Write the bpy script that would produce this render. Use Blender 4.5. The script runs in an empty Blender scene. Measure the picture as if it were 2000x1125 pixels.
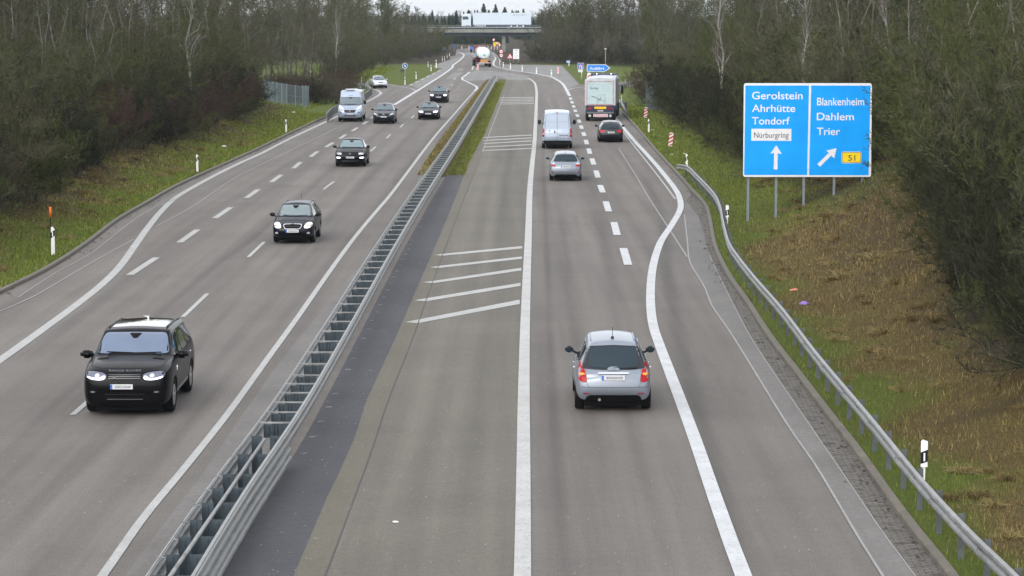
import bpy, bmesh, math, random
import numpy as np
from mathutils import Vector, Matrix
from mathutils.bvhtree import BVHTree
random.seed(7); RNG = np.random.default_rng(7)
SC = bpy.context.scene; COL = SC.collection
# ---------------------------------------------------------------- camera model (same numbers place things on the flat ground)
FPX, HC, PITCH = 4810.0, 9.044, math.atan(538.5/4810.0)
CP, SP = math.cos(PITCH), math.sin(PITCH)
def G(px, py, z=0.0):
    """world point at height z seen at photograph pixel px, py"""
    x = (px-1000.0)/FPX; v = (py-562.5)/FPX
    dy = CP - v*SP; dz = -SP - v*CP
    t = (z-HC)/dz
    return (x*t, dy*t, z)
def SCALE(py, z=0.0): return (py-24.0)*CP/(HC-z)
def AT(px, py, D):
    """world point at forward distance D seen at pixel"""
    x = (px-1000.0)/FPX; v = (py-562.5)/FPX
    dy = CP - v*SP; dz = -SP - v*CP
    t = D/dy
    return (x*t, D, HC+dz*t)
def GP(pts, z=0.0): return [G(a, b, z) for a, b in pts]
# ---------------------------------------------------------------- materials
MATS = {}
def nd(nt, typ, **kw):
    n = nt.nodes.new(typ)
    for k, v in kw.items():
        if k.startswith('i_'): n.inputs[k[2:].replace('_', ' ')].default_value = v
        else: setattr(n, k, v)
    return n
def new_mat(name):
    m = bpy.data.materials.new(name); m.use_nodes = True
    nt = m.node_tree; b = nt.nodes['Principled BSDF']; MATS[name] = m
    return m, nt, b
def pm(name, c, rough=.5, metal=0., coat=0., spec=.5, emit=0., ecol=None, var=0., vscale=3., coatr=.05):
    """plain material with optional procedural dirt variation"""
    if name in MATS: return MATS[name]
    m, nt, b = new_mat(name)
    b.inputs['Base Color'].default_value = (*c, 1); b.inputs['Roughness'].default_value = rough
    b.inputs['Metallic'].default_value = metal; b.inputs['Coat Weight'].default_value = coat
    b.inputs['Coat Roughness'].default_value = coatr
    b.inputs['Specular IOR Level'].default_value = spec
    if emit:
        b.inputs['Emission Color'].default_value = (*(ecol or c), 1); b.inputs['Emission Strength'].default_value = emit
    if True:
        v = var or .08
        tc = nd(nt, 'ShaderNodeTexCoord'); nz = nd(nt, 'ShaderNodeTexNoise', i_Scale=vscale, i_Detail=6.0, i_Roughness=.65)
        nt.links.new(tc.outputs['Object'], nz.inputs['Vector'])
        mp = nd(nt, 'ShaderNodeMapRange', i_From_Min=.3, i_From_Max=.7, i_To_Min=1-v, i_To_Max=1+v)
        nt.links.new(nz.outputs['Fac'], mp.inputs['Value'])
        mx = nd(nt, 'ShaderNodeMix', data_type='RGBA', blend_type='MULTIPLY'); mx.inputs[0].default_value = 1
        mx.inputs[6].default_value = (*c, 1); nt.links.new(mp.outputs[0], mx.inputs[7])
        nt.links.new(mx.outputs[2], b.inputs['Base Color'])
        mr = nd(nt, 'ShaderNodeMapRange', i_From_Min=.3, i_From_Max=.7, i_To_Min=max(0, rough*(1-v)), i_To_Max=min(1, rough*(1+v)))
        nt.links.new(nz.outputs['Fac'], mr.inputs['Value']); nt.links.new(mr.outputs[0], b.inputs['Roughness'])
    return m
def ramp(nt, fac, stops):
    r = nd(nt, 'ShaderNodeValToRGB'); e = r.color_ramp.elements
    while len(e) < len(stops): e.new(.5)
    for el, (p, c) in zip(e, stops): el.position = p; el.color = (*c, 1)
    nt.links.new(fac, r.inputs['Fac']); return r.outputs['Color']
def mixc(nt, fac, a, b, mode='MIX'):
    m = nd(nt, 'ShaderNodeMix', data_type='RGBA', blend_type=mode)
    for s, i in ((fac, 0), (a, 6), (b, 7)):
        if hasattr(s, 'is_linked'): nt.links.new(s, m.inputs[i])
        elif i == 0: m.inputs[0].default_value = s
        else: m.inputs[i].default_value = (*s, 1)
    return m.outputs[2]
def mapping(nt, scale=(1, 1, 1), rot=0.0):
    tc = nd(nt, 'ShaderNodeTexCoord'); mp = nd(nt, 'ShaderNodeMapping')
    mp.inputs['Scale'].default_value = scale; mp.inputs['Rotation'].default_value = (0, 0, rot)
    nt.links.new(tc.outputs['Object'], mp.inputs['Vector']); return mp.outputs[0]
def noise(nt, vec, scale, detail=6.0, rough=.6, dist=0.0):
    n = nd(nt, 'ShaderNodeTexNoise', i_Scale=scale, i_Detail=detail, i_Roughness=rough, i_Distortion=dist)
    nt.links.new(vec, n.inputs['Vector']); return n.outputs['Fac']
def mrange(nt, v, a, b, c, d):
    m = nd(nt, 'ShaderNodeMapRange', i_From_Min=a, i_From_Max=b, i_To_Min=c, i_To_Max=d)
    nt.links.new(v, m.inputs['Value']); return m.outputs[0]
def bump(nt, b, h, strength=.3, dist=.02):
    n = nd(nt, 'ShaderNodeBump', i_Strength=strength, i_Distance=dist); nt.links.new(h, n.inputs['Height'])
    nt.links.new(n.outputs[0], b.inputs['Normal'])
def asphalt(name, base, streak=.12, speck=.35, patch=.10, rough=.85):
    m, nt, b = new_mat(name)
    o = mapping(nt); st = mapping(nt, (1.0, .018, 1), math.radians(.4))
    fine = noise(nt, o, 38, 3, .7); mid = noise(nt, o, 5.5, 5, .6); big = noise(nt, o, .22, 5, .6, .4)
    sn = noise(nt, st, 1.5, 4, .62)
    s2 = noise(nt, mapping(nt, (1, .006, 1), math.radians(.4)), .55, 3, .5)
    c = mixc(nt, 1.0, base, mrange(nt, fine, .3, .7, 1-speck, 1+speck), 'MULTIPLY')
    c = mixc(nt, 1.0, c, mrange(nt, mid, .3, .7, 1-patch*.8, 1+patch*.8), 'MULTIPLY')
    c = mixc(nt, 1.0, c, mrange(nt, sn, .32, .68, 1-streak, 1+streak), 'MULTIPLY')
    c = mixc(nt, 1.0, c, mrange(nt, s2, .35, .65, 1-streak, 1+streak), 'MULTIPLY')
    c = mixc(nt, 1.0, c, mrange(nt, big, .3, .7, 1-patch, 1+patch), 'MULTIPLY')
    vo = nd(nt, 'ShaderNodeTexVoronoi', i_Scale=2.3, i_Randomness=1.0); nt.links.new(o, vo.inputs['Vector'])
    c = mixc(nt, mrange(nt, vo.outputs['Distance'], .035, .05, .7, 0), c, (.5, .5, .48))
    ak = nd(nt, 'ShaderNodeAttribute', attribute_name='dark'); c = mixc(nt, 1.0, c, mrange(nt, ak.outputs['Fac'], 0, 1, 1, .45), 'MULTIPLY')
    oc = noise(nt, mapping(nt, (1, .05, 1)), .9, 6, .7); c = mixc(nt, mrange(nt, oc, .55, .70, 0, .40), c, (base[0]*.62, base[1]*.60, base[2]*.56))
    nt.links.new(c, b.inputs['Base Color']); b.inputs['Roughness'].default_value = rough
    b.inputs['Specular IOR Level'].default_value = .4
    bump(nt, b, fine, .35, .01); return m
def paint_mat(name, base=(.72, .72, .72), wear=.25, under=(.16, .155, .15)):
    m, nt, b = new_mat(name)
    o = mapping(nt); w = noise(nt, o, 14, 6, .75); k = noise(nt, o, 1.4, 4, .6); f = noise(nt, o, 60, 2, .6)
    fac = mrange(nt, w, .52, .66, 0, wear*2)
    c = mixc(nt, fac, base, under)
    c = mixc(nt, 1.0, c, mrange(nt, k, .3, .7, .86, 1.1), 'MULTIPLY')
    c = mixc(nt, 1.0, c, mrange(nt, f, .3, .7, .84, 1.12), 'MULTIPLY')
    nt.links.new(c, b.inputs['Base Color']); b.inputs['Roughness'].default_value = .6
    bump(nt, b, w, .2, .004); return m
# ---------------------------------------------------------------- object helpers
def tag(o, label=None, cat=None, group=None, kind=None):
    if label: o['label'] = label
    if cat: o['category'] = cat
    if group: o['group'] = group
    if kind: o['kind'] = kind
    return o
def empty(name, loc=(0, 0, 0), rz=0.0, label=None, cat=None, group=None):
    o = bpy.data.objects.new(name, None); COL.objects.link(o); o.location = loc; o.rotation_euler = (0, 0, rz)
    o.empty_display_size = .2
    return tag(o, label, cat, group)
def link(name, me, parent=None, **kw):
    o = bpy.data.objects.new(name, me); COL.objects.link(o)
    if parent is not None: o.parent = parent
    return tag(o, **kw)
def copy_tree(o, parent=None):
    c = o.copy(); COL.objects.link(c); c.parent = parent
    for ch in list(o.children): copy_tree(ch, c)
    return c
def place(o, loc, rz=0.0, s=1.0):
    o.location = loc; o.rotation_euler = (0, 0, rz); o.scale = (s, s, s) if not hasattr(s, '__len__') else s; return o
def npmesh(name, V, F, mat=None, attrs=None, smooth=False):
    """mesh from numpy arrays, faces all of one size"""
    V = np.asarray(V, dtype=np.float32); F = np.asarray(F, dtype=np.int32); k = F.shape[1]; n = len(F)
    me = bpy.data.meshes.new(name); me.vertices.add(len(V)); me.vertices.foreach_set('co', V.ravel())
    me.loops.add(n*k); me.loops.foreach_set('vertex_index', F.ravel())
    me.polygons.add(n); me.polygons.foreach_set('loop_start', np.arange(n, dtype=np.int32)*k)
    if smooth: me.polygons.foreach_set('use_smooth', np.ones(n, dtype=bool))
    me.update(calc_edges=True)
    for an, av in (attrs or {}).items():
        a = me.attributes.new(an, 'FLOAT', 'POINT'); a.data.foreach_set('value', np.asarray(av, dtype=np.float32))
    if mat: me.materials.append(mat)
    return me
class MB:
    def __init__(s): s.bm = bmesh.new()
    def verts(s, pts): return [s.bm.verts.new(p) for p in pts]
    def face(s, pts):
        try: return s.bm.faces.new(s.verts(pts))
        except ValueError: return None
    def box(s, c, d, rx=0, ry=0, rz=0, bev=0.0, taper=None):
        bm2 = bmesh.new(); bmesh.ops.create_cube(bm2, size=1.0)
        for v in bm2.verts:
            if taper and v.co.z > 0: v.co.x *= taper[0]; v.co.y *= taper[1]
            v.co = Vector((v.co.x*d[0], v.co.y*d[1], v.co.z*d[2]))
        if bev: bmesh.ops.bevel(bm2, geom=list(bm2.edges)+list(bm2.verts), offset=bev, segments=2, affect='EDGES', profile=.7)
        M = Matrix.Translation(c) @ Matrix.Rotation(rz, 4, 'Z') @ Matrix.Rotation(ry, 4, 'Y') @ Matrix.Rotation(rx, 4, 'X')
        s._merge(bm2, M); return s
    def _merge(s, bm2, M):
        mp = {}
        for v in bm2.verts: mp[v] = s.bm.verts.new(M @ v.co)
        for f in bm2.faces:
            nf = s.bm.faces.new([mp[v] for v in f.verts]); nf.smooth = f.smooth; nf.material_index = f.material_index
        bm2.free()
    def cyl(s, c, r, h, axis='Z', n=20, r2=None, rot=None, smooth=True):
        bm2 = bmesh.new(); bmesh.ops.create_cone(bm2, cap_ends=True, segments=n, radius1=r, radius2=r if r2 is None else r2, depth=h)
        for f in bm2.faces: f.smooth = smooth and len(f.verts) == 4
        M = Matrix.Translation(c)
        if axis == 'X': M = M @ Matrix.Rotation(math.pi/2, 4, 'Y')
        if axis == 'Y': M = M @ Matrix.Rotation(math.pi/2, 4, 'X')
        if rot: M = M @ rot
        s._merge(bm2, M); return s
    def tube(s, pts, r, n=8):
        pts = [Vector(p) for p in pts]; rings = []
        for i, p in enumerate(pts):
            t = (pts[min(i+1, len(pts)-1)]-pts[max(i-1, 0)]).normalized()
            a = t.cross(Vector((0, 0, 1)));
            if a.length < .05: a = t.cross(Vector((0, 1, 0)))
            a.normalize(); b = t.cross(a); rr = r[i] if hasattr(r, '__len__') else r
            rings.append([s.bm.verts.new(p+(a*math.cos(2*math.pi*k/n)+b*math.sin(2*math.pi*k/n))*rr) for k in range(n)])
        for A, B in zip(rings, rings[1:]):
            for k in range(n):
                f = s.bm.faces.new((A[k], A[(k+1) % n], B[(k+1) % n], B[k])); f.smooth = True
        s.bm.faces.new(rings[0][::-1]); s.bm.faces.new(rings[-1]); return s
    def sweep(s, prof, path, flip=False):
        """closed profile of (side, z) swept along a ground path"""
        path = [Vector(p) for p in path]; rings = []
        for i, p in enumerate(path):
            t = path[min(i+1, len(path)-1)]-path[max(i-1, 0)]; t.z = 0; t.normalize()
            nrm = Vector((t.y, -t.x, 0))*(-1 if flip else 1)
            rings.append([s.bm.verts.new(p+nrm*a+Vector((0, 0, b))) for a, b in prof])
        n = len(prof)
        for A, B in zip(rings, rings[1:]):
            for k in range(n): s.bm.faces.new((A[k], A[(k+1) % n], B[(k+1) % n], B[k]))
        s.bm.faces.new(rings[0][::-1]); s.bm.faces.new(rings[-1]); return s
    def prism(s, poly, d, plane='XZ', at=0.0):
        """polygon extruded by d along the third axis starting at 'at'"""
        def P(a, b, c): return (a, c, b) if plane == 'XZ' else ((c, a, b) if plane == 'YZ' else (a, b, c))
        A = s.verts([P(a, b, at) for a, b in poly]); B = s.verts([P(a, b, at+d) for a, b in poly]); n = len(poly)
        s.bm.faces.new(A); s.bm.faces.new(B[::-1])
        for k in range(n): s.bm.faces.new((A[k], B[k], B[(k+1) % n], A[(k+1) % n]))
        return s
    def mesh(s, name, mats):
        bmesh.ops.recalc_face_normals(s.bm, faces=s.bm.faces)
        me = bpy.data.meshes.new(name); s.bm.to_mesh(me); s.bm.free()
        for m in (mats if isinstance(mats, (list, tuple)) else [mats]): me.materials.append(m)
        return me
    def build(s, name, mats, parent=None, **kw): return link(name, s.mesh(name, mats), parent, **kw)
def catmull(P, step=1.0, closed=False):
    P = [Vector(p) for p in P]; out = []
    for i in range(len(P)-1):
        p0, p1, p2, p3 = P[max(i-1, 0)], P[i], P[i+1], P[min(i+2, len(P)-1)]
        n = max(2, int((p2-p1).length/step))
        for k in range(n):
            t = k/n
            out.append(.5*((2*p1)+(-p0+p2)*t+(2*p0-5*p1+4*p2-p3)*t*t+(-p0+3*p1-3*p2+p3)*t**3))
    out.append(P[-1]); return out
def resample(path, step):
    path = [Vector(p) for p in path]; out = [path[0].copy()]; acc = 0.0
    for a, b in zip(path, path[1:]):
        L = (b-a).length; t = step-acc
        while t <= L: out.append(a.lerp(b, t/L)); t += step
        acc = (acc+L) % step if L else acc
    return out
def text_into(mb, txt, x0, x1, z0, capz, y=-.04, depth=.006, bold=0.0, font_ext=None):
    """flat letters standing in the local XZ plane, fitted to a width and cap height, facing -Y"""
    cu = bpy.data.curves.new('lettering', 'FONT'); cu.body = txt; cu.size = 1.0; cu.offset = bold; cu.resolution_u = 4
    ob = bpy.data.objects.new('lettering', cu); COL.objects.link(ob)
    dg = bpy.context.evaluated_depsgraph_get(); dg.update()
    me = bpy.data.meshes.new_from_object(ob.evaluated_get(dg)); bpy.data.objects.remove(ob); bpy.data.curves.remove(cu)
    xs = [v.co.x for v in me.vertices]; a, b = min(xs), max(xs)
    cap = .729
    for f in me.polygons:
        pts = [((me.vertices[i].co.x-a)/(b-a)*(x1-x0)+x0, y, me.vertices[i].co.y/cap*capz+z0) for i in f.vertices]
        mb.face(pts)
    bpy.data.meshes.remove(me)
# ---------------------------------------------------------------- colours / shared materials
M = {}
M['asphalt'] = asphalt('asphalt_worn_grey', (.134, .122, .112), .14, .55)
M['asphalt_dark'] = asphalt('asphalt_dark_strip', (.060, .061, .070), .05, .3, .16)
M['asphalt_olive'] = asphalt('asphalt_shoulder_olive', (.122, .112, .088), .05, .35, .08)
M['asphalt_mid'] = asphalt('asphalt_hatched_lane', (.126, .116, .098), .12, .38, .1)
M['concrete_road'] = asphalt('concrete_old_carriageway', (.185, .183, .178), .06, .22, .14)
M['gutter'] = asphalt('concrete_gutter', (.148, .142, .136), .06, .3, .16)
M['paint'] = paint_mat('road_paint_white', (.37, .372, .365), .3)
M['paint_new'] = paint_mat('road_paint_fresh', (.50, .515, .53), .24)
M['paint_old'] = paint_mat('road_paint_worn', (.27, .265, .255), .6)
M['seam'] = pm('bitumen_seam', (.05, .05, .052), .7)
M['seam_soft'] = pm('bitumen_seam_faded', (.105, .10, .096), .8, var=.3)
M['steel'] = pm('galvanised_steel', (.25, .255, .255), .5, .3, var=.38, vscale=2.5)
M['steel_blue'] = pm('galvanised_steel_post', (.050, .070, .085), .55, .2, var=.25, vscale=6)
M['post_steel'] = pm('guard_post_steel', (.10, .112, .118), .55, .25, var=.3, vscale=5)
M['white_plastic'] = pm('white_plastic', (.78, .78, .78), .45, var=.1)
M['black_plastic'] = pm('black_plastic', (.008, .008, .010), .45, spec=.25)
M['rubber'] = pm('tyre_rubber', (.007, .007, .007), .8, spec=.12)
M['trim'] = pm('black_trim', (.005, .005, .006), .6, spec=.12)
M['alloy'] = pm('alloy_rim', (.52, .53, .55), .28, .85)
M['chrome'] = pm('chrome', (.75, .76, .78), .12, 1.0)
M['glass'] = pm('tinted_glass', (.02, .034, .042), .04, 0, .6, .9)
M['glass_ws'] = pm('windscreen_glass', (.075, .115, .14), .05, 0, .6, .9)
M['glass_rr'] = pm('windscreen_blue_glass', (.09, .13, .21), .05, 0, .6, .9)
M['glass_rear'] = pm('rear_window_glass', (.008, .022, .034), .05, 0, .0, .45)
M['plate'] = pm('plate_white', (.62, .63, .65), .4); M['plate_blue'] = pm('plate_blue', (.02, .12, .55), .4)
M['plate_grey'] = pm('plate_grey_blur', (.34, .35, .37), .5, var=.5, vscale=30)
M['red'] = pm('lamp_red', (.30, .003, .006), .3, 0, .0, .25, .09, (.9, .005, .01))
M['red_deep'] = pm('lamp_deep_red', (.30, .01, .02), .2, 0, .6)
M['orange'] = pm('lamp_orange', (.85, .30, .03), .25, 0, .5)
M['lampglass'] = pm('lamp_clear_glass', (.55, .57, .6), .12, .3, .8)
M['lamp_on'] = pm('headlamp_lit', (.9, .92, 1.0), .2, 0, 0, .5, 2.2, (.86, .88, 1.0))
M['lamp_warm'] = pm('headlamp_warm', (.9, .86, .8), .2, 0, 0, .5, .12, (1, .93, .88))
M['sign_blue'] = pm('sign_blue', (.002, .33, .90), .38, spec=.35, var=.11, vscale=.8)
M['sign_white'] = pm('sign_white', (.72, .73, .75), .4); M['sign_ink'] = pm('sign_ink', (.02, .02, .06), .4)
M['sign_yellow'] = pm('sign_yellow', (.85, .62, .01), .4); M['sign_red'] = pm('sign_red', (.55, .02, .03), .4)
M['sign_back'] = pm('sign_back_grey', (.3, .31, .32), .5, .3)
M['concrete'] = pm('bridge_concrete', (.19, .20, .18), .8, var=.35, vscale=.5)
M['girder'] = pm('bridge_girder', (.035, .055, .085), .6, var=.2)
M['kerb'] = pm('kerb_concrete', (.125, .112, .09), .9, var=.45, vscale=2.2)
M['truck_white'] = pm('truck_white', (.52, .60, .68), .35, 0, .4, var=.06)
M['truck_blue'] = pm('truck_navy', (.012, .02, .07), .4, 0, .4)
M['alu'] = pm('trailer_aluminium', (.50, .52, .56), .4, .5, var=.15)
# ================================================================ traced lines (photograph pixels lying on the flat road plane)
kerbL_px = [(-260,712),(-120,635),(0,575),(96,527),(171,478),(231,432),(292,396),(348,364),(409,336),(460,313),(512,289),(575,258),(640,228),(656,221)]
kerbR_px = [(1990,1330),(1845,1123),(1795,1061),(1733,978),(1667,883),(1613,813),(1551,730),(1501,664),(1455,592),(1420,541),(1394,485),(1383,429),(1375,403),(1349,373),(1322,342),(1280,296),(1240,248),(1208,214)]
def extend(P, d0):
    P = [Vector(p) for p in P]; a, b = P[0], P[1]
    return [a+(a-b).normalized()*((a.y-d0)/max(.2, abs((b-a).normalized().y)))]+P
kerbL = resample(catmull(extend(GP(kerbL_px), 20), 1), 1.0)
kerbR = resample(catmull(extend(GP(kerbR_px), 20), 1), 1.0)
LD = np.array([p.y for p in kerbL]+[240, 300, 326, 600, 5000]); LX = np.array([p.x for p in kerbL]+[-19.5, -23, -24, -24, -24])
RD = np.array([p.y for p in kerbR]+[260, 300, 330, 600, 5000]); RX = np.array([p.x for p in kerbR]+[11.5, 16, 24, 24, 24])
def Lx(D): return np.interp(D, LD, LX)
def Rx(D): return np.interp(D, RD, RX)
def vnoise(x, y, s, seed=0):
    x = np.asarray(x, float)/s; y = np.asarray(y, float)/s
    xi = np.floor(x).astype(int); yi = np.floor(y).astype(int); fx = x-xi; fy = y-yi
    fx = fx*fx*(3-2*fx); fy = fy*fy*(3-2*fy)
    def h(a, b):
        n = (a*374761393+b*668265263+seed*974711) & 0x7fffffff; n = ((n ^ (n >> 13))*1274126177) & 0x7fffffff
        return (n & 0xffff)/65535.0
    return (h(xi, yi)*(1-fx)+h(xi+1, yi)*fx)*(1-fy)+(h(xi, yi+1)*(1-fx)+h(xi+1, yi+1)*fx)*fy
def height(X, D):
    X = np.asarray(X, float); D = np.asarray(D, float); tl = Lx(D)-X; tr = X-Rx(D)
    def prof(t, t0, s1, t1, s2, t2):
        a = np.clip(t-t0, 0, t1-t0); b = np.clip(t-t1, 0, t2-t1)
        e = np.clip(a, 0, 2); return s1*(e*e/4+np.clip(a-2, 0, None)+np.where(a > 2, 0, 0))+s2*b
    gl = np.interp(D, [0, 190, 260, 400], [1, 1, .35, .2]); gr = np.interp(D, [0, 185, 250, 400], [1, 1, .12, .1])
    zl = gl*prof(tl, .6, .30, 13, .20, 45); zr = gr*prof(tr, 1.7, .40, 12, .2, 42)
    fl = np.interp(D, [0, 205, 240], [.09, .09, 0])
    fr = np.interp(D, [0, 225, 245], [.09, .09, 0])
    out = np.where(tl > 0.02, fl+zl, np.where(tr > 0.02, fr+zr, -.03))
    n = (vnoise(X, D, 2.3, 3)-.5)*.12+(vnoise(X, D, 9, 5)-.5)*.5
    tt = np.clip(np.maximum(tl, tr)-1.0, 0, 6)/6
    return out+n*tt*np.where(D < 260, 1, .5)
# ---------------------------------------------------------------- one ground sheet
ds = np.concatenate([np.arange(22, 150, 1.0), np.arange(150, 300, 2.0), np.geomspace(300, 5000, 50)])
ts = np.concatenate([[.021, .16, .5], np.arange(1, 20, .8), np.geomspace(20, 1500, 22)])
rows = []
for d in ds:
    xl = float(Lx(d)); xr = float(Rx(d))
    rows.append(np.concatenate([xl-ts[::-1], [xl+.0, xl+.05, (xl+xr)/2, xr-.05, xr], xr+ts]))
GX = np.array(rows); GD = np.repeat(ds[:, None], GX.shape[1], 1); GZ = height(GX, GD)
nr, nc = GX.shape; idx = np.arange(nr*nc).reshape(nr, nc)
GF = np.stack([idx[:-1, :-1], idx[:-1, 1:], idx[1:, 1:], idx[1:, :-1]], -1).reshape(-1, 4)
def zones(X, D):
    tl = Lx(D)-X; tr = X-Rx(D); n1 = vnoise(X, D, 3.1, 11); n2 = vnoise(X, D, 1.1, 12); n3 = vnoise(X, D, 7, 13)
    n = n1*.5+n2*.2+n3*.3
    # dry brown grass: right cutting; leaf litter near the woods
    dryR = np.clip(.25+(tr-1.3+(n-.5)*5)/1.6, 0, 1)*np.interp(D, [0, 96, 106, 130], [1, 1, .15, .1])
    litR = np.clip((tr-3.6+(n-.5)*6)/1.6, 0, 1)*np.interp(D, [0, 60, 75, 100, 112, 150, 170], [1, 1, .45, .4, 1, 1, .35])
    litL = np.clip((tl-2.6+(n-.5)*5.0)/1.6, 0, 1)*.85; dryL = np.clip((tl-.9+(n-.5)*6)/2, 0, 1)*.75*np.interp(D, [0, 120, 160, 200], [1, .9, .4, .2])
    far = np.interp(D, [0, 215, 250], [1, 1, .0])
    dry = np.where(tl > 0, dryL, np.where(tr > 0, dryR, 0))*far; lit = np.where(tl > 0, litL, np.where(tr > 0, litR, 0))*far
    lit = np.where(D > 250, np.where((tl > 14) | (D > 445), 1, 0), lit)
    return dry, lit
zd, zl_ = zones(GX, GD)
m, nt, b = new_mat('verge_grass_and_leaf_litter')
def ground_nodes(nt, b):
    o = mapping(nt); f = noise(nt, o, 16, 8, .75); g = noise(nt, o, 1.3, 6, .65); h = noise(nt, o, 55, 3, .6)
    ad = nd(nt, 'ShaderNodeAttribute', attribute_name='dry'); al = nd(nt, 'ShaderNodeAttribute', attribute_name='litter')
    green = ramp(nt, f, [(.2, (.024, .030, .007)), (.5, (.082, .112, .017)), (.8, (.17, .20, .038))])
    dry = ramp(nt, f, [(.25, (.022, .016, .007)), (.5, (.105, .077, .027)), (.75, (.26, .20, .085))])
    lit = ramp(nt, h, [(.25, (.010, .0085, .007)), (.5, (.034, .027, .020)), (.75, (.12, .095, .072))])
    def jit(a, k):
        s = nd(nt, 'ShaderNodeMath', operation='ADD'); nt.links.new(a, s.inputs[0])
        nt.links.new(mrange(nt, g, .3, .7, -k, k), s.inputs[1]); s2 = nd(nt, 'ShaderNodeMath', operation='ADD', use_clamp=True)
        nt.links.new(s.outputs[0], s2.inputs[0]); nt.links.new(mrange(nt, f, .3, .7, -k, k), s2.inputs[1]); return s2.outputs[0]
    c = mixc(nt, jit(ad.outputs['Fac'], .22), green, dry); c = mixc(nt, jit(al.outputs['Fac'], .2), c, lit)
    nt.links.new(c, b.inputs['Base Color']); b.inputs['Roughness'].default_value = .95; b.inputs['Specular IOR Level'].default_value = .15
    bump(nt, b, f, .9, .08)
ground_nodes(nt, b)
me = npmesh('ground', np.stack([GX, GD, GZ], -1).reshape(-1, 3), GF, m, {'dry': zd.ravel(), 'litter': zl_.ravel()}, True)
link('ground', me, kind='structure')
# ---------------------------------------------------------------- paved sheets
def sheet(name, pts, z, mat, parent=None, **kw):
    bm = bmesh.new(); vs = [bm.verts.new((p[0], p[1], z)) for p in pts]
    f = bm.faces.new(vs); bmesh.ops.triangulate(bm, faces=[f]); bmesh.ops.recalc_face_normals(bm, faces=bm.faces)
    for f in bm.faces:
        if f.normal.z < 0: f.normal_flip()
    me = bpy.data.meshes.new(name); bm.to_mesh(me); bm.free(); me.materials.append(mat)
    return link(name, me, parent, **kw)
S = dict(kind='structure')
farL = GP([(700,202),(712,196),(727,178),(738,170),(756,164),(782,167),(800,165.5),(862,135),(845,130.5),(856,124),(880,116),(878,111),(893,107),(890,100),(893,96),(925,93),(955,94),(958,99)])
farR = GP([(960,104),(968,110),(974,116),(976,125),(1098,127.5),(1132,164),(1204,176),(1206,200),(1208,214)])
road = [(p.x, p.y) for p in kerbL]+[(a[0], a[1]) for a in farL]+[(a[0], a[1]) for a in farR]+[(p.x, p.y) for p in reversed(kerbR)]
sheet('road', road, .0, M['asphalt'], **S)
# ramps left and right
sheet('slip_road', GP([(640,160),(688,155.5),(720,158.5),(755,163),(782,167),(800,168),(770,180),(745,180),(738,173.5),(727,171),(712,168),(688,166),(640,170)]), .004, M['asphalt'], **S)
sheet('exit_ramp', GP([(1128,176),(1134,165),(1165,165),(1204,161.5),(1250,156),(1300,150),(1300,161),(1250,166),(1215,171),(1204,180)]), .004, M['asphalt'], **S)
# closed-off concrete carriageway
sheet('old_carriageway', GP([(974,126.5),(1097,128.5),(1131,165),(1106,174),(1098,163),(1084,155),(1072,150),(1040,143.5),(1000,138),(980,134),(966,130)]), .008, M['concrete_road'], **S)
sheet('concrete_apron', GP([(917,142.5),(930,138),(965,139),(1000,143),(1030,148),(1040,156),(1030,157),(990,156),(986,152.5),(966,147.5),(962,151),(950,157),(912,158),(904,153.5)]), .008, M['concrete_road'], **S)
sheet('concrete_shoulder', GP([(801,166.5),(866,134),(848,130.5),(872,119),(896,112),(903,109),(898,116),(884,127),(882,132),(853,153),(818,172)]), .008, M['concrete_road'], **S)
sheet('concrete_patch', GP([(871,154),(885,142),(905,142),(889,153.5)]), .008, M['concrete_road'], **S)
sheet('resurfaced_patch', GP([(891,139),(896,134),(906,133),(903,138.5)]), .008, M['concrete_road'], **S)
sheet('far_road_surface', GP([(893,101),(925,96),(955,97),(957,103),(930,108),(907,108),(901,104.5)]), .012, M['concrete_road'], **S)
# barrier axis (traced at rail height .8 m, lies on the road plane)
bar_px = [(250,1255),(333,1124),(443,956),(567,782),(668.5,619),(749.5,484),(816,380),(884,280),(925,215),(967,147.5)]
BAR = [Vector((p[0], p[1], 0)) for p in GP(bar_px, .8)]; BAR = resample(catmull(BAR, 2), .25)
BD = np.array([p.y for p in BAR]); BX = np.array([p.x for p in BAR])
def Bx(D): return np.interp(D, BD, BX)
def row(pts): return [(p[0], p[1]) for p in pts]
def band_between(A, B): return row(A)+row(B)[::-1]
dR = GP([(520,1215),(573.5,1125),(640,969),(661,927),(691,860),(717,780),(775,655),(814,564),(861,456),(890,385),(914,322.5)])
dk = [p for p in dR]
Dn = [p[1] for p in dk]
left = [(float(Bx(D))+.30, D) for D in np.linspace(Dn[0], Dn[-1], 40)]
sheet('dark_asphalt_strip', row(left)+row(dk)[::-1], .004, M['asphalt_dark'], **S)
left2 = [(float(Bx(D))-.30, D) for D in np.linspace(34, 138, 40)]
lft = GP([(150,1260),(245,1125),(330,1010),(400,920),(470,815),(540,716),(600,640),(680,545),(760,450),(800,385),(830,319)])
sheet('weathered_asphalt_strip', row(left2)+row(lft)[::-1], .004, M['gutter'], **S)
jt = GP([(590,1220),(635,1125),(680,1005),(724,885),(759,780),(807,658),(844,554),(892,425),(942,297),(960,250),(985,185),(992,160)])
dk2 = dk+GP([(934,283),(945,265),(975,190),(988,155)])
sheet('shoulder_strip', band_between(dk2, jt), .008, M['asphalt_olive'], **S)
hl = GP([(1018,1225),(1016,1125),(1019,885),(1020,780),(1021,658),(1024,550),(1028,459),(1032,371),(1040,280),(1043,240),(1045,180),(1040,160)])
sheet('hatched_lane', band_between(jt, hl), .004, M['asphalt_mid'], **S)
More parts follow.
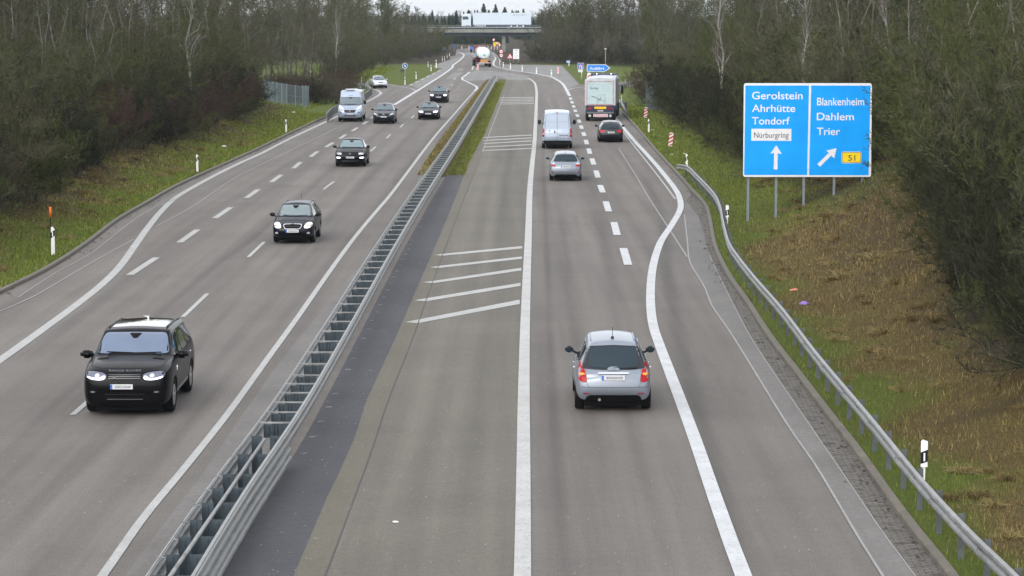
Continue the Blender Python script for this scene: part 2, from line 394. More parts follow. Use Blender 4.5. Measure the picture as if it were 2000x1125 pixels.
# concrete gutter and pavers along the right kerb
g1 = GP([(1790,1230),(1720,1119),(1675,1048),(1634,978),(1592,908),(1551,850),(1522,805),(1489,751),(1456,697),(1424,646),(1390,597),(1379,567),(1364,541),(1347,511),(1342,467),(1336,416)])
g2 = GP([(1860,1230),(1783,1119),(1729,1048),(1654,937),(1572,817),(1518,738),(1469,664),(1440,610),(1405,540),(1384,495),(1370,440),(1362,420),(1340,392)])
kr = [(p.x, p.y) for p in kerbR if 36 < p.y < 124]
sheet('gutter', band_between(g1, g2), .008, M['gutter'], **S)
m, nt, b = new_mat('pavers_with_dirt')
o = mapping(nt, (1, 1, 1), math.radians(2)); br = nd(nt, 'ShaderNodeTexBrick', i_Scale=2.2, i_Mortar_Size=.03); nt.links.new(o, br.inputs['Vector'])
br.inputs['Color1'].default_value = (.145, .13, .115, 1); br.inputs['Color2'].default_value = (.115, .105, .095, 1); br.inputs['Mortar'].default_value = (.05, .046, .04, 1)
dn = noise(nt, o, 3.2, 8, .75); c = mixc(nt, mrange(nt, dn, .5, .6, 0, .85), br.outputs['Color'], (.028, .025, .02))
nt.links.new(c, b.inputs['Base Color']); b.inputs['Roughness'].default_value = .9; bump(nt, b, dn, .5, .02)
PAVERS = m
sheet('pavers', row(g2)+kr[::-1], .006, m, **S)
# ---------------------------------------------------------------- painted lines
def ribbon(name, pts, w, z, mat, step=1.5, raw=False, w_end=None):
    P = [Vector(p) for p in pts]
    if not raw: P = resample(catmull(P, step), step)
    bm = bmesh.new(); prev = None; n = len(P)
    for i, p in enumerate(P):
        t = P[min(i+1, n-1)]-P[max(i-1, 0)]; t.z = 0; t.normalize(); nn = Vector((t.y, -t.x, 0))
        ww = (w if w_end is None else w+(w_end-w)*i/(n-1))/2
        a, c = bm.verts.new((p.x-nn.x*ww, p.y-nn.y*ww, z)), bm.verts.new((p.x+nn.x*ww, p.y+nn.y*ww, z))
        if prev: f = bm.faces.new((prev[0], prev[1], c, a))
        prev = (a, c)
    bmesh.ops.recalc_face_normals(bm, faces=bm.faces)
    for f in bm.faces:
        if f.normal.z < 0: f.normal_flip()
    me = bpy.data.meshes.new(name); bm.to_mesh(me); bm.free(); me.materials.append(mat)
    return link(name, me, None, kind='structure')
def seg_marks(name, pairs, w, z, mat):
    """dashes: one mesh per dash, all alike"""
    for a, b in pairs:
        A, B = Vector(G(*a)), Vector(G(*b)); ribbon(name, [A, B], w, z, mat, raw=True)
MK = 'road_marking'
M['paint_mid'] = paint_mat('road_paint_greyed', (.42, .418, .41), .34)
L1 = GP([(-160,815),(-80,760),(0,704),(45,672),(89,640),(153,593),(199,556),(235,520),(263,481),(288,446),(313,415),(341,388),(377,366),(427,339),(470,318),(512,299),(556,276),(600,255),(656,229),(700,207),(726,194),(739,186.5),(744,182),(738,177),(727,174),(712,172)])
ribbon(MK, L1, .29, .014, M['paint'])
L1b = GP([(770,205),(814,178),(861,148.5),(883,132.5),(885,127.5),(899,117),(906,109),(903,105),(892,101)])
ribbon(MK, L1b, .34, .018, M['paint_new'])
ribbon(MK, GP([(688,160.5),(720,161.5),(755,165),(780,169),(802,173),(812,177.5)]), .2, .020, M['paint'])
ribbon(MK, GP([(783,168.5),(799,168.5)]), .2, .022, M['paint'], raw=True)
for i in range(6):
    a, b_ = (800+i*11, 167-i*5.4), (806+i*11, 164-i*5.4); ribbon(MK, GP([a, b_]), .3, .022, M['paint'], raw=True)
ribbon(MK, GP([(-60,633),(57,584),(120,548),(192,506),(262,467)]), .06, .014, M['paint_old'])
ribbon(MK, GP([(306,442),(380,401),(462,346),(555,300),(656,251)]), .06, .014, M['paint_old'])
ribbon(MK, GP([(36,581),(110,532),(178,495),(249,439),(302,405),(355,385)]), .05, .014, M['paint_old'])
thick = [((253.5,537.5),(305.4,503.4)),((350.6,474),(385.8,449)),((419.6,426.6),(450.7,405.6)),((481.6,387),(504.5,370.4)),((530,356),(549,342)),((573.3,329),(587,317)),((606.5,306.5),(620.5,296)),((636.4,287.7),(650.4,278.9)),((663.6,271.2),(675,263.2)),((688,256.3),(698.4,249.3)),((709,243.2),(717.4,237)),((725.5,231.5),(733,226)),((741,221),(748,216))]
seg_marks(MK, thick, .27, .014, M['paint'])
thin = [((142,811),(230,734)),((357,620),(405,574)),((485,502.7),(516,473)),((572,423),(592,402)),((632,370),(652,355)),((685,322),(697,312)),((723.6,296),(734,286.7)),((755,270.4),(762.5,262.7)),((781.8,249),(788,242.4)),((803.7,231.5),(808.5,226)),((822,216),(826,211)),((838,204),(841.5,200)),((851,192.5),(854,189.5)),((862.5,183.5),(865,181)),((872.6,174.9),(875,172.2)),((881.5,167.6),(883.5,165)),((887.5,156),(889,152))]
seg_marks(MK, thin, .14, .014, M['paint'])
L3 = GP([(120,1232),(204.6,1120),(276.7,1016),(353,924),(427,832),(464,783),(520,705),(583,618),(645,529),(692,465),(732.5,416),(762.4,381),(795,338),(824,299),(853,262),(885,225.6),(907,200),(927,178)])
ribbon(MK, L3, .17, .014, M['paint'])
ribbon(MK, GP([(927,178),(932,173),(930,168.5),(903,155.5),(902.5,152),(917.5,141)]), .30, .018, M['paint_new'], raw=True)
ribbon(MK, GP([(922,136),(924,131),(930,122)]), .22, .018, M['paint_new'], raw=True)
R1 = GP([(1017,1240),(1020.5,1125),(1022.5,885),(1023,780),(1025,658),(1028.5,550),(1032,459),(1035,371),(1039,325),(1043.7,280),(1046,240),(1047.5,205),(1048,180),(1045,164),(1038,156.5),(1030,153)])
ribbon(MK, R1, .28, .018, M['paint_mid'])
R2 = GP([(1495,1240),(1452,1125),(1429,1065),(1394,966),(1357,858),(1328,780),(1297,698),(1283,660),(1274,628),(1270.5,579),(1275,523),(1290,474),(1312,440),(1328,411),(1328.5,392),(1319,370),(1288,330),(1260,298),(1236,272),(1206,236),(1190,218)])
ribbon(MK, R2, .28, .018, M['paint_new'])
ribbon(MK, GP([(1319,389),(1286,345),(1240,287),(1220,261),(1202,235)]), .09, .014, M['paint'])
ribbon(MK, GP([(1342,502),(1308,449),(1267,386),(1240,340),(1207,288)]), .06, .014, M['paint_old'])
ribbon(MK, GP([(1790,1230),(1720,1119),(1675,1048),(1634,978),(1592,908),(1551,850),(1522,805),(1489,751),(1456,697),(1424,646),(1390,597),(1379,567),(1364,541),(1347,511),(1342,467),(1336,416)]), .05, .016, M['paint_old'])
ribbon(MK, GP([(1860,1230),(1783,1119),(1729,1048),(1654,937),(1572,817),(1518,738),(1469,664),(1440,610),(1405,540),(1384,495)]), .025, .016, M['paint_old'])
dash = [((1227,518),(1217.5,485.4)),((1205.5,460),(1199,434.5)),((1189,413.5),(1183,394)),((1177.5,376.5),(1172,362)),((1168,347.5),(1164,333.5)),((1160,322),(1156,310)),((1152.5,301),(1149.5,290.4)),((1146.5,282.4),(1144,273.6)),((1141.5,266),(1139,258.6)),((1136.6,252),(1134.5,245.4)),((1132.3,240),(1130.4,234)),((1128.7,229),(1126.8,223.6)),((1124.6,219),(1123,214.4)),((1121,210.4),(1119.7,206)),((1118,202.4),(1116.7,198)),((1115.3,195),(1113.7,190.8))]
seg_marks(MK, dash, .30, .018, M['paint_new'])
ribbon(MK, GP([(1112.5,187.5),(1106,175),(1098,163),(1086,155),(1074,150),(1040,143),(1000,137.5),(980,133.5),(966,129),(964,122),(968,115),(966,109),(960,103)]), .34, .018, M['paint_new'])
ribbon(MK, GP([(1107,176.5),(1120,172.5),(1140,169.5)]), .22, .014, M['paint'])
ribbon(MK, GP([(1140,172),(1160,190),(1200,232)]), .12, .014, M['paint_old'])
# hatching: bars with a pointed left end
def bar(tip, l1, l2, r1, r2):
    sheet(MK, GP([tip, l1, r1, r2, l2]), .014, M['paint'], kind='structure')
bar((848.5,498.5),(866,496.3),(866,500),(1020,481.2),(1020,485.8)); bar((839,522.8),(858,520),(858,524),(1019.4,501.5),(1019.4,506.2))
bar((824,552),(847,549.3),(847,553.7),(1018.4,523.6),(1018.4,529.2)); bar((809,587.3),(833.6,583),(833.6,589),(1016.7,553),(1016.7,559.2)); bar((791,629.8),(816.7,625),(816.7,632),(1015,586),(1015,594.5))
for yl, yr in ((268.4,264),(274.2,269.6),(280.2,275.4),(287,282.6),(294,290)):
    bar((942,yl+.7),(947,yl-.3),(947,yl+1.1),(1038.5,yr-.8),(1038.5,yr+.9))
for yl, yr in ((190.7,190.3),(193.8,193.3),(196.9,196.2),(200.3,199.5),(203.5,202.5)):
    bar((975,yl),(978,yl-.4),(978,yl+.4),(1043,yr-.5),(1043,yr+.5))
# joints, seams and skid traces in the surface
ribbon('road_joint', GP([(590,1220),(635,1125),(680,1005),(724,885),(759,780),(807,658),(844,554),(892,425),(942,297)]), .025, .014, M['seam'])
ribbon('road_joint', GP([(942,297),(960,250),(985,185)]), .06, .014, M['paint_old'])
# grass of the median
def median(name, lt, rt, side):
    pts = row(lt)+row(rt)[::-1]; bm = bmesh.new()
    A, B = [], []
    n = 60
    def samp(P, k):
        P = [Vector((p[0], p[1], 0)) for p in P]; ys = [p.y for p in P]; D = ys[0]+(ys[-1]-ys[0])*k/n
        return float(np.interp(D, ys, [p.x for p in P])), D
    V = []; F = []
    for k in range(n+1):
        (xa, da), (xb, db) = samp(lt, k), samp(rt, k)
        for j in range(7):
            u = j/6; x = xa+(xb-xa)*u; d = da+(db-da)*u
            V.append((x, d, .02+.07*math.sin(math.pi*u)*(1+.4*math.sin(d*1.7+j)) if 0 < j < 6 else .012))
    for k in range(n):
        for j in range(6): a = k*7+j; F.append((a, a+1, a+8, a+7))
    V = np.array(V); dd = .25+.55*vnoise(V[:, 0], V[:, 1], 1.7, 9) if side else .15+.35*vnoise(V[:, 0], V[:, 1], 2.7, 19)
    dd = dd+(.35*vnoise(V[:, 0], V[:, 1], .6, 21) if side else 0)
    me = npmesh(name, V, F, MATS['verge_grass_and_leaf_litter'], {'dry': dd, 'litter': .25*dd if side else 0*dd}, True)
    link(name, me, None, kind='structure')
mdL = GP([(829,319.5),(855,281),(950,156)]); MDR = GP([(914,322),(934,283),(945,265),(975,190),(989,156)])
lin = [(float(Bx(D))-.33, D) for D in np.linspace(mdL[0][1], mdL[-1][1], 30)]
lin2 = [(float(Bx(D))+.33, D) for D in np.linspace(MDR[0][1]+.3, MDR[-1][1], 30)]
median('grass_strip', mdL, [(a, b, 0) for a, b in lin], True)
median('grass_strip', [(a, b, 0) for a, b in lin2], MDR, False)
mid = [(float(Bx(D))-.30, D, 0) for D in np.linspace(136, 322, 40)], [(float(Bx(D))+.30, D, 0) for D in np.linspace(136, 322, 40)]
median('gravel_strip', mid[0], mid[1], True)
# ---------------------------------------------------------------- kerbs
kp = [(-.13, -.05), (.02, -.05), (.02, .10), (0, .13), (-.13, .13)]
kp_r = [(.13, -.05), (-.02, -.05), (-.02, .10), (0, .13), (.13, .13)]
mb = MB(); mb.sweep(kp_r, [p for p in kerbR if 30 < p.y < 232]); mb.build('kerb', M['kerb'], kind='structure')
mb = MB(); mb.sweep(kp, [p for p in kerbL if 55 < p.y < 216]); mb.build('kerb', M['kerb'], kind='structure')
# dark dirt lying along both kerbs
def dirt(path, side, d0, d1, seed):
    rg = np.random.default_rng(seed); V = []; F = []
    P = [p for p in path if d0 < p.y < d1]
    for p in P:
        for k in range(int(rg.integers(0, 7) if vnoise(p.y, 3, 4, seed) > .45 else rg.integers(0, 3))):
            x = p.x+side*(.03+abs(rg.normal(0, .22))); y = p.y+rg.uniform(-.5, .5); r = rg.uniform(.02, .075); a = rg.uniform(0, 6.28); n = len(V)
            for q in range(3): V.append((x+r*math.cos(a+q*2.09)*.8, y+r*math.sin(a+q*2.09)*1.5, .012))
            V.append((x, y, .012+r*.5)); F += [(n, n+1, n+3), (n+1, n+2, n+3), (n+2, n, n+3)]
    return V, F
M['dirt'] = pm('roadside_dirt', (.035, .03, .024), .95, var=.5, vscale=8)
for path, side, a, b_, sd in ((kerbR, -1, 34, 215, 1), (kerbL, 1, 70, 215, 2)):
    V, F = dirt(path, side, a, b_, sd); link('gutter_dirt', npmesh('gutter_dirt', V, F, M['dirt']), None, kind='stuff')

# darkened wheel tracks and a dark joint, laid as thin worn sheets of the same asphalt
TZ = [0]
def track(pts, w, z, dark, step=2.0, mat='asphalt'):
    TZ[0] += 1; z = (.0006 if mat == 'asphalt' else .0046)+TZ[0]*.00008
    P = resample(catmull([Vector(p) for p in pts], step), step); V = []; A = []; F = []; n = len(P); K = 7
    for i, p in enumerate(P):
        t = P[min(i+1, n-1)]-P[max(i-1, 0)]; t.z = 0; t.normalize(); nn = Vector((t.y, -t.x, 0)); fade = min(1, i/5, (n-1-i)/5)
        for k in range(K):
            u = k/(K-1)*2-1; V.append((p.x+nn.x*u*w/2, p.y+nn.y*u*w/2, z)); A.append(dark*fade*(math.cos(u*math.pi)+1)/2*(.75+.5*float(vnoise(p.x*2, p.y, 6, 3))))
    for i in range(n-1):
        for k in range(K-1): a = i*K+k; F.append((a, a+1, a+K+1, a+K))
    link('wheel_track', npmesh('wheel_track', V, F, M[mat], {'dark': A}), None, kind='structure')
track(GP([(1478,1240),(1440,1080),(1415,985),(1388,880),(1362,800),(1342,725),(1325,660),(1312,590),(1304,530),(1300,480),(1292,430),(1275,380),(1250,330)]), .8, .0065, .55)
track(GP([(1110,1240),(1100,1080),(1088,900),(1080,780),(1074,660),(1070,560),(1066,430),(1062,340),(1060,280)]), .40, .0065, .42)
track(GP([(1290,1240),(1265,1040),(1240,880),(1222,740),(1205,640),(1190,520),(1170,420),(1150,350),(1130,300)]), .9, .0068, .34)
track(GP([(1180,1240),(1160,1000),(1140,820),(1120,640),(1105,500),(1096,400),(1088,330)]), .8, .0068, .34)
track(GP([(-60,960),(80,815),(190,715),(302,618),(420,518),(498,462),(600,372),(690,297),(770,235),(830,190)]), .6, .0065, .42)
track(GP([(-40,1130),(60,1000),(190,880),(330,740),(460,600),(560,510),(640,430),(720,345),(790,275),(850,215)]), .9, .0068, .34)
track(GP([(60,1180),(180,1030),(310,890),(450,735),(560,610),(640,520),(710,435),(770,360),(830,285),(880,220)]), .8, .0068, .34)
track(GP([(-20,760),(100,660),(200,580),(300,500),(400,425),(500,360),(600,300),(700,240)]), .9, .0068, .32)
track(GP([(700,1240),(790,1000),(850,820),(890,660),(925,500),(950,380),(975,280)]), .9, .0122, .32, mat='asphalt_mid'); track(GP([(860,1240),(900,1000),(930,800),(955,620),(975,450),(992,330),(1005,250)]), .9, .0122, .30, mat='asphalt_mid')

# sealed cracks and repair seams
rk = random.Random(21)
def crack(px, py, L_, dirx, w_=.03):
    x, y, _ = G(px, py); P = []; n = 9
    for k in range(n): P.append((x+(L_*k/n if dirx else 0)+rk.uniform(-.06, .06), y+(0 if dirx else L_*k/n)+rk.uniform(-.12, .12), 0))
    ribbon('road_crack', P, w_, .0022+.00005*crack.n, M['seam_soft'], step=.3); crack.n += 1
crack.n = 0
for px, py, L_, d in ((690, 990, 1.6, 1), (1110, 985, 2.8, 1), (1350, 400, 2.0, 1), (1400, 610, 1.3, 1), (500, 800, 2.2, 1), (330, 560, 2.4, 1), (1120, 560, 2.6, 1), (905, 400, 2.5, 1), (1240, 760, 6, 0), (420, 700, 8, 0), (980, 880, 5, 0), (1330, 1010, 5, 0)): crack(px, py, L_, d)
# ================================================================ median barrier
def at_D(D, off=0.0, z=0.0):
    i = np.searchsorted(BD, D); i = min(max(i, 1), len(BAR)-1); t = (BAR[i]-BAR[i-1]).normalized()
    x = float(Bx(D)); return Vector((x+t.y*off, D-t.x*off, z)), t
def wprof(side, zc, h=.31, dpt=.08, th=.004):
    """W-beam section as a thin closed loop; side +1 bulges right"""
    zs = [(-.5, .0), (-.42, .85), (-.28, 1), (-.16, .85), (-.05, .08), (.05, .08), (.16, .85), (.28, 1), (.42, .85), (.5, .0)]
    a = [(side*d*dpt, zc+z*h) for z, d in zs]; b_ = [(side*(d*dpt-th*2.5), zc+z*h) for z, d in zs]
    return a+b_[::-1]
D0, D1 = 33.5, 322.0
bar = empty('median_barrier', at_D(D0)[0], 0, 'long galvanised steel barrier dividing the two carriageways', 'crash barrier')
def bl(v): return (v[0]-bar.location.x, v[1]-bar.location.y, v[2]-bar.location.z)
path = [at_D(D)[0] for D in list(np.arange(D0, 150, 1.0))+list(np.arange(150, D1+1, 3.0))]
def offp(P, o, z=0.0):
    out = []
    for i, p in enumerate(P):
        t = (P[min(i+1, len(P)-1)]-P[max(i-1, 0)]).normalized(); out.append(Vector((p.x+t.y*o, p.y-t.x*o, z)))
    return out
for sd in (-1, 1):
    mb = MB(); mb.sweep(wprof(sd, .645), [bl(p) for p in offp(path, sd*.32)])
    mb.box  # rail lip
    mb.sweep([(-.012, .795), (.03*sd+.012, .795), (.03*sd+.012, .812), (-.012, .812)], [bl(p) for p in offp(path, sd*.32)])
    mb.build('guard_rail', M['steel'], bar)
near = [p for p in path if p.y < 49.5]
mb = MB(); mb.sweep(wprof(1, .28, .30), [bl(p) for p in offp(near, .34)]); mb.build('lower_rail', M['steel'], bar)
mb = MB(); mb.sweep(wprof(-1, .28, .30), [bl(p) for p in offp(near, -.34)]); mb.build('lower_rail', M['steel'], bar)
P1, P2 = at_D(33.6, -.02, .80)[0], at_D(47.2, .03, .80)[0]
mb = MB(); mb.tube([bl(P1), bl(P2)], .035, 8); mb.tube([bl(at_D(33.6, .17, .55)[0]), bl(at_D(47.6, .22, .55)[0])], .022, 6)
mb.tube([bl(at_D(33.6, .21, .50)[0]), bl(at_D(47.6, .26, .50)[0])], .018, 6); mb.build('tie_rod', M['steel'], bar)
# near part: two rows of upright plate posts
def plate_post(p, t, wd=.2, h=.82):
    rz = math.atan2(-t.x, t.y); mb = MB(); x, y, z = bl(p)
    mb.box((x, y, h/2), (wd, .008, h), rz=rz)
    for k in (-1, 1): mb.box((x+k*(wd/2-.006)*math.cos(rz), y+k*(wd/2-.006)*math.sin(rz)+.025, h/2-.003), (.010, .05, h-.01), rz=rz)
    mb.box((x, y-.014, h/2-.02), (.02, .02, h-.05), rz=rz); return mb
for D in [34.2, 35.5, 36.9, 38.2, 39.5, 40.9, 42.2, 43.5, 45.5, 47.5]:
    for off in (-.16, .20):
        p, t = at_D(D, off); plate_post(p, t).build('post', M['steel_blue'], bar)
for D in [34.2, 35.5, 36.9, 38.2, 39.5, 40.9, 42.2, 43.5, 45.5]:
    mb = MB(); a, b_ = at_D(D, -.40, .79)[0], at_D(D-.12, -.26, .79)[0]; mb.tube([bl(a), bl(b_)], .014, 5); mb.build('bracket', M['steel'], bar)
    mb = MB(); a, b_ = at_D(D, -.16, .45)[0], at_D(D+.2, -.30, .62)[0]; mb.tube([bl(a), bl(b_)], .012, 5); mb.build('bracket', M['steel'], bar)
# ladder part: cross bar, spacer plate and post every two metres
def ladder(mbp, mbc, D):
    p, t = at_D(D); rz = math.atan2(-t.x, t.y); x, y, z = bl(p)
    mbc.box((x, y, .795), (.68, .032, .03), rz=rz)
    mbp.box((x, y+.02, .62), (.46, .010, .27), rz=rz)
    for k in (-.035, .035): mbp.box((x+k, y-.005, .42), (.012, .06, .72), rz=rz)
    for k in (-1, 1):
        mbp.box((x+k*.225, y-.008, .62), (.012, .05, .27), rz=rz); mbp.box((x+k*.13, y+.008, .62), (.012, .03, .25), rz=rz)
    mbp.box((x, y-.004, .495), (.46, .04, .012), rz=rz)
n = 0
sp, scb = MB(), MB()
for D in list(np.arange(49.2, 56.5, 1.31))+list(np.arange(57.6, D1-1, 2.0)):
    if n < 78:
        mp, mc = MB(), MB(); ladder(mp, mc, D); o = mp.build('post', M['steel_blue'], bar); mc.build('cross_bar', M['steel'], o)
    else: ladder(sp, scb, D)
    n += 1
tag(sp.build('post', M['steel_blue'], bar), kind='stuff'); tag(scb.build('cross_bar', M['steel'], bar), kind='stuff')
# bolts and feet seen on the right-hand side
for D in np.arange(50, 110, 2.0):
    p, t = at_D(D, .48, .0); x, y, z = bl(p); mb = MB(); mb.box((x, y, .02), (.16, .018, .03), rz=.5); mb.build('foot_bracket', M['steel'], bar)
# ================================================================ guard rails on the verges
def guardrail(name, pts, z, post_step, label, group=None, double=False, end=None):
    P = resample(catmull(pts, .5), .5); base = P[0]
    root = empty(name, (base.x, base.y, float(height(base.x, base.y))), 0, label, 'guard rail', group)
    def lo(v): return (v[0]-root.location.x, v[1]-root.location.y, v[2]-root.location.z)
    for i, p in enumerate(P): p.z = 0
    def Z(p): return max(.0, float(height(p.x, p.y))-.0)
    PP = [Vector((p.x, p.y, 0)) for p in P]
    zz = np.convolve(np.pad([Z(p) for p in PP], 6, 'edge'), np.ones(13)/13, 'valid')
    PP = [Vector((p.x, p.y, float(q))) for p, q in zip(PP, zz)]
    mb = MB(); mb.sweep(wprof(-1, z-.135, .27, .06), [lo(p) for p in PP]); mb.build('guard_rail', M['steel'], root)
    if z > .72 and double is False and len(PP) > 150:
        for i in range(4, len(PP)-4, 8):
            p = PP[i]; t = (PP[i+2]-PP[i-2]).normalized(); mb = MB(); q0, q1 = PP[i-1], PP[i+1]
            mb.sweep(wprof(-1, z-.135, .275, .066), [lo(q0.lerp(p, .4)), lo(p), lo(q1.lerp(p, .4))])
            for zz in (-.09, .0, .09): mb.cyl(lo(Vector((p.x-t.y*.065, p.y+t.x*.065, p.z+z-.135+zz))), .018, .02, 'X', 8)
            mb.build('rail_joint', M['steel'], root)
    acc = 0; k = 0
    for i in range(0, len(PP), int(post_step/.5)):
        if i+1 >= len(PP): break
        p = PP[i]; t = (PP[min(i+1, len(PP)-1)]-PP[max(i-1, 0)]).normalized(); rz = math.atan2(-t.x, t.y)
        mb = MB(); x, y, zb = lo(Vector((p.x+t.y*.10, p.y-t.x*.10, p.z)))
        mb.box((x, y, zb+z/2-.08), (.10, .008, z+.2), rz=rz); mb.box((x+.046*math.cos(rz), y+.025+.046*math.sin(rz), zb+z/2-.08), (.008, .05, z+.2), rz=rz)
        mb.box((x-.046*math.cos(rz), y+.025-.046*math.sin(rz), zb+z/2-.08), (.008, .05, z+.2), rz=rz)
        mb.box((x-.06*math.cos(rz), y-.06*math.sin(rz), zb+z-.155), (.12, .06, .10), rz=rz)
        mb.build('post', M['post_steel'], root); k += 1
    return root, PP
gr_px = [(2100,1245),(1987,1122),(1897,1036),(1798,930),(1699,810),(1599,692),(1528.6,601),(1476,541),(1443,500),(1424,470),(1413,429),(1407,400),(1394,375),(1360.6,340),(1340,321.5),(1318,318.5)]
GRP = [Vector((p[0], p[1], 0)) for p in GP(gr_px, .84)]
RAILR, RRP = guardrail('verge_guard_rail', GRP, .75, 2.0, 'long steel guard rail curving along the right verge below the big blue sign')
# rails by the slip roads in the distance
guardrail('slip_road_guard_rail', [Vector((*G(*p, .7)[:2], 0)) for p in [(637,222),(650,209),(672,199),(709,184),(720,176),(724,171),(718,166),(706,162.5),(688,159.5)]], .7, 2.0, 'steel guard rail bending round the nose of the left slip road')
guardrail('exit_guard_rail', [Vector((*G(*p, .7)[:2], 0)) for p in [(1196,167.5),(1206,166.5),(1225,162),(1250,158.5),(1280,154)]], .7, 3.0, 'steel guard rail along the ramp behind the box trailer')
guardrail('exit_guard_rail', [Vector((*G(*p, .6)[:2], 0)) for p in [(1224,218),(1221,213),(1214,200),(1208,193),(1202,189)]], .6, 4.0, 'short curved guard rail end on the grass right of the box trailer')
guardrail('bend_guard_rail', [Vector((*G(*p, .7)[:2], 0)) for p in [(979,126),(978,119),(973,112),(966,104),(958,99.5),(948,96.5)]], .7, 8.0, 'dark guard rail on the bend right of the tanker under the bridge')
# ================================================================ delineator posts
def delineator(h=1.0, black=True, wd=.12, band_only=False):
    r = empty('delineator_post'); mb = MB()
    mb.prism([(-wd/2, 0), (wd/2, 0), (wd/2, h-.10), (-wd/2*.2, h), (-wd/2, h-.03)], .07, 'XZ', -.035); mb.build('post', M['white_plastic'], r)
    if black:
        mb = MB(); z0 = h-.42
        mb.prism([(-wd/2-.004, z0), (wd/2+.004, z0+.10), (wd/2+.004, z0+.30), (-wd/2-.004, z0+.20)], .078, 'XZ', -.039); o = mb.build('black_band', M['black_plastic'], r)
        mb = MB(); mb.box((0, -.043, z0+.15), (wd*.3, .006, .16)); mb.build('reflector', M['sign_white'], o)
    return r
proto_d = delineator()
def put(proto, px, py, label, group=None, s=1.0, rz=0, z=None, cat=None, first=[]):
    x, y, _ = G(px, py)
    zz = float(height(x, y))
    for _ in range(6):   # settle on the slope along the sight line
        x, y, _ = G(px, py, zz); zz = max(float(height(x, y)), 0.0)
    o = proto if proto.name not in first else copy_tree(proto)
    first.append(proto.name); place(o, (x, y, zz), rz, s); tag(o, label, cat, group); return o
dg = 'white delineator posts with a black band'
dl = [(104,498,'nearest white delineator post with black band on the left grass verge',1.06),
 (385.5,336,'white delineator post with black band beside the long left kerb, second from the camera',1.0),
 (559,259,'white delineator post with black band on the left verge near the wire fence',1.0),
 (791,165.6,'delineator post standing in front of the round blue sign',1),(812.7,154.3,'delineator post alone in the grass just right of the round blue sign',1),
 (836.2,131,'delineator post farther up the green slope left of the main road',.9),(842,139,'delineator post at the dashed white edge of the left grass tip',1),
 (852,133,'tallest looking delineator post on the far tip of the left grass',1.35),(864,119.6,'delineator post in the far row, nearest of that row to the camera',.85),
 (868.5,118.6,'second delineator post of the far row beside the curving carriageway',.85),(873.5,113.8,'third delineator post of the far row beside the curving carriageway',.75),
 (878,110,'farthest delineator post of the row before the road bends under the bridge',.75),(891,107.5,'delineator post on the inside of the bend near the bridge',.75),
 (607,151,'delineator post above the dark bushes left of the camper van, upper left one',.9),(628,156,'delineator post peeking out of dark bushes left of the slip road',.8),
 (682,155.5,'delineator post at the edge of dark bushes beyond the slip road',.95),(706,162.4,'delineator post behind the slip road guard rail',.7),(705,181,'delineator post just behind the roof of the camper van',.7),
 (737,156,'delineator post on the grass behind the silver saloon',.6),(1267,259,'slim delineator post on the grass between two striped hazard boards',1.03),
 (1341,336,'delineator post behind the curled start of the right guard rail',1.05),(1221,161.5,'delineator post on the far side of the exit ramp',.6),(1213.6,201,'delineator post beside the curved rail end right of the trailer',.75)]
for px, py, lab, s in dl: put(proto_d, px, py, lab, dg, s, cat='delineator post')
# snow pole beside the first post
x, y, _ = G(99.5, 478); r = empty('snow_pole', (x, y, float(height(x, y))), 0, 'thin black pole with an orange top behind the nearest left delineator', 'marker pole')
mb = MB(); mb.cyl((0, 0, .65), .018, 1.5, n=8); mb.build('pole', M['black_plastic'], r); mb = MB(); mb.cyl((0, 0, 1.15), .05, .40, n=10); mb.build('orange_sleeve', pm('orange_sleeve', (.85, .16, .01), .5), r)
# marker plates bolted to the right guard rail
def rail_plate(D, lab):
    i = min(range(len(RRP)), key=lambda k: abs(RRP[k].y-D)); p = RRP[i]
    r = empty('rail_marker', (p.x+.16, p.y, p.z), 0, lab, 'marker plate', 'marker plates on the right guard rail'); mb = MB()
    mb.prism([(-.06, .80), (.06, .80), (.06, 1.27), (-.03, 1.30), (-.06, 1.27)], .03, 'XZ', -.015); mb.box((0, .02, .6), (.05, .02, .5)); mb.build('plate', M['white_plastic'], r)
    mb = MB(); mb.prism([(-.062, .86), (.062, .90), (.062, 1.12), (-.062, 1.07)], .036, 'XZ', -.018); o = mb.build('black_band', M['black_plastic'], r)
    mb = MB(); mb.box((0, -.022, .985), (.03, .006, .15)); mb.build('reflector', M['sign_white'], o)
rail_plate(43.9, 'large white and black marker plate on the guard rail near the camera')
rail_plate(98.5, 'small white and black marker plate on the guard rail below the sign posts')
# white bollards closing the old carriageway
r = empty('bollard'); mb = MB(); mb.cyl((0, 0, .32), .09, .64, n=12); mb.cyl((0, 0, .80), .10, .22, n=12, r2=.06); mb.cyl((0, 0, .68), .045, .14, n=8); mb.cyl((0, 0, .02), .18, .05, n=14); mb.build('post', M['white_plastic'], r)
mb = MB(); mb.cyl((0, 0, .64), .093, .05, n=12); mb.build('band', M['black_plastic'], r)
for k, (px, py) in enumerate([(983,132),(997,135),(1020,139),(1048,144.3),(1077,148.8)]):
    put(r, px, py, ['white bollard nearest the tanker in the closing row','white bollard in front of the triangular warning sign','middle one of the five white bollards on the closed carriageway','fourth white bollard from the tanker on the closed carriageway','white bollard next to the striped hazard board'][k], 'white bollards across the closed carriageway', 1.0, cat='bollard')
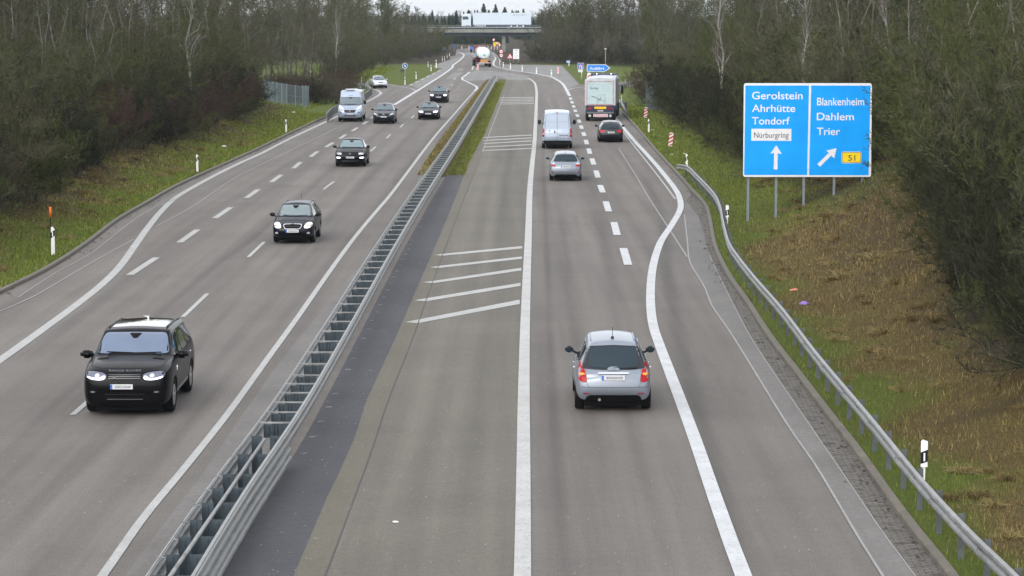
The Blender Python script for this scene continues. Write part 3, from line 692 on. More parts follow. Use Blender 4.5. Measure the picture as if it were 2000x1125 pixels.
# striped hazard boards
def stripes(mb_w, mb_r, w_, z0, h, y=-.025, mirror=False, tilt=1.0, n=4):
    mb_w.box((0, 0, z0+h/2), (w_, .04, h), bev=.008)
    sgn = -1 if mirror else 1; st = h/(n-.5)
    for k in range(n+1):
        a = z0-w_*.35*tilt+k*st*1.0; pts = [(-w_/2*sgn, a), (w_/2*sgn, a+w_*.7*tilt), (w_/2*sgn, a+w_*.7*tilt+st*.5), (-w_/2*sgn, a+st*.5)]
        out = []
        cl = [(x_, min(max(z_, z0+.01), z0+h-.01)) for x_, z_ in pts]
        if cl[2][1]-cl[1][1] > .01 or cl[3][1]-cl[0][1] > .01: mb_r.prism(cl if not mirror else cl[::-1], .006, 'XZ', y)
def beacon(px, py, h, w_, lab, tilt_y=0.0, mirror=False, z0=.3, n=4):
    r = empty('hazard_board'); mw, mr = MB(), MB(); stripes(mw, mr, w_, z0, h, mirror=mirror, n=n)
    o = mw.build('board', M['sign_white'], r); mr.build('red_stripes', M['sign_red'], o)
    mb = MB(); mb.cyl((0, .05, (z0+h*.7)/2), .03, z0+h*.7, n=8); mb.build('post', M['sign_back'], r)
    o = put(r, px, py, lab, 'red and white striped hazard boards', 1.0, cat='hazard board'); o.rotation_euler = (0, tilt_y, 0); return o
beacon(1260, 231, .88, .28, 'striped hazard board by the slim post, farther of the two on the right grass', .12, z0=.06)
beacon(1308.5, 287, .92, .27, 'striped hazard board on leaf litter before the curled guard rail start', .12, z0=.04)
beacon(1090, 152, .95, .28, 'striped hazard board at the right end of the white bollards', 0, z0=.55)
beacon(932, 139, .95, .30, 'striped hazard board standing just in front of the tanker', .12, z0=.15, mirror=True)
# ================================================================ signs
def disc_sign(px, py, zc, r_, face, lab, rim=None, post=True, content=None, cat='road sign', hpost=None):
    x, y, _ = G(px, py); z = max(0, float(height(x, y))); R0 = empty('road_sign', (x, y, z), 0, lab, cat)
    mb = MB(); mb.cyl((0, 0, zc), r_, .03, 'Y', 32, smooth=False); mb.build('rim', rim or M['sign_white'], R0)
    mb = MB(); mb.cyl((0, -.018, zc), r_*.86, .012, 'Y', 32, smooth=False); f = mb.build('face', face, R0)
    mb = MB(); mb.cyl((0, .04, (zc+r_*.5)/2), .035, zc+r_*.5, n=8); mb.build('post', M['sign_back'], R0)
    if content: content(R0, zc)
    return R0
def arrow_poly(cx, cz, ang, L, hw, sw, hl):
    pts = [(-sw/2, -L/2), (sw/2, -L/2), (sw/2, L/2-hl), (hw/2, L/2-hl), (0, L/2), (-hw/2, L/2-hl), (-sw/2, L/2-hl)]
    c, s_ = math.cos(ang), math.sin(ang); return [(cx+x*c-z*s_, cz+x*s_+z*c) for x, z in pts]
def wa(R0, zc):
    mb = MB(); mb.prism(arrow_poly(.0, zc, math.radians(-135), .42, .26, .08, .18), .005, 'XZ', -.03); mb.build('arrow', M['sign_white'], R0)
disc_sign(791, 164, 2.30, .36, pm('sign_dim_blue', (.02, .10, .28), .4), 'round blue arrow sign on a tall thin post in the left grass', content=wa)
x, y, _ = G(786, 156); r = empty('cabinet', (x, y, max(0, float(height(x, y)))), 0, 'small dark roadside cabinet left of the round blue sign post', 'cabinet')
mb = MB(); mb.box((0, 0, 1.25), (.55, .3, .34), bev=.02); mb.box((-.15, 0, .6), (.05, .05, 1.2)); mb.box((.15, 0, .6), (.05, .05, 1.2)); mb.build('housing', pm('cabinet_dark', (.04, .05, .05), .6), r)
x, y, _ = G(1218, 212); r = empty('cabinet', (x, y, max(0, float(height(x, y)))), 0, 'small dark box on the grass right of the box trailer', 'cabinet')
mb = MB(); mb.box((0, 0, .25), (.62, .4, .5), bev=.03); mb.box((0, 0, .53), (.66, .44, .05), bev=.01); mb.build('housing', MATS['cabinet_dark'], r)
# speed and ban signs by the bend
x, y, _ = G(979, 128); r = empty('double_road_sign', (x, y, 0), 0, 'two round red rimmed signs one above the other beside the tanker', 'road sign')
for k, zc in enumerate((2.4, 1.72)):
    mb = MB(); mb.cyl((0, -.02*k, zc), .34, .03, 'Y', 28, smooth=False); f = mb.build('disc', M['sign_red'], r)
    mb = MB(); mb.cyl((0, -.02-.02*k, zc), .25, .014, 'Y', 28, smooth=False); g_ = mb.build('face', M['sign_white'], f)
    mb = MB()
    if k == 0: mb.box((-.06, -.05, zc), (.10, .01, .10)); mb.box((.07, -.05, zc), (.1, .01, .08))
    else: mb.box((0, -.07, zc), (.28, .01, .07))
    mb.build('symbol', M['sign_ink'], f)
mb = MB(); mb.cyl((0, .05, 1.3), .04, 2.6, n=8); mb.build('post', M['sign_back'], r)
mb = MB(); mb.prism([(-.35, 0), (-.23, 0), (-.23, 1.1), (-.29, 1.15), (-.35, 1.1)], .07, 'XZ', 0); mb.build('white_marker', M['white_plastic'], r)
x, y, _ = G(996, 126); r = empty('warning_sign', (x, y, 0), 0, 'red triangular warning sign beside the white information board', 'warning sign')
t_ = [(-.60, 1.02), (.60, 1.02), (0, 2.02)]
def shr(P, k):
    cx = sum(p[0] for p in P)/3; cz = sum(p[1] for p in P)/3; return [(cx+(a-cx)*k, cz+(b_-cz)*k) for a, b_ in P]
mb = MB(); mb.prism(t_, .03, 'XZ', 0); o = mb.build('triangle', M['sign_red'], r)
mb = MB(); mb.prism(shr(t_, .66), .008, 'XZ', -.008); mb.build('face', M['sign_white'], o)
mb = MB(); mb.box((-.07, -.015, 1.27), (.05, .008, .30)); mb.box((.07, -.015, 1.27), (.05, .008, .30)); mb.prism([(-.13, 1.38), (-.01, 1.38), (-.07, 1.5)], .006, 'XZ', -.018); mb.prism([(.01, 1.22), (.13, 1.22), (.07, 1.12)], .006, 'XZ', -.018); mb.build('symbol', M['sign_ink'], o)
mb = MB(); mb.cyl((0, .05, .7), .035, 1.4, n=8); mb.build('post', M['sign_back'], r)
x, y, _ = G(1008, 125); r = empty('information_board', (x, y, 0), 0, 'tall white information board on two legs beside the bridge pier', 'sign board')
mb = MB(); mb.box((0, 0, 1.75), (1.08, .04, 1.75)); o = mb.build('board', M['sign_white'], r)
mb = MB()
for zz in (2.45, 2.33): mb.box((0, -.024, zz), (.62, .006, .05))
mb.box((0, -.024, 1.53), (1.0, .006, .03)); mb.box((0, -.024, 1.85), (.12, .006, .05)); mb.box((.05, -.024, 1.98), (.05, .006, .22)); mb.box((-.05, -.024, 1.98), (.05, .006, .22)); mb.box((0, -.024, 1.2), (.12, .006, .25)); mb.build('lettering', M['plate_grey'], o)
mb = MB(); [mb.box((k*.45, .04, .45), (.06, .05, .9)) for k in (-1, 1)]; mb.build('leg', M['sign_back'], r)
mb = MB(); [mb.box((k*.45, .0, .08), (.3, .5, .16)) for k in (-1, 1)]; mb.build('foot', M['black_plastic'], r)
# end of motorway sign
x, y, _ = G(1136, 155); r = empty('motorway_end_sign', (x, y, 0), 0, 'square blue motorway sign struck through in red above a white plate', 'road sign')
mb = MB(); mb.box((-.12, 0, 1.78), (.84, .03, .86), bev=.01); o = mb.build('plate', M['sign_white'], r)
mb = MB(); mb.box((-.12, -.018, 1.78), (.77, .01, .79)); mb.build('face', pm('sign_plain_blue', (.02, .13, .50), .4), o)
mb = MB(); mb.prism([(-.40, 1.44), (-.22, 1.44), (-.14, 2.0), (-.2, 2.0)], .004, 'XZ', -.03); mb.prism([(.16, 1.44), (-.02, 1.44), (-.10, 2.0), (-.04, 2.0)], .004, 'XZ', -.03); mb.box((-.12, -.028, 1.82), (.5, .006, .08)); mb.build('symbol', M['sign_white'], o)
mb = MB(); mb.prism([(-.46, 1.40), (-.40, 1.40), (.24, 2.10), (.24, 2.16), (.18, 2.16), (-.46, 1.46)], .004, 'XZ', -.038); mb.build('red_bar', M['sign_red'], o)
mb = MB(); mb.box((-.15, 0, 1.14), (.62, .03, .30)); o = mb.build('lower_plate', M['sign_white'], r)
mb = MB(); text_into(mb, '400 m', -.38, .08, 1.07, .14, -.02); mb.build('lettering', M['plate_grey'], o)
mb = MB(); mb.cyl((0, .04, 1.0), .05, 2.0, n=8); mb.build('post', M['white_plastic'], r)
# exit sign
x, y, _ = G(1166, 164); r = empty('exit_sign', (x, y, 0), 0, 'blue arrow shaped Ausfahrt sign above the box trailer', 'exit sign')
s_ = SCALE(164); k_ = 1/s_
def q(u, v): return ((1090+u/11.11-1166)*k_, (164-(90+v/11.11))*k_)
ol = [q(625, 400), q(1035, 400), q(1135, 480), q(1010, 558), q(622, 552)]
ol = ol[::-1]
mb = MB(); mb.prism(ol, .04, 'XZ', 0); o = mb.build('panel', M['sign_white'], r)
il = [q(638, 412), q(1028, 412), q(1112, 480), q(1004, 546), q(636, 541)]; mb = MB(); mb.prism(il[::-1], .008, 'XZ', -.008); mb.build('face', pm('exit_blue', (.01, .22, .75), .35), o)
mb = MB(); a, b_ = q(680, 512), q(1002, 512); text_into(mb, 'Ausfahrt', a[0], b_[0], a[1], (512-452)/11.11*k_, -.012, bold=.02); mb.build('lettering', M['sign_white'], o)
for u in (685, 968):
    mb = MB(); a = q(u, 560); mb.cyl((a[0], .06, 1.15), .045, 2.3, n=8); mb.build('post', M['sign_back'], r)
# small distant signs and a lamp
x, y, _ = G(1110.5, 129); r = empty('small_sign', (x, y, 0), 0, 'small pale blue plate on a short white post on the right grass', 'sign')
mb = MB(); mb.box((-.05, 0, .72), (.62, .04, .38)); mb.build('plate', pm('pale_blue_sign', (.35, .48, .72), .4), r); mb = MB(); mb.box((.06, .03, .35), (.13, .05, .7)); mb.build('post', M['white_plastic'], r)
x, y, _ = G(1182.4, 137); r = empty('street_lamp', (x, y, 0), 0, 'thin grey mast with a small white head before the woods', 'lamp mast')
mb = MB(); mb.cyl((0, 0, 1.65), .06, 3.3, n=8, r2=.045); mb.build('mast', pm('lamp_mast', (.28, .30, .26), .6), r); mb = MB(); mb.cyl((0, 0, 3.36), .18, .12, n=14, r2=.10); mb.box((0, 0, 3.28), (.42, .06, .04)); mb.build('head', M['white_plastic'], r)
x, y, _ = G(966, 101); x2 = x; r = empty('yellow_sign', (x, y, 0), 0, 'yellow sign board among round signs beyond the bridge', 'sign board')
mb = MB(); mb.box((0, 0, 1.75), (.62, .05, 1.0)); mb.box((.7, .05, 1.9), (.9, .05, .5)); mb.build('board', M['sign_yellow'], r); mb = MB(); mb.box((0, .05, .8), (.08, .06, 1.6)); mb.box((.8, .09, .8), (.08, .06, 1.6)); mb.build('post', M['sign_back'], r)
for dx_, dz_, lab in ((-.2, 2.75, 'round sign topmost left beyond the bridge above the yellow board'), (.55, 2.0, 'small round red rimmed sign on the yellow board beyond the bridge'), (1.15, 1.55, 'lowest round sign right of the yellow board beyond the bridge')):
    R0 = empty('road_sign', (x2+dx_, y-.35, 0), 0, lab, 'road sign'); mb = MB(); mb.cyl((0, 0, dz_), .30, .03, 'Y', 24, smooth=False); f = mb.build('disc', M['sign_red'], R0)
    mb = MB(); mb.cyl((0, -.02, dz_), .22, .02, 'Y', 24, smooth=False); mb.build('face', M['sign_white'], f); mb = MB(); mb.box((0, .04, dz_/2), (.05, .04, dz_)); mb.build('post', M['sign_back'], R0)
x, y, _ = G(921, 102.5); r = empty('arrow_trailer', (x, y, 0), 0, 'small blue arrow board on a dark stand on the far bend', 'arrow board')
mb = MB(); mb.box((0, 0, .95), (.85, .06, .75)); mb.build('board', pm('trailer_blue', (.04, .15, .5), .5), r); mb = MB(); mb.box((0, .05, .35), (.3, .3, .7)); mb.build('stand', M['black_plastic'], r)
disc_sign(867, 101, .75, .34, MATS['sign_dim_blue'], 'low round blue sign at the dark hedge before the bend')
x, y, _ = G(887, 101); r = empty('blue_sign', (x, y, 0), 0, 'narrow upright blue sign at the bend left of the bridge', 'sign'); mb = MB(); mb.box((0, 0, 1.3), (.5, .05, .9)); mb.build('plate', MATS['sign_dim_blue'], r); mb = MB(); mb.box((0, .05, .5), (.07, .05, 1.0)); mb.build('post', M['sign_back'], r)
# row of red and white construction beacons across the far road
r = empty('traffic_cone_post'); mb = MB(); mb.box((0, 0, .45), (.22, .05, .8)); mb.build('board', M['sign_white'], r); mb = MB(); mb.box((0, -.03, .62), (.2, .01, .18)); mb.box((0, -.03, .28), (.2, .01, .16)); mb.build('red_stripes', M['sign_red'], r)
for k, px in enumerate((902, 916, 929, 935, 941, 947, 953, 960, 966, 971)):
    put(r, px, 96.5+.3*math.sin(k), 'small red and white beacon in the row across the far road under the bridge', 'small beacons across the far road', 1.0, cat='beacon')
# ---------------------------------------------------------------- big direction sign
bx_, by_, _ = G(1462, 436); S0 = SCALE(436); by_ -= 0
sg = empty('direction_sign', (bx_, by_, 0), math.radians(0), 'big blue direction sign with Gerolstein and Trier on the right slope', 'direction sign')
# local frame: u,v pixels of a 3.517x enlargement that starts at photo pixel 1400,130
def sq(u, v):
    X, Y, Z = AT(1400+u/3.517, 130+v/3.517, by_); return (X-bx_, Z)
def spoly(P): return [sq(*p) for p in P]
def rrect(u0, v0, u1, v1, r_, sk=0):
    out = []
    for cu, cv, a0 in ((u1-r_, v0+r_, -90), (u1-r_, v1-r_, 0), (u0+r_, v1-r_, 90), (u0+r_, v0+r_, 180)):
        for k in range(5):
            a = math.radians(a0+22.5*k); out.append((cu+r_*math.cos(a)+sk*(v1-cv)/(v1-v0), cv+r_*math.sin(a)))
    return out
mb = MB(); mb.prism(spoly(rrect(180, 114, 1059, 758, 16, 6)), .06, 'XZ', -.03); panel = mb.build('panel', M['sign_white'], sg)
mb = MB()
mb.prism(spoly([(196, 130), (633, 130), (620, 744), (187, 744)]), .006, 'XZ', -.036); mb.prism(spoly([(648, 130), (1055, 131), (1042, 746), (633, 745)]), .006, 'XZ', -.036); face = mb.build('face', M['sign_blue'], panel)
mb = MB()
for v in (288, 522, 706): mb.prism(spoly([(196, v), (632, v), (632, v+1.6), (196, v+1.6)]), .002, 'XZ', -.038); mb.prism(spoly([(650, v), (1040, v), (1040, v+1.6), (650, v+1.6)]), .002, 'XZ', -.038)
mb.build('panel_joint', pm('sign_joint_blue', (.003, .24, .7), .5), face)
TB = .008
def stext(mb, t, u0, u1, vb, vt, y=-.040, bold=TB):
    a, b_, c_ = sq(u0, vb), sq(u1, vb), sq(u0, vt); text_into(mb, t, a[0], b_[0], a[1], c_[1]-a[1], y, bold=bold)
for t, u0, u1, vt, vb in (('Gerolstein', 241, 589, 170, 224), ('Ahrhütte', 241, 538, 258, 311), ('Tondorf', 241, 500, 344, 397), ('Blankenheim', 688, 1012, 211, 266), ('Dahlem', 686, 941, 314, 368), ('Trier', 686, 846, 416, 470)):
    mb = MB(); stext(mb, t, u0, u1, vb, vt); mb.build('lettering', M['sign_white'], face)
mb = MB(); mb.prism(spoly([(237, 427), (512, 428), (511, 510), (236, 509)]), .003, 'XZ', -.039); wb = mb.build('white_field', M['sign_white'], face)
mb = MB(); stext(mb, 'Nürburgring', 255, 493, 489, 449, -.042, .0); mb.build('lettering', M['sign_ink'], wb)
mb = MB(); mb.prism(spoly([(390, 706), (416, 707), (418, 594), (446, 601), (408, 540), (367, 598), (393, 592)]), .003, 'XZ', -.039); mb.build('arrow', M['sign_white'], face)
mb = MB(); mb.prism(spoly([(690, 669), (708, 688), (786, 610), (806, 630), (822, 560), (750, 577), (770, 592)]), .003, 'XZ', -.039); mb.build('arrow', M['sign_white'], face)
mb = MB(); mb.prism(spoly(rrect(857, 584, 992, 664, 9)), .003, 'XZ', -.039); yb = mb.build('route_badge', M['sign_white'], face)
mb = MB(); mb.prism(spoly(rrect(860, 588, 989, 660, 8)), .002, 'XZ', -.041); mb.build('badge_border', M['sign_ink'], yb)
mb = MB(); mb.prism(spoly(rrect(863, 591, 986, 657, 7)), .002, 'XZ', -.043); mb.build('badge_face', M['sign_yellow'], yb)
mb = MB(); stext(mb, '51', 901, 950, 646, 605, -.046, .0); mb.build('lettering', M['sign_ink'], yb)
for u, yb_ in ((217, 436), (410, 431), (600, 412), (808, 380), (1003, 352)):
    a = sq(u, 740); X = a[0]+bx_; zb = float(height(X, by_+.08))-.15; mb = MB()
    mb.box((a[0], .08, (zb+a[1])/2), (.10, .012, a[1]-zb)); mb.box((a[0]-.045, .11, (zb+a[1])/2), (.012, .07, a[1]-zb)); mb.box((a[0]+.045, .11, (zb+a[1])/2), (.012, .07, a[1]-zb)); mb.build('post', pm('sign_post_steel', (.20, .24, .27), .5, .2), sg)
mb = MB()
for v in (180, 330, 480, 630, 720): a, b_ = sq(190, v), sq(1045, v); mb.box(((a[0]+b_[0])/2, .052, a[1]), (b_[0]-a[0], .04, .05))
mb.build('back_rail', M['steel'], sg)
# ================================================================ wire fences
def wire_fence(P, h, label, col):
    x0, y0, _ = P[0]; root = empty('wire_fence', (x0, y0, max(0, float(height(x0, y0)))), 0, label, 'fence')
    pts = resample([Vector((p[0], p[1], 0)) for p in P], .09); mb = MB()
    for i, p in enumerate(pts):
        z = max(0, float(height(p.x, p.y)))-root.location.z; mb.box((p.x-x0, p.y-y0, z+h/2), (.034, .006, h+.06*math.sin(i*.7)))
    for zz in (.1, h*.5, h-.05): mb.tube([(p.x-x0, p.y-y0, max(0, float(height(p.x, p.y)))-root.location.z+zz) for p in pts[::8]], .018, 4)
    mb.build('mesh_panel', col, root)
    for i in range(0, len(pts), 10):
        p = pts[i]; z = max(0, float(height(p.x, p.y)))-root.location.z; mb = MB(); mb.box((p.x-x0, p.y-y0-.03, z+h/2+.03), (.05, .05, h+.1)); mb.build('post', M['sign_back'], root)
M['wire'] = pm('fence_wire', (.15, .20, .22), .6, .2)
wire_fence(GP([(514,206),(535,209.5),(560,211),(590,211.5),(604,210)]), 2.05, 'pale wire mesh fence in front of the dark bushes on the left', M['wire'])
wire_fence(GP([(1262,213),(1272,217),(1283,220),(1294,218)]), 2.05, 'grey wire mesh fence half hidden by bushes right of the road', pm('fence_wire_dim', (.05, .075, .09), .7, .1))
# ================================================================ bridge
BDm = 572.0
br = empty('road_bridge', AT(945, 101, BDm), 0, 'grey road bridge crossing the motorway in the distance', 'bridge'); br.location.z = 0
bx0 = br.location.x; zdk = AT(945, 57.5, BDm)[2]; zgt = AT(945, 63.5, BDm)[2]; zgb = AT(945, 70.5, BDm)[2]
mb = MB(); mb.box((-8, 4, (zdk+zgt)/2), (110, 11, zdk-zgt)); mb.build('deck', M['concrete'], br)
mb = MB(); [mb.box((-8, 0.2+k*3.5, (zgt+zgb)/2-.003), (106, .9, zgt-zgb)) for k in range(3)]; mb.build('girder', M['girder'], br)
for k in range(3):
    mb = MB(); mb.box((4.6, .4+k*3.4, zgb/2-.6), (.85, .9, zgb+1.2)); mb.build('pier', M['concrete'], br)
mb = MB(); [mb.tube([(-62, -1.4, zdk+z), (46, -1.4, zdk+z)], .035, 5) for z in (.55, .95)]; [mb.box((x, -1.4, zdk+.5), (.05, .05, 1.0)) for x in np.arange(-62, 46, 2.5)]; mb.sweep([(0, zdk+.35), (.05, zdk+.35), (.05, zdk+.62), (0, zdk+.62)], [(-62, -1.1, 0), (46, -1.1, 0)]); mb.build('railing', pm('bridge_railing', (.28, .31, .33), .5, .3), br)
BRZ = zdk
# ================================================================ litter
def scrap(px, py, col, s, lab, nm='litter', seed=0):
    rg = random.Random(seed+int(px)); x, y, _ = G(px, py); zz = float(height(x, y))
    for _ in range(6): x, y, _ = G(px, py, max(zz, .016)); zz = max(float(height(x, y)), .016)
    mb = MB(); bm2 = bmesh.new(); bmesh.ops.create_icosphere(bm2, subdivisions=2, radius=1)
    for v in bm2.verts: v.co = Vector((v.co.x*s*rg.uniform(.7, 1.3), v.co.y*s*.5*rg.uniform(.6, 1.4), max(0, v.co.z)*s*.45*rg.uniform(.4, 1.5)))
    mb._merge(bm2, Matrix.Identity(4)); o = mb.build(nm, col, None, label=lab, cat='litter'); o.location = (x, y, zz)
P_ = pm('paper_white', (.75, .75, .74), .7); PK = pm('plastic_pink', (.75, .25, .2), .5); PU = pm('plastic_purple', (.30, .18, .62), .5)
scrap(1551, 567, PK, .13, 'pinkish scrap of litter on the brown slope'); scrap(1571, 594, PU, .16, 'purple crumpled litter on the brown slope behind the guard rail')
scrap(773, 1020, P_, .055, 'white paper scrap on the hatched lane near the camera'); scrap(437, 287, P_, .20, 'white rag on the left grass between two delineators')
scrap(1274, 254, P_, .12, 'white scrap beside the slim post on the right grass'); scrap(1287, 267, P_, .11, 'white scrap on the grass left of the nearer striped board'); scrap(1313, 302, P_, .12, 'white scrap right before the guard rail start')
scrap(1336, 301, P_, .13, 'pale scrap on leaf litter above the guard rail start')
scrap(572, 223, P_, .16, 'white scrap on the grass below the left wire fence')
M['speck'] = pm('pale_grit', (.27, .26, .24), .9)
rg = np.random.default_rng(5); V = []; F = []
for k in range(420):
    if k % 3: px, py = rg.uniform(480, 1400), rg.uniform(450, 1125)
    else: D = rg.uniform(36, 130); x = float(Bx(D))+rg.uniform(.5, 1.7); py = None
    if k % 3: x, D, _ = G(px, py)
    if not (Lx(D)+.3 < x < Rx(D)-.3): continue
    r_ = rg.uniform(.006, .019); a = rg.uniform(0, 6.28); n = len(V)
    for q_ in range(3): V.append((x+r_*math.cos(a+q_*2.09), D+r_*math.sin(a+q_*2.09), .022))
    V.append((x, D, .022+r_)); F += [(n, n+1, n+3), (n+1, n+2, n+3), (n+2, n, n+3)]
link('grit', npmesh('grit', V, F, M['speck']), None, kind='stuff')
# ================================================================ vehicles
# local frame: x right of the car as seen from behind, +y forward, z up; origin on the ground under the middle
PAINT = {}
def paint(name, c, metal=.3, rough=.35, coat=1.0): return pm('paint_'+name, c, rough, metal, coat, .12, var=.04)
PB = paint('black', (.0025, .0025, .004), .0, .3, .16); PN = paint('dark_blue', (.004, .005, .014), .1, .35, .3); PG = paint('graphite', (.016, .020, .028), .3, .35, .6)
PS = paint('silver', (.235, .265, .315), .4, .36, .6); PW = paint('white', (.62, .68, .76), .0, .35); PWV = paint('van_silver_blue', (.36, .43, .54), .25, .4); PSL = paint('light_silver', (.55, .58, .64), .3, .35)
class Car:
    def __init__(c, L, W, H, **k):
        c.L, c.W, c.H = L, W, H
        d = dict(hf=.72, hc=.98, yc=1.15, yt=1.95, yr=None, yb=None, hb=None, zb=.22, belt=None, roofw=.56, nose=.10, tail=.06, wheel=.33, fa=.85, ra=None, rearw=None, cham=.06, hood_round=.06, crown=.03, box=False, hre=None, crease=.45)
        d.update(k); c.__dict__.update(d); h = W/2
        if c.yr is None: c.yr = L-.55
        if c.yb is None: c.yb = L-.12
        if c.hb is None: c.hb = c.hc+.06
        if c.belt is None: c.belt = c.hc-.02
        if c.ra is None: c.ra = L-.80
        if c.hre is None: c.hre = H-.06
        # stations (distance from front, half width, belt z, belt half width, top z, top half width)
        rw = c.roofw; st = []
        hm = c.hf+(c.hc-c.hf)*.62
        st.append((.00, h-.16, c.hf-.12, h-.20, c.hf-.06, (h-.2)*.8)); st.append((.14, h-.06, c.hf-.07, h-.11, c.hf, (h-.11)*.8))
        st.append((.42, h-.01, c.hf-.02, h-.07, c.hf+.07, (h-.07)*.82)); st.append((c.yc*.55, h, hm-.05, h-.05, hm+.02, (h-.05)*.84))
        st.append((c.yc-.10, h, c.hc-.06, h-.05, c.hc, (h-.05)*.84)); st.append((c.yc+.02, h, c.belt, h-.05, c.hc+.045, (h-.06)*.84))
        for f in (.33, .66): st.append((c.yc+(c.yt-c.yc)*f+.02, h, c.belt+.01, h-.05, c.hc+.04+(c.H-.04-c.hc)*(f*1.04), (h-.06)*.84*(1-f)+rw*f))
        st.append((c.yt, h, c.belt+.02, h-.05, c.H-.035, rw)); st.append((c.yt+.22, h, c.belt+.03, h-.05, c.H-.004, rw+.005))
        ym = (c.yt+c.yr)/2; st.append((ym, h, c.belt+.05, h-.05, c.H, rw)); st.append((c.yr-.18, h-.005, c.belt+.07, h-.06, c.hre+.012, rw-.02))
        st.append((c.yr, h-.01, c.belt+.08, h-.07, c.hre-.02, rw-.035)); rwb = c.rearw or (h-.16)
        st.append(((c.yr+c.yb)/2, h-.02, c.hb-.02, h-.08, (c.hre+c.hb)/2+.02, (rw-.035+rwb)/2))
        st.append((c.yb, h-.04, c.hb-.05, h-.10, c.hb, rwb)); st.append((c.L-.03, h-.07, c.hb-.10, h-.14, c.hb-.05, rwb-.02)); st.append((c.L, h-.12, c.hb-.2, h-.2, c.hb-.16, rwb-.05))
        c.st = [s for s in st]; c.st.sort(key=lambda s: s[0])
    def body(c, name, mat, parent):
        L, zb = c.L, c.zb; bm = bmesh.new(); rings = []; N = len(c.st); cr = c.crown
        for i, (s, w, bz, bw, tz, tw) in enumerate(c.st):
            y = L/2-s; z0 = zb+(.02 if i in (0, N-1) else 0)
            half = [(0, z0), (w*.72, z0), (w-.03, z0+.05), (w, z0+.42*(bz-z0)), (w-.005, z0+.80*(bz-z0)), (bw, bz), (tw, tz-c.cham*.6), (tw*.72, tz), (0, tz+cr)]
            off = [0]*9
            if i == 0: off = [-.16, -.14, -.05, .05, .03, -.02, -.09, -.08, -.06]
            if i == N-1: off = [.16, .12, .02, -.05, -.02, .0, .02, .02, .02]
            pts = [(x, y+o_, z) for (x, z), o_ in zip(half, off)]
            R = [bm.verts.new(p) for p in pts]; Lf = [bm.verts.new((-p[0], p[1], p[2])) for p in pts[1:8]]
            rings.append(R+Lf[::-1])   # 0..8 right, then 9..15 left going down
        n = 16
        for A, B in zip(rings, rings[1:]):
            for k in range(n): bm.faces.new((A[k], A[(k+1) % n], B[(k+1) % n], B[k]))
        for R, front in ((rings[0], True), (rings[-1], False)):
            # rows between left and right: bottom row 0/1/2, side rows 3..5, top row 6..8
            right = [R[2], R[3], R[4], R[5], R[6]]; left = [R[14], R[13], R[12], R[11], R[10]]
            bot = [R[14], R[15], R[0], R[1], R[2]]; top = [R[10], R[9], R[8], R[7], R[6]]
            bul = c.nose if front else -c.tail; grid = [bot]
            for k in (1, 2, 3):
                a, b_ = left[k].co, right[k].co; rowv = [left[k]]
                for f, q in ((.14, .62), (.5, 1.0), (.86, .62)):
                    p = a.lerp(b_, f); rowv.append(bm.verts.new((p.x, p.y+bul*q, p.z)))
                rowv.append(right[k]); grid.append(rowv)
            grid.append(top)
            for v, q in zip(bot[1:4], (.5, .9, .5)): v.co.y += bul*q
            for v, q in zip(top[1:4], (.5, .8, .5)): v.co.y += bul*q
            for g0, g1 in zip(grid, grid[1:]):
                for k in range(4):
                    f = (g0[k], g0[k+1], g1[k+1], g1[k])
                    bm.faces.new(f if not front else f[::-1])
        cl = bm.edges.layers.float.new('crease_edge')
        def crz(a, b_, v):
            e = bm.edges.get((a, b_))
            if e: e[cl] = v
        for A, B in zip(rings, rings[1:]):
            for k in (5, 6, 10, 11): crz(A[k], B[k], c.crease)
        keys = (c.yc+.02, c.yt, c.yr, c.yb); tr_rings = [i for i, s in enumerate(c.st) if any(abs(s[0]-q) < .005 for q in keys)]
        for i in tr_rings+[0, N-1]:
            for k in range(5, 11): crz(rings[i][k], rings[i][k+1], c.crease*(.8 if i not in (0, N-1) else .5))
        bmesh.ops.recalc_face_normals(bm, faces=bm.faces)
        me = bpy.data.meshes.new('cage'); bm.to_mesh(me); bm.free(); ob = bpy.data.objects.new('cage', me); COL.objects.link(ob)
        sm = ob.modifiers.new('s', 'SUBSURF'); sm.levels = 2; sm.render_levels = 2
        cuts = []
        mbc = MB()
        for ay in (c.fa, c.ra):
            for sx in (-1, 1): mbc.cyl((sx*(c.W/2-.04), L/2-ay, c.wheel), c.wheel+.055, .52, 'X', 28)
        cme = mbc.mesh('cut', mat); co_ = bpy.data.objects.new('cut', cme); COL.objects.link(co_)
        bo = ob.modifiers.new('b', 'BOOLEAN'); bo.object = co_; bo.operation = 'DIFFERENCE'; bo.solver = 'EXACT'
        dg = bpy.context.evaluated_depsgraph_get(); dg.update(); m2 = bpy.data.meshes.new_from_object(ob.evaluated_get(dg))
        bpy.data.objects.remove(co_); bpy.data.objects.remove(ob)
        m2.name = name; m2.materials.clear(); m2.materials.append(mat); m2.materials.append(M['trim'])
        for f in m2.polygons:
            f.use_smooth = True; f.material_index = 0; ce = f.center
            for ay in (c.fa, c.ra):
                r_ = math.hypot(ce.y-(L/2-ay), ce.z-c.wheel)
                if r_ < c.wheel+.05 and abs(ce.x) > c.W/2-.36: f.material_index = 1; f.use_smooth = False
            if ce.z < zb+.035 or (f.normal.z < -.8 and ce.z < .5): f.material_index = 1
        c.bvh = BVHTree.FromPolygons([v.co.copy() for v in m2.vertices], [tuple(p.vertices) for p in m2.polygons])
        o = link(name, m2, parent)
        mb = MB(); mb.box((0, 0, (.10+zb+.12)/2), (c.W*.74, c.L*.84, zb+.12-.10), bev=.03); mb.build('underbody_shade_box', M['trim'], parent); return o  # black floor box, added low to deepen the shade beneath the car
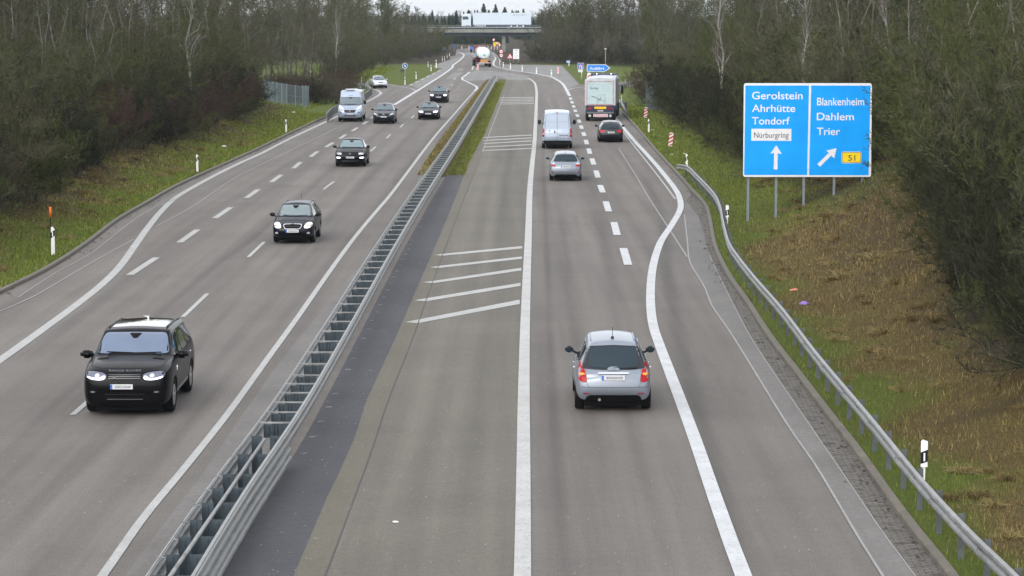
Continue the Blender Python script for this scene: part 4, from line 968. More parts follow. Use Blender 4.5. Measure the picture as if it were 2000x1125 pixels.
    def hit(c, a, b_, view):
        if view == 'F': o, d = Vector((a, c.L, b_)), Vector((0, -1, 0))
        elif view == 'R': o, d = Vector((a, -c.L, b_)), Vector((0, 1, 0))
        elif view == 'S+': o, d = Vector((3, a, b_)), Vector((-1, 0, 0))
        elif view == 'S-': o, d = Vector((-3, a, b_)), Vector((1, 0, 0))
        else: o, d = Vector((a, b_, 4)), Vector((0, 0, -1))
        h_ = c.bvh.ray_cast(o, d)
        if h_[0] is None:
            q_ = {'F': Vector((a, c.L/2, b_)), 'R': Vector((a, -c.L/2, b_)), 'S+': Vector((c.W/2, a, b_)), 'S-': Vector((-c.W/2, a, b_)), 'T': Vector((a, b_, c.H))}[view]
            h_ = c.bvh.find_nearest(q_); return h_[0], -d
        return h_[0], -d
    def patch(c, name, poly, view, mat, parent, off=.008, smooth_it=2, mirror=False, res=.07, thick=.014):
        P = list(poly)
        for _ in range(smooth_it):
            Q = []
            for i in range(len(P)):
                a, b_ = P[i], P[(i+1) % len(P)]; l_ = math.dist(a, b_); k = min(.25, .05/max(l_, 1e-4))
                Q += [(a[0]+(b_[0]-a[0])*k, a[1]+(b_[1]-a[1])*k), (a[0]+(b_[0]-a[0])*(1-k), a[1]+(b_[1]-a[1])*(1-k))]
            P = Q
        bm = bmesh.new(); vs = [bm.verts.new((x, y, 0)) for x, y in P]; bm.faces.new(vs)
        xs = [p[0] for p in P]; ys = [p[1] for p in P]
        for lo, hi, ax in ((min(xs), max(xs), 0), (min(ys), max(ys), 1)):
            n = int((hi-lo)/res)
            for k in range(1, n+1):
                co_ = [0, 0, 0]; no = [0, 0, 0]; co_[ax] = lo+(hi-lo)*k/(n+1); no[ax] = 1
                bmesh.ops.bisect_plane(bm, geom=list(bm.verts)+list(bm.edges)+list(bm.faces), plane_co=co_, plane_no=no)
        for v in bm.verts:
            p, d = c.hit(v.co.x, v.co.y, view); v.co = p+d*off
        ret = bmesh.ops.extrude_face_region(bm, geom=list(bm.faces)); dv = {'F': (0, -1, 0), 'R': (0, 1, 0), 'S+': (-1, 0, 0), 'S-': (1, 0, 0), 'T': (0, 0, -1)}[view]
        for g in ret['geom']:
            if isinstance(g, bmesh.types.BMVert): g.co += Vector(dv)*thick
        bmesh.ops.recalc_face_normals(bm, faces=bm.faces)
        for f in bm.faces: f.smooth = True
        for e in bm.edges:
            if len(e.link_faces) == 2 and e.calc_face_angle(0) > .6: e.smooth = False
        me = bpy.data.meshes.new(name); bm.to_mesh(me); bm.free(); me.materials.append(mat); return link(name, me, parent)
    def line(c, name, pts, w_, view, mat, parent, off=.004):
        mb = MB()
        L_ = [Vector((a, b_, 0)) for a, b_ in pts]; L_ = resample(L_, .06)+[L_[-1]]; prev = None
        for i, p in enumerate(L_):
            t = (L_[min(i+1, len(L_)-1)]-L_[max(i-1, 0)])
            if t.length < 1e-6: continue
            t.normalize(); n_ = Vector((-t.y, t.x, 0))*w_/2
            A, d = c.hit(p.x+n_.x, p.y+n_.y, view); B, d = c.hit(p.x-n_.x, p.y-n_.y, view)
            cur = (mb.bm.verts.new(A+d*off), mb.bm.verts.new(B+d*off))
            if prev: mb.bm.faces.new((prev[0], prev[1], cur[1], cur[0]))
            prev = cur
        return mb.build(name, mat, parent)
    def sym(c, name, poly, view, mat, parent, **k):
        o = c.patch(name, poly, view, mat, parent, **k); o2 = c.patch(name, [(-a, b_) for a, b_ in poly][::-1], view, mat, parent, **k); return o, o2
    def sides(c, name, poly, mat, parent, **k):
        return c.patch(name, poly, 'S+', mat, parent, **k), c.patch(name, poly, 'S-', mat, parent, **k)
def make_wheel(r, w_, mat_rim, spokes=5):
    mb = MB(); prof = [(.62*r, -w_/2+.01), (.93*r, -w_/2), (r, -w_/2+.035), (r, w_/2-.035), (.93*r, w_/2), (.62*r, w_/2-.01)]; n = 28; rings = []
    for k in range(n):
        a = 2*math.pi*k/n; rings.append([mb.bm.verts.new((x, rr*math.cos(a), rr*math.sin(a))) for rr, x in prof])
    for k in range(n):
        A, B = rings[k], rings[(k+1) % n]
        for j in range(len(prof)): f = mb.bm.faces.new((A[j], A[(j+1) % 6], B[(j+1) % 6], B[j])); f.smooth = True
    tyre = mb.mesh('tyre', M['rubber'])
    mb = MB(); bmr = mb.bm; n = 28; r1, r2 = .62*r, .55*r; rg_ = []
    for k in range(n):
        a = 2*math.pi*k/n; rg_.append([bmr.verts.new((x, rr*math.cos(a), rr*math.sin(a))) for rr, x in ((r1, w_/2-.008), (r2, w_/2-.015), (r2, -.02), (r1, -.03))])
    for k in range(n):
        for j in range(4): bmr.faces.new((rg_[k][j], rg_[k][(j+1) % 4], rg_[(k+1) % n][(j+1) % 4], rg_[(k+1) % n][j]))
    for k in range(spokes):
        a = 2*math.pi*k/spokes; mb.box((w_/2-.03, r2*.52*math.cos(a), r2*.52*math.sin(a)), (.03, r2*1.0, r*.16), rx=a, taper=None)
    mb.cyl((w_/2-.025, 0, 0), r*.14, .04, 'X', 14); rim = mb.mesh('rim', mat_rim)
    mb = MB(); mb.cyl((0, 0, 0), .58*r, w_*.4, 'X', 20); disc = mb.mesh('brake', M['trim']); return tyre, rim, disc
def add_wheels(c, root, rim=None, w_=.21, spokes=5):
    t, r_, d = make_wheel(c.wheel, w_, rim or M['alloy'], spokes)
    for ay in (c.fa, c.ra):
        for sx in (-1, 1):
            wo = empty('wheel'); wo.parent = root; wo.location = (sx*(c.W/2-w_/2-.02), c.L/2-ay, c.wheel); wo.rotation_euler = (0, 0, 0 if sx > 0 else math.pi)
            link('tyre', t, wo); link('rim', r_, wo); link('brake_disc', d, wo)
def mirrors(c, root, mat, z, y, s=1.0, out=.14, hgt=.15, wd=.22):
    for sx in (-1, 1):
        mb = MB(); bm2 = bmesh.new(); bmesh.ops.create_cube(bm2, size=1); bmesh.ops.bevel(bm2, geom=list(bm2.edges), offset=.28, segments=3, affect='EDGES')
        for f in bm2.faces: f.smooth = True
        mb._merge(bm2, Matrix.Translation((sx*(c.W/2+out*.55*s), y, z+hgt*.5)) @ Matrix.Diagonal((wd*s, .13, hgt, 1)))
        mb.tube([(sx*(c.W/2-.10), y+.02, z-.02), (sx*(c.W/2+.02), y, z+hgt*.35)], .028, 6)
        o = mb.build('wing_mirror', mat, root)
        mb = MB(); mb.box((sx*(c.W/2+out*.55*s), y-.068, z+hgt*.5), (wd*.78*s, .01, hgt*.72), bev=.003); mb.build('mirror_glass', M['glass_rear'], o)
def plate(c, root, x, z, view, blue_left=True, w_=.50, tilt=0, off=.02):
    p, d = c.hit(x, z, view); y = p.y+d.y*off; s_ = 1 if d.y > 0 else -1
    mb = MB(); mb.box((x, y, z), (w_, .015, .11), bev=.002); o = mb.build('number_plate', M['plate'], root)
    side = s_  # viewer's left
    mb = MB(); mb.box((x+side*(w_/2-.025), y+s_*.009, z), (.045, .004, .10)); mb.build('blue_band', M['plate_blue'], o)
    mb = MB(); mb.box((x-side*.03, y+s_*.009, z), (w_*.72, .004, .065)); mb.build('blurred_characters', M['plate_grey'], o)
def rails(c, root, mat, y0, y1, x, z=None, r=.016, lift=.04):
    for sx in (-1, 1):
        pts = []
        for k in range(9):
            y = y0+(y1-y0)*k/8; p, d = c.hit(sx*x, y, 'T'); pts.append((p.x, y, p.z+(lift if 0 < k < 8 else 0)))
        MB().tube(pts, r, 6).build('roof_rail', mat, root)
def wiper(c, root, pts, view):
    P = []
    for a, b_ in pts: p, d = c.hit(a, b_, view); P.append(p+d*.03)
    MB().tube(P, .010, 5).build('wiper', M['black_plastic'], root)
def lin(a, b_, f): return a+(b_-a)*f
def windscreen(c, root, mat, hw=None, z0=None, z1=None, tw=None):
    hw = hw or (c.W/2-.16); z0 = z0 or c.hc+.05; z1 = z1 or c.H-.09; tw = tw or c.roofw-.01
    c.patch('windscreen_frame', [(-hw-.03, z0-.015), (-hw*.6, z0-.03), (0, z0-.035), (hw*.6, z0-.03), (hw+.03, z0-.015), (tw+.025, z1+.02), (0, z1+.035), (-tw-.025, z1+.02)], 'F', M['trim'], root, off=.006)
    o = c.patch('windscreen', [(-hw, z0), (-hw*.6, z0-.012), (0, z0-.016), (hw*.6, z0-.012), (hw, z0), (tw, z1), (0, z1+.012), (-tw, z1)], 'F', mat, root, off=.012)
    c.patch('mirror_mount', [(-.16, z1-.005), (.16, z1-.005), (.09, z1-.06), (.045, z1-.11), (-.045, z1-.11), (-.09, z1-.06)], 'F', M['trim'], o, off=.016)
    wiper(c, root, [(-hw*.78, z0+.02), (-.05, z0+.012)], 'F'); wiper(c, root, [(-.02, z0+.015), (hw*.72, z0+.03)], 'F'); return o
def side_glass(c, root, pts_list, mat=None):
    for P in pts_list:
        c.sides('side_window', P, mat or M['glass'], root, off=.008)
def car_lines(c, root, ys, z0, z1):
    for y in ys:
        for v in ('S+', 'S-'): c.line('door_gap', [(y, z0), (y+.02, (z0+z1)/2), (y, z1)], .012, v, M['trim'], root)
def handles(c, root, ys, z, mat):
    for y in ys:
        for v, s_ in (('S+', 1), ('S-', -1)):
            p, d = c.hit(y, z, v); MB().box((p.x+s_*.02, y, z), (.03, .17, .03), bev=.008).build('door_handle', mat, root)
def star(mb, cx, cz, r, y, k=3, th=.008):
    ring = []
    n = 24
    for i in range(n):
        a, b_ = 2*math.pi*i/n, 2*math.pi*(i+1)/n
        mb.face([(cx+r*math.cos(a), y, cz+r*math.sin(a)), (cx+r*math.cos(b_), y, cz+r*math.sin(b_)), (cx+r*.82*math.cos(b_), y, cz+r*.82*math.sin(b_)), (cx+r*.82*math.cos(a), y, cz+r*.82*math.sin(a))])
    for i in range(k):
        a = math.pi/2+2*math.pi*i/k; mb.face([(cx+r*.85*math.cos(a), y, cz+r*.85*math.sin(a)), (cx+th*math.cos(a+1.57), y, cz+th*math.sin(a+1.57)), (cx+th*math.cos(a-1.57), y, cz+th*math.sin(a-1.57))])
def tangent(Pts, D):
    ys = [p[1] for p in Pts]; xs = [p[0] for p in Pts]; d = 9
    return math.atan2(np.interp(D+d, ys, xs)-np.interp(D-d, ys, xs), 2*d)
def park(root, px, py, front, yaw=None, L=None, extra=0.0, line=None):
    """stand the car so that the bottom centre of its near end is seen at px, py"""
    x, y, _ = G(px, py); a = yaw if yaw is not None else tangent(line if line is not None else (L3 if front else R1), y)
    # direction of travel up the road is (sin a, cos a)
    hx, hy = math.sin(a), math.cos(a); inset = .72
    cx, cy = x+hx*(L/2-inset), y+hy*(L/2-inset)
    root.location = (cx, cy, .016); root.rotation_euler = (0, 0, (-a+math.pi if front else -a)+extra)
# ---------------------------------------------------------------- black SUV close to the camera
def headlight_set(c, root, polys, mat, inner=None, imat=None):
    for o in c.sym('headlight', polys, 'F', mat, root, off=.012):
        if inner:
            s_ = 1 if o.name == 'headlight' or True else 1
    return
def duo(c, root, name, poly, view, mat, sub=None, off=.012, soff=.02):
    """mirror pair of parts, each with its own sub-parts (name, poly, material)"""
    for s_ in (1, -1):
        P = poly if s_ == 1 else [(-a, b_) for a, b_ in poly][::-1]; o = c.patch(name, P, view, mat, root, off=off)
        for nm, pp, mm in (sub or []):
            Q = pp if s_ == 1 else [(-a, b_) for a, b_ in pp][::-1]; c.patch(nm, Q, view, mm, o, off=soff)
r = empty('suv', (0, 0, 0), 0, 'large black SUV with lit headlights, nearest vehicle on the left carriageway', 'car')
c = Car(4.85, 2.0, 1.78, hf=1.08, hc=1.22, yc=1.25, yt=1.95, yr=4.35, yb=4.78, hb=1.2, zb=.23, belt=1.18, roofw=.75, wheel=.385, fa=.95, ra=3.87, nose=.06, rearw=.84, cham=.03, crease=.88)
c.body('body', PB, r); add_wheels(c, r, spokes=10, w_=.26)
windscreen(c, r, M['glass_rr'], hw=.83, z0=1.285, z1=1.69, tw=.71)
c.patch('roof_panel', [(-.62, -1.6), (.62, -1.6), (.62, .25), (-.62, .25)], 'T', pm('roof_glass_black', (.01, .01, .012), .08, 0, 1.0), r, off=.006)
side_glass(c, r, [[(.62, 1.20), (1.0, 1.20), (.42, 1.60), (.0, 1.68), (-.02, 1.20)], [(-.08, 1.21), (-.08, 1.68), (-.86, 1.66), (-.90, 1.23)], [(-.98, 1.24), (-.95, 1.65), (-1.75, 1.58), (-1.95, 1.30)]])
duo(c, r, 'headlight', [(.40, 0.970), (.44, 0.865), (.60, 0.845), (.86, 0.885), (.90, 1.015), (.72, 1.040), (.50, 1.015)], 'F', pm('headlight_housing', (.12, .13, .18), .15, .2, .8), [('light_ring', [(.43, 0.885), (.52, 0.860), (.70, 0.865), (.84, 0.905), (.86, 0.945), (.70, 0.900), (.54, 0.895), (.50, 0.945), (.44, 0.950)], M['lamp_on']), ('projector', [(.56, 0.925), (.64, 0.915), (.68, 0.965), (.62, 1.005), (.56, 0.985)], M['lampglass'])])
gr = c.patch('grille', [(-.42, 1.005), (-.38, 0.860), (.38, 0.860), (.42, 1.005), (.0, 1.025)], 'F', M['trim'], r, off=.012)
for z in (.895, .935, .975): c.line('grille_bar', [(-.36, z), (.36, z)], .014, 'F', pm('dark_chrome', (.08, .08, .085), .3, .8), gr, off=.02)
p, d = c.hit(.0, .96, 'F')
mb = MB(); text_into(mb, 'RANGE ROVER', -.36, .36, .0, .034, 0.0); o = mb.build('lettering', pm('lettering_grey', (.20, .21, .22), .3, .6), r)
for v in o.data.vertices:
    q_, d = c.hit(-v.co.x, 1.040+v.co.z, 'F'); v.co = (-v.co.x, q_.y+.012, 1.040+v.co.z)
q_, d = c.hit(.22, .915, 'F'); mb = MB(); mb.cyl((.22, q_.y+.025, .915), .03, .01, 'Y', 18); ob_ = mb.build('badge', M['chrome'], r); ob_.scale = (1, 1, 1)
plate(c, r, .06, .715, 'F')
c.patch('bumper_intake', [(-.78, .50), (-.70, .37), (.70, .37), (.78, .50), (.42, .57), (-.42, .57)], 'F', M['trim'], r, off=.008)
c.line('bumper_strip', [(-.40, .42), (.40, .42)], .022, 'F', M['chrome'], r, off=.02); c.line('bumper_strip', [(-.45, .54), (.45, .54)], .014, 'F', MATS['dark_chrome'], r, off=.02)
duo(c, r, 'fog_light', [(.62, .62), (.62, .55), (.80, .55), (.82, .63)], 'F', M['trim'], [('lens', [(.66, .61), (.66, .575), (.76, .575), (.77, .61)], pm('fog_lens', (.25, .28, .33), .2, .3, .5))])
duo(c, r, 'bonnet_vent', [(.50, 1.42), (.76, 1.42), (.76, 1.52), (.50, 1.50)], 'T', M['trim'])
for s_ in (-1, 1): c.line('bonnet_edge', [(s_*.86, 1.2), (s_*.80, 2.05), (s_*.55, 2.22)], .012, 'T', M['trim'], r)
c.line('bonnet_edge', [(-.55, 2.22), (0, 2.28), (.55, 2.22)], .012, 'T', M['trim'], r)
mirrors(c, r, PB, 1.14, .93, 1.15, hgt=.18, wd=.26); handles(c, r, [-.15, -1.15], 1.02, M['chrome']); car_lines(c, r, [.95, -.03, -1.0], .40, 1.15)
c.sides('fender_vent', [(1.08, .85), (1.04, 1.0), (1.0, 1.0), (1.02, .85)], M['chrome'], r); c.sides('sill_trim', [(.95, .36), (.95, .44), (-.90, .46), (-.90, .38)], pm('sill_silver', (.4, .41, .42), .35, .7), r)
rails(c, r, PB, .35, -1.75, .665, lift=.03); MB().box((0, -1.35, 1.80), (.03, .16, .06), bev=.01).build('roof_fin', M['chrome'], r)
MB().tube([(.0, -1.35, 1.82), (.14, -1.38, 1.825)], .012, 6).build('roof_aerial', M['chrome'], r)
c.line('number_frame', [(-.30, .59), (.34, .59)], .02, 'F', M['trim'], r, off=.02)
park(r, 253, 807, True, L=4.85, extra=math.radians(.6))
SUV = r
# ---------------------------------------------------------------- silver compact seen from behind
r = empty('hatchback', (0, 0, 0), 0, 'silver compact hatchback with red tail lamps, nearest car on the right carriageway', 'car')
c = Car(3.88, 1.77, 1.60, hf=.80, hc=1.0, yc=.75, yt=1.6, yr=3.25, yb=3.72, hb=.97, zb=.25, belt=.95, roofw=.55, wheel=.315, fa=.72, ra=3.25, nose=.1, tail=.10, rearw=.70, cham=.08, crown=.035, hre=1.545)
c.body('body', PS, r); add_wheels(c, r, spokes=7)
windscreen(c, r, M['glass_ws'], hw=.70, z0=1.05, z1=1.50, tw=.54)
side_glass(c, r, [[(1.02, .99), (.25, 1.44), (.10, 1.46), (.10, 1.0)], [(.04, 1.0), (.04, 1.46), (-.72, 1.45), (-.76, 1.03)], [(-.82, 1.04), (-.79, 1.44), (-1.2, 1.38), (-1.42, 1.12)]])
c.patch('rear_glass_surround', [(-.745, .99), (-.70, 1.07), (-.575, 1.445), (0, 1.475), (.575, 1.445), (.70, 1.07), (.745, .99), (.30, .965), (-.30, .965)], 'R', pm('gloss_black_glass', (.003, .005, .010), .06, 0, .2), r, off=.016, res=.04)
rg_ = c.patch('rear_window', [(-.565, 1.03), (-.52, 1.42), (0, 1.445), (.52, 1.42), (.565, 1.03), (.2, 1.0), (-.2, 1.0)], 'R', M['glass_rear'], r, off=.024)
c.patch('wiper_housing', [(-.16, .955), (-.10, 1.03), (.10, 1.03), (.16, .955)], 'R', PS, r, off=.032, smooth_it=1)
wiper(c, r, [(.0, 1.02), (-.2, 1.0), (-.50, .995)] if False else [(0, 1.01), (.32, .985), (.55, 1.0)], 'R')
duo(c, r, 'tail_light', [(.60, .72), (.66, .69), (.795, .73), (.815, .88), (.775, 1.07), (.745, 1.12), (.70, 1.06), (.635, .91)], 'R', M['red'], [('indicator', [(.66, .855), (.655, .905), (.805, .895), (.81, .855)], M['orange'])])
c.line('tailgate_gap', [(-.63, .98), (-.60, .64), (-.54, .59), (.54, .59), (.60, .64), (.63, .98)], .010, 'R', pm('panel_gap', (.06, .065, .07), .6), r)
c.patch('plate_recess', [(-.345, .90), (.345, .90), (.28, .715), (-.28, .715)], 'R', pm('silver_recess', (.22, .24, .28), .4, .4), r, off=.004, smooth_it=1)
c.line('chrome_strip', [(-.345, .905), (.345, .905)], .035, 'R', PSL, r, off=.035); plate(c, r, -.01, .805, 'R', w_=.52, off=.03)
mb = MB(); p, d = c.hit(0, .965, 'R'); star(mb, 0, .965, .045, p.y-.045); mb.build('round_star_badge', M['chrome'], r)
p, d = c.hit(-.5, .92, 'R')
c.line('bumper_crease', [(-.80, .59), (.80, .59)], .012, 'R', MATS['panel_gap'], r, off=.004)
duo(c, r, 'rear_reflector', [(.52, .445), (.70, .465), (.70, .435), (.55, .425)], 'R', M['red_deep'])
c.patch('rear_diffuser', [(-.58, .405), (.58, .405), (.66, .27), (-.66, .27)], 'R', M['trim'], r, off=.012, smooth_it=1)
p, d = c.hit(.36, .33, 'R'); MB().cyl((-.32, p.y-.01, .30), .035, .12, 'Y', 12).build('exhaust_pipe', M['chrome'], r)
mirrors(c, r, M['black_plastic'], 1.0, .80, 1.0, hgt=.15, wd=.20); handles(c, r, [-.10, -.95], .90, M['chrome']); car_lines(c, r, [.9, .07, -.8], .38, 1.0)
rails(c, r, PS, .2, -1.05, .50, lift=.012); mb = MB(); mb.cyl((0, -1.05, 1.60), .035, .05, n=10); mb.tube([(0, -1.05, 1.60), (0, -1.2, 1.86)], .006, 5); mb.build('aerial', M['black_plastic'], r)
for x0, s in ((-.58, 1), (.45, 1)):
    c.line('model_script', [(x0, .91), (x0+.13, .91)], .018, 'R', pm('script_grey', (.25, .27, .3), .4, .5), r)
park(r, 1196, 797, False, L=3.88)
# ---------------------------------------------------------------- dark estate
def front_car(name, lab, spec, mat, px, py, ws=None, lights='lamp_warm', grille=None, hl=None, fog=None, rail=None, gl_z=None, badge=None, wsz=None, plate_z=None, yaw=None, extra=0.0, intake=None, rim_sp=5, rail_mat=None, line=None, chrome_grille=False, drl=None):
    r = empty(name, (0, 0, 0), 0, lab, 'car'); c = Car(**spec); c.body('body', mat, r); add_wheels(c, r, spokes=rim_sp)
    windscreen(c, r, ws or M['glass_ws'], **(wsz or {})); H, hc, h = c.H, c.hc, c.W/2; y0 = c.L/2
    fr, rr = y0-c.yc-.02, y0-c.yr+.10; tp = H-.15; b0 = c.belt+.06; ym = (y0-c.yt+rr)/2-.1
    P1 = [(fr-.12, b0), (y0-c.yt-.15, tp), (ym+.04, tp+.03), (ym+.04, b0)]; P2 = [(ym-.04, b0), (ym-.04, tp+.03), (rr, tp-.01), (rr-.10, b0+.04)]
    side_glass(c, r, [P1, P2])
    duo(c, r, 'headlight', hl, 'F', M[lights], [('lens_core', [(lin(min(p[0] for p in hl), max(p[0] for p in hl), a), lin(min(p[1] for p in hl), max(p[1] for p in hl), b_)) for a, b_ in ((.35, .3), (.6, .3), (.6, .65), (.35, .65))], M['lampglass'])])
    if chrome_grille: c.patch('grille_frame', [(a*1.09, b_+(.018 if b_ > sum(p[1] for p in grille)/len(grille) else -.018)) for a, b_ in grille], 'F', M['chrome'], r, off=.010)
    g = c.patch('grille', grille, 'F', M['trim'], r, off=.016)
    zs = sorted(p[1] for p in grille); xs = max(p[0] for p in grille)
    c.line('grille_bar', [(-xs*.8, (zs[0]+zs[-1])/2), (xs*.8, (zs[0]+zs[-1])/2)], .014, 'F', MATS['dark_chrome'], g, off=.024)
    plate(c, r, 0, plate_z, 'F')
    if intake: c.patch('bumper_intake', intake, 'F', M['trim'], r, off=.008)
    if fog: duo(c, r, 'fog_light', fog[0], 'F', M[fog[1]])
    mirrors(c, r, M['black_plastic'] if mat is not PSL else mat, hc+.01, fr-.12); handles(c, r, [ym+.25, ym-.75], c.belt-.08, mat); car_lines(c, r, [fr-.05, ym, rr-.15], .36, c.belt)
    if rail: rails(c, r, rail_mat or M['steel'], y0-c.yt-.2, -y0+.5, c.roofw-.02, lift=rail)
    for s_ in (-1, 1): c.line('bonnet_edge', [(s_*(h-.18), fr-.05), (s_*(h-.24), y0-.35)], .012, 'T', M['trim'], r)
    if badge:
        z, rad, kind = badge; p, d = c.hit(0, z, 'F'); mb = MB(); mb.cyl((0, p.y+.022, z), rad, .012, 'Y', 20); ob_ = mb.build('round_badge', M['chrome'], r)
        mb = MB(); y = p.y+.030
        if kind == 'vw':
            for P in ([(-.7, .6), (-.5, .6), (-.12, -.1), (-.25, -.1)], [(.7, .6), (.5, .6), (.12, -.1), (.25, -.1)], [(-.85, .1), (-.65, .1), (-.25, -.8), (-.42, -.8)], [(.85, .1), (.65, .1), (.25, -.8), (.42, -.8)]): mb.face([(a*rad, y, z+b_*rad) for a, b_ in P])
        elif kind == 'u':
            for P in ([(-.9, 1.3), (-.6, 1.3), (-.35, -1.0), (-.6, -1.1)], [(.9, 1.3), (.6, 1.3), (.35, -1.0), (.6, -1.1)], [(-.6, -1.1), (.6, -1.1), (.4, -.8), (-.4, -.8)]): mb.face([(a*rad*1.5, y, z+b_*rad*1.5) for a, b_ in P])
        else: mb.cyl((0, y, z), rad*.6, .004, 'Y', 14)
        mb.build('badge_mark', M['sign_ink'] if kind != 'u' else M['chrome'], ob_)
    park(r, px, py, True, yaw=yaw, L=c.L, extra=extra, line=line); return r, c
r, c = front_car('estate_car', 'dark estate car with chrome grille and roof rails between two lane dashes, left carriageway', dict(L=4.24, W=1.66, H=1.50, hf=.78, hc=.98, yc=1.05, yt=1.75, yr=3.95, yb=4.18, roofw=.53, wheel=.31, fa=.82, ra=3.28), PN, 575, 474,
    grille=[(-.36, .765), (-.29, .615), (.29, .615), (.36, .765), (0, .78)], chrome_grille=True, hl=[(.44, .62), (.66, .62), (.76, .72), (.74, .82), (.56, .84), (.46, .74)], fog=([(.56, .40), (.56, .48), (.68, .48), (.68, .40)], 'lampglass'), plate_z=.52, rail=.05, badge=(.785, .038, 'o'),
    intake=[(-.50, .46), (-.45, .33), (.45, .33), (.50, .46)], ws=pm('windscreen_pale', (.14, .19, .20), .05, 0, .6, .9))
MB().tube([(0, -1.75, 1.50), (0, -1.95, 1.78)], .006, 5).build('aerial', M['black_plastic'], r)
r, c = front_car('crossover_car', 'black crossover with round badge and two low bright lamps, left carriageway middle lane', dict(L=4.23, W=1.82, H=1.57, hf=.88, hc=1.04, yc=1.1, yt=1.8, yr=3.7, yb=4.15, roofw=.57, wheel=.345, fa=.85, ra=3.44), PB, 685.5, 325,
    grille=[(-.46, .84), (-.44, .70), (-.2, .66), (.2, .66), (.44, .70), (.46, .84)], hl=[(.48, .72), (.80, .72), (.84, .82), (.50, .84)], lights='lampglass', fog=([(.56, .50), (.54, .58), (.80, .60), (.82, .51)], 'lamp_on'), plate_z=.56, rail=.03, rail_mat=M['steel'], badge=(.76, .07, 'vw'),
    intake=[(-.5, .46), (-.55, .36), (.55, .36), (.5, .46)], ws=pm('windscreen_teal', (.13, .20, .22), .05, 0, .6, .9))
c.line('bumper_strip', [(-.5, .345), (.5, .345)], .03, 'F', M['steel'], r, off=.02)
r, c = front_car('crossover_car', 'dark crossover with U shaped grille mark driving right beside the camper van', dict(L=4.33, W=1.79, H=1.60, hf=.86, hc=1.04, yc=1.1, yt=1.85, yr=3.8, yb=4.25, roofw=.56, wheel=.34, fa=.88, ra=3.51), PG, 750, 241.5,
    grille=[(-.42, .82), (-.36, .66), (.36, .66), (.42, .82)], hl=[(.44, .70), (.74, .74), (.84, .88), (.62, .84)], lights='lampglass', plate_z=.58, rail=.02, badge=(.75, .07, 'u'), intake=[(-.55, .48), (-.6, .32), (.6, .32), (.55, .48)])
r, c = front_car('saloon_car', 'low dark blue saloon with lit headlamps, front one of two in the left outer lane', dict(L=4.5, W=1.79, H=1.42, hf=.74, hc=.93, yc=1.35, yt=2.1, yr=3.6, yb=4.3, hb=.98, roofw=.54, wheel=.33, fa=.82, ra=3.55), PN, 837, 233.5,
    grille=[(-.32, .72), (-.30, .60), (.30, .60), (.32, .72)], hl=[(.40, .60), (.76, .62), (.82, .74), (.46, .74)], lights='lamp_on', fog=([(.62, .40), (.62, .45), (.69, .45), (.69, .40)], 'lampglass'), plate_z=.52, badge=(.765, .035, 'o'), intake=[(-.5, .42), (-.52, .32), (.52, .32), (.5, .42)])
r, c = front_car('suv', 'dark blue SUV with lit headlamps, farthest oncoming car in the left outer lane', dict(L=4.4, W=1.84, H=1.62, hf=.88, hc=1.05, yc=1.15, yt=1.9, yr=3.9, yb=4.3, roofw=.57, wheel=.345, fa=.88, ra=3.5), PN, 857, 200.5,
    grille=[(-.48, .82), (-.46, .70), (.46, .70), (.48, .82)], hl=[(.50, .68), (.80, .70), (.85, .84), (.52, .85)], lights='lamp_on', plate_z=.56, rail=.02, badge=(.77, .06, 'vw'), intake=[(-.6, .50), (-.64, .34), (.64, .34), (.6, .50)])
r, c = front_car('saloon_car', 'pale silver saloon coming round the left slip road', dict(L=4.5, W=1.76, H=1.44, hf=.76, hc=.95, yc=1.25, yt=2.0, yr=3.5, yb=4.2, hb=.97, roofw=.54, wheel=.31, fa=.8, ra=3.5), PSL, 742, 172.3,
    grille=[(-.30, .74), (-.28, .66), (.28, .66), (.30, .74)], hl=[(.44, .60), (.74, .62), (.78, .75), (.50, .76)], lights='lampglass', plate_z=.48, intake=[(-.5, .40), (-.52, .32), (.52, .32), (.5, .40)], yaw=math.radians(-12))
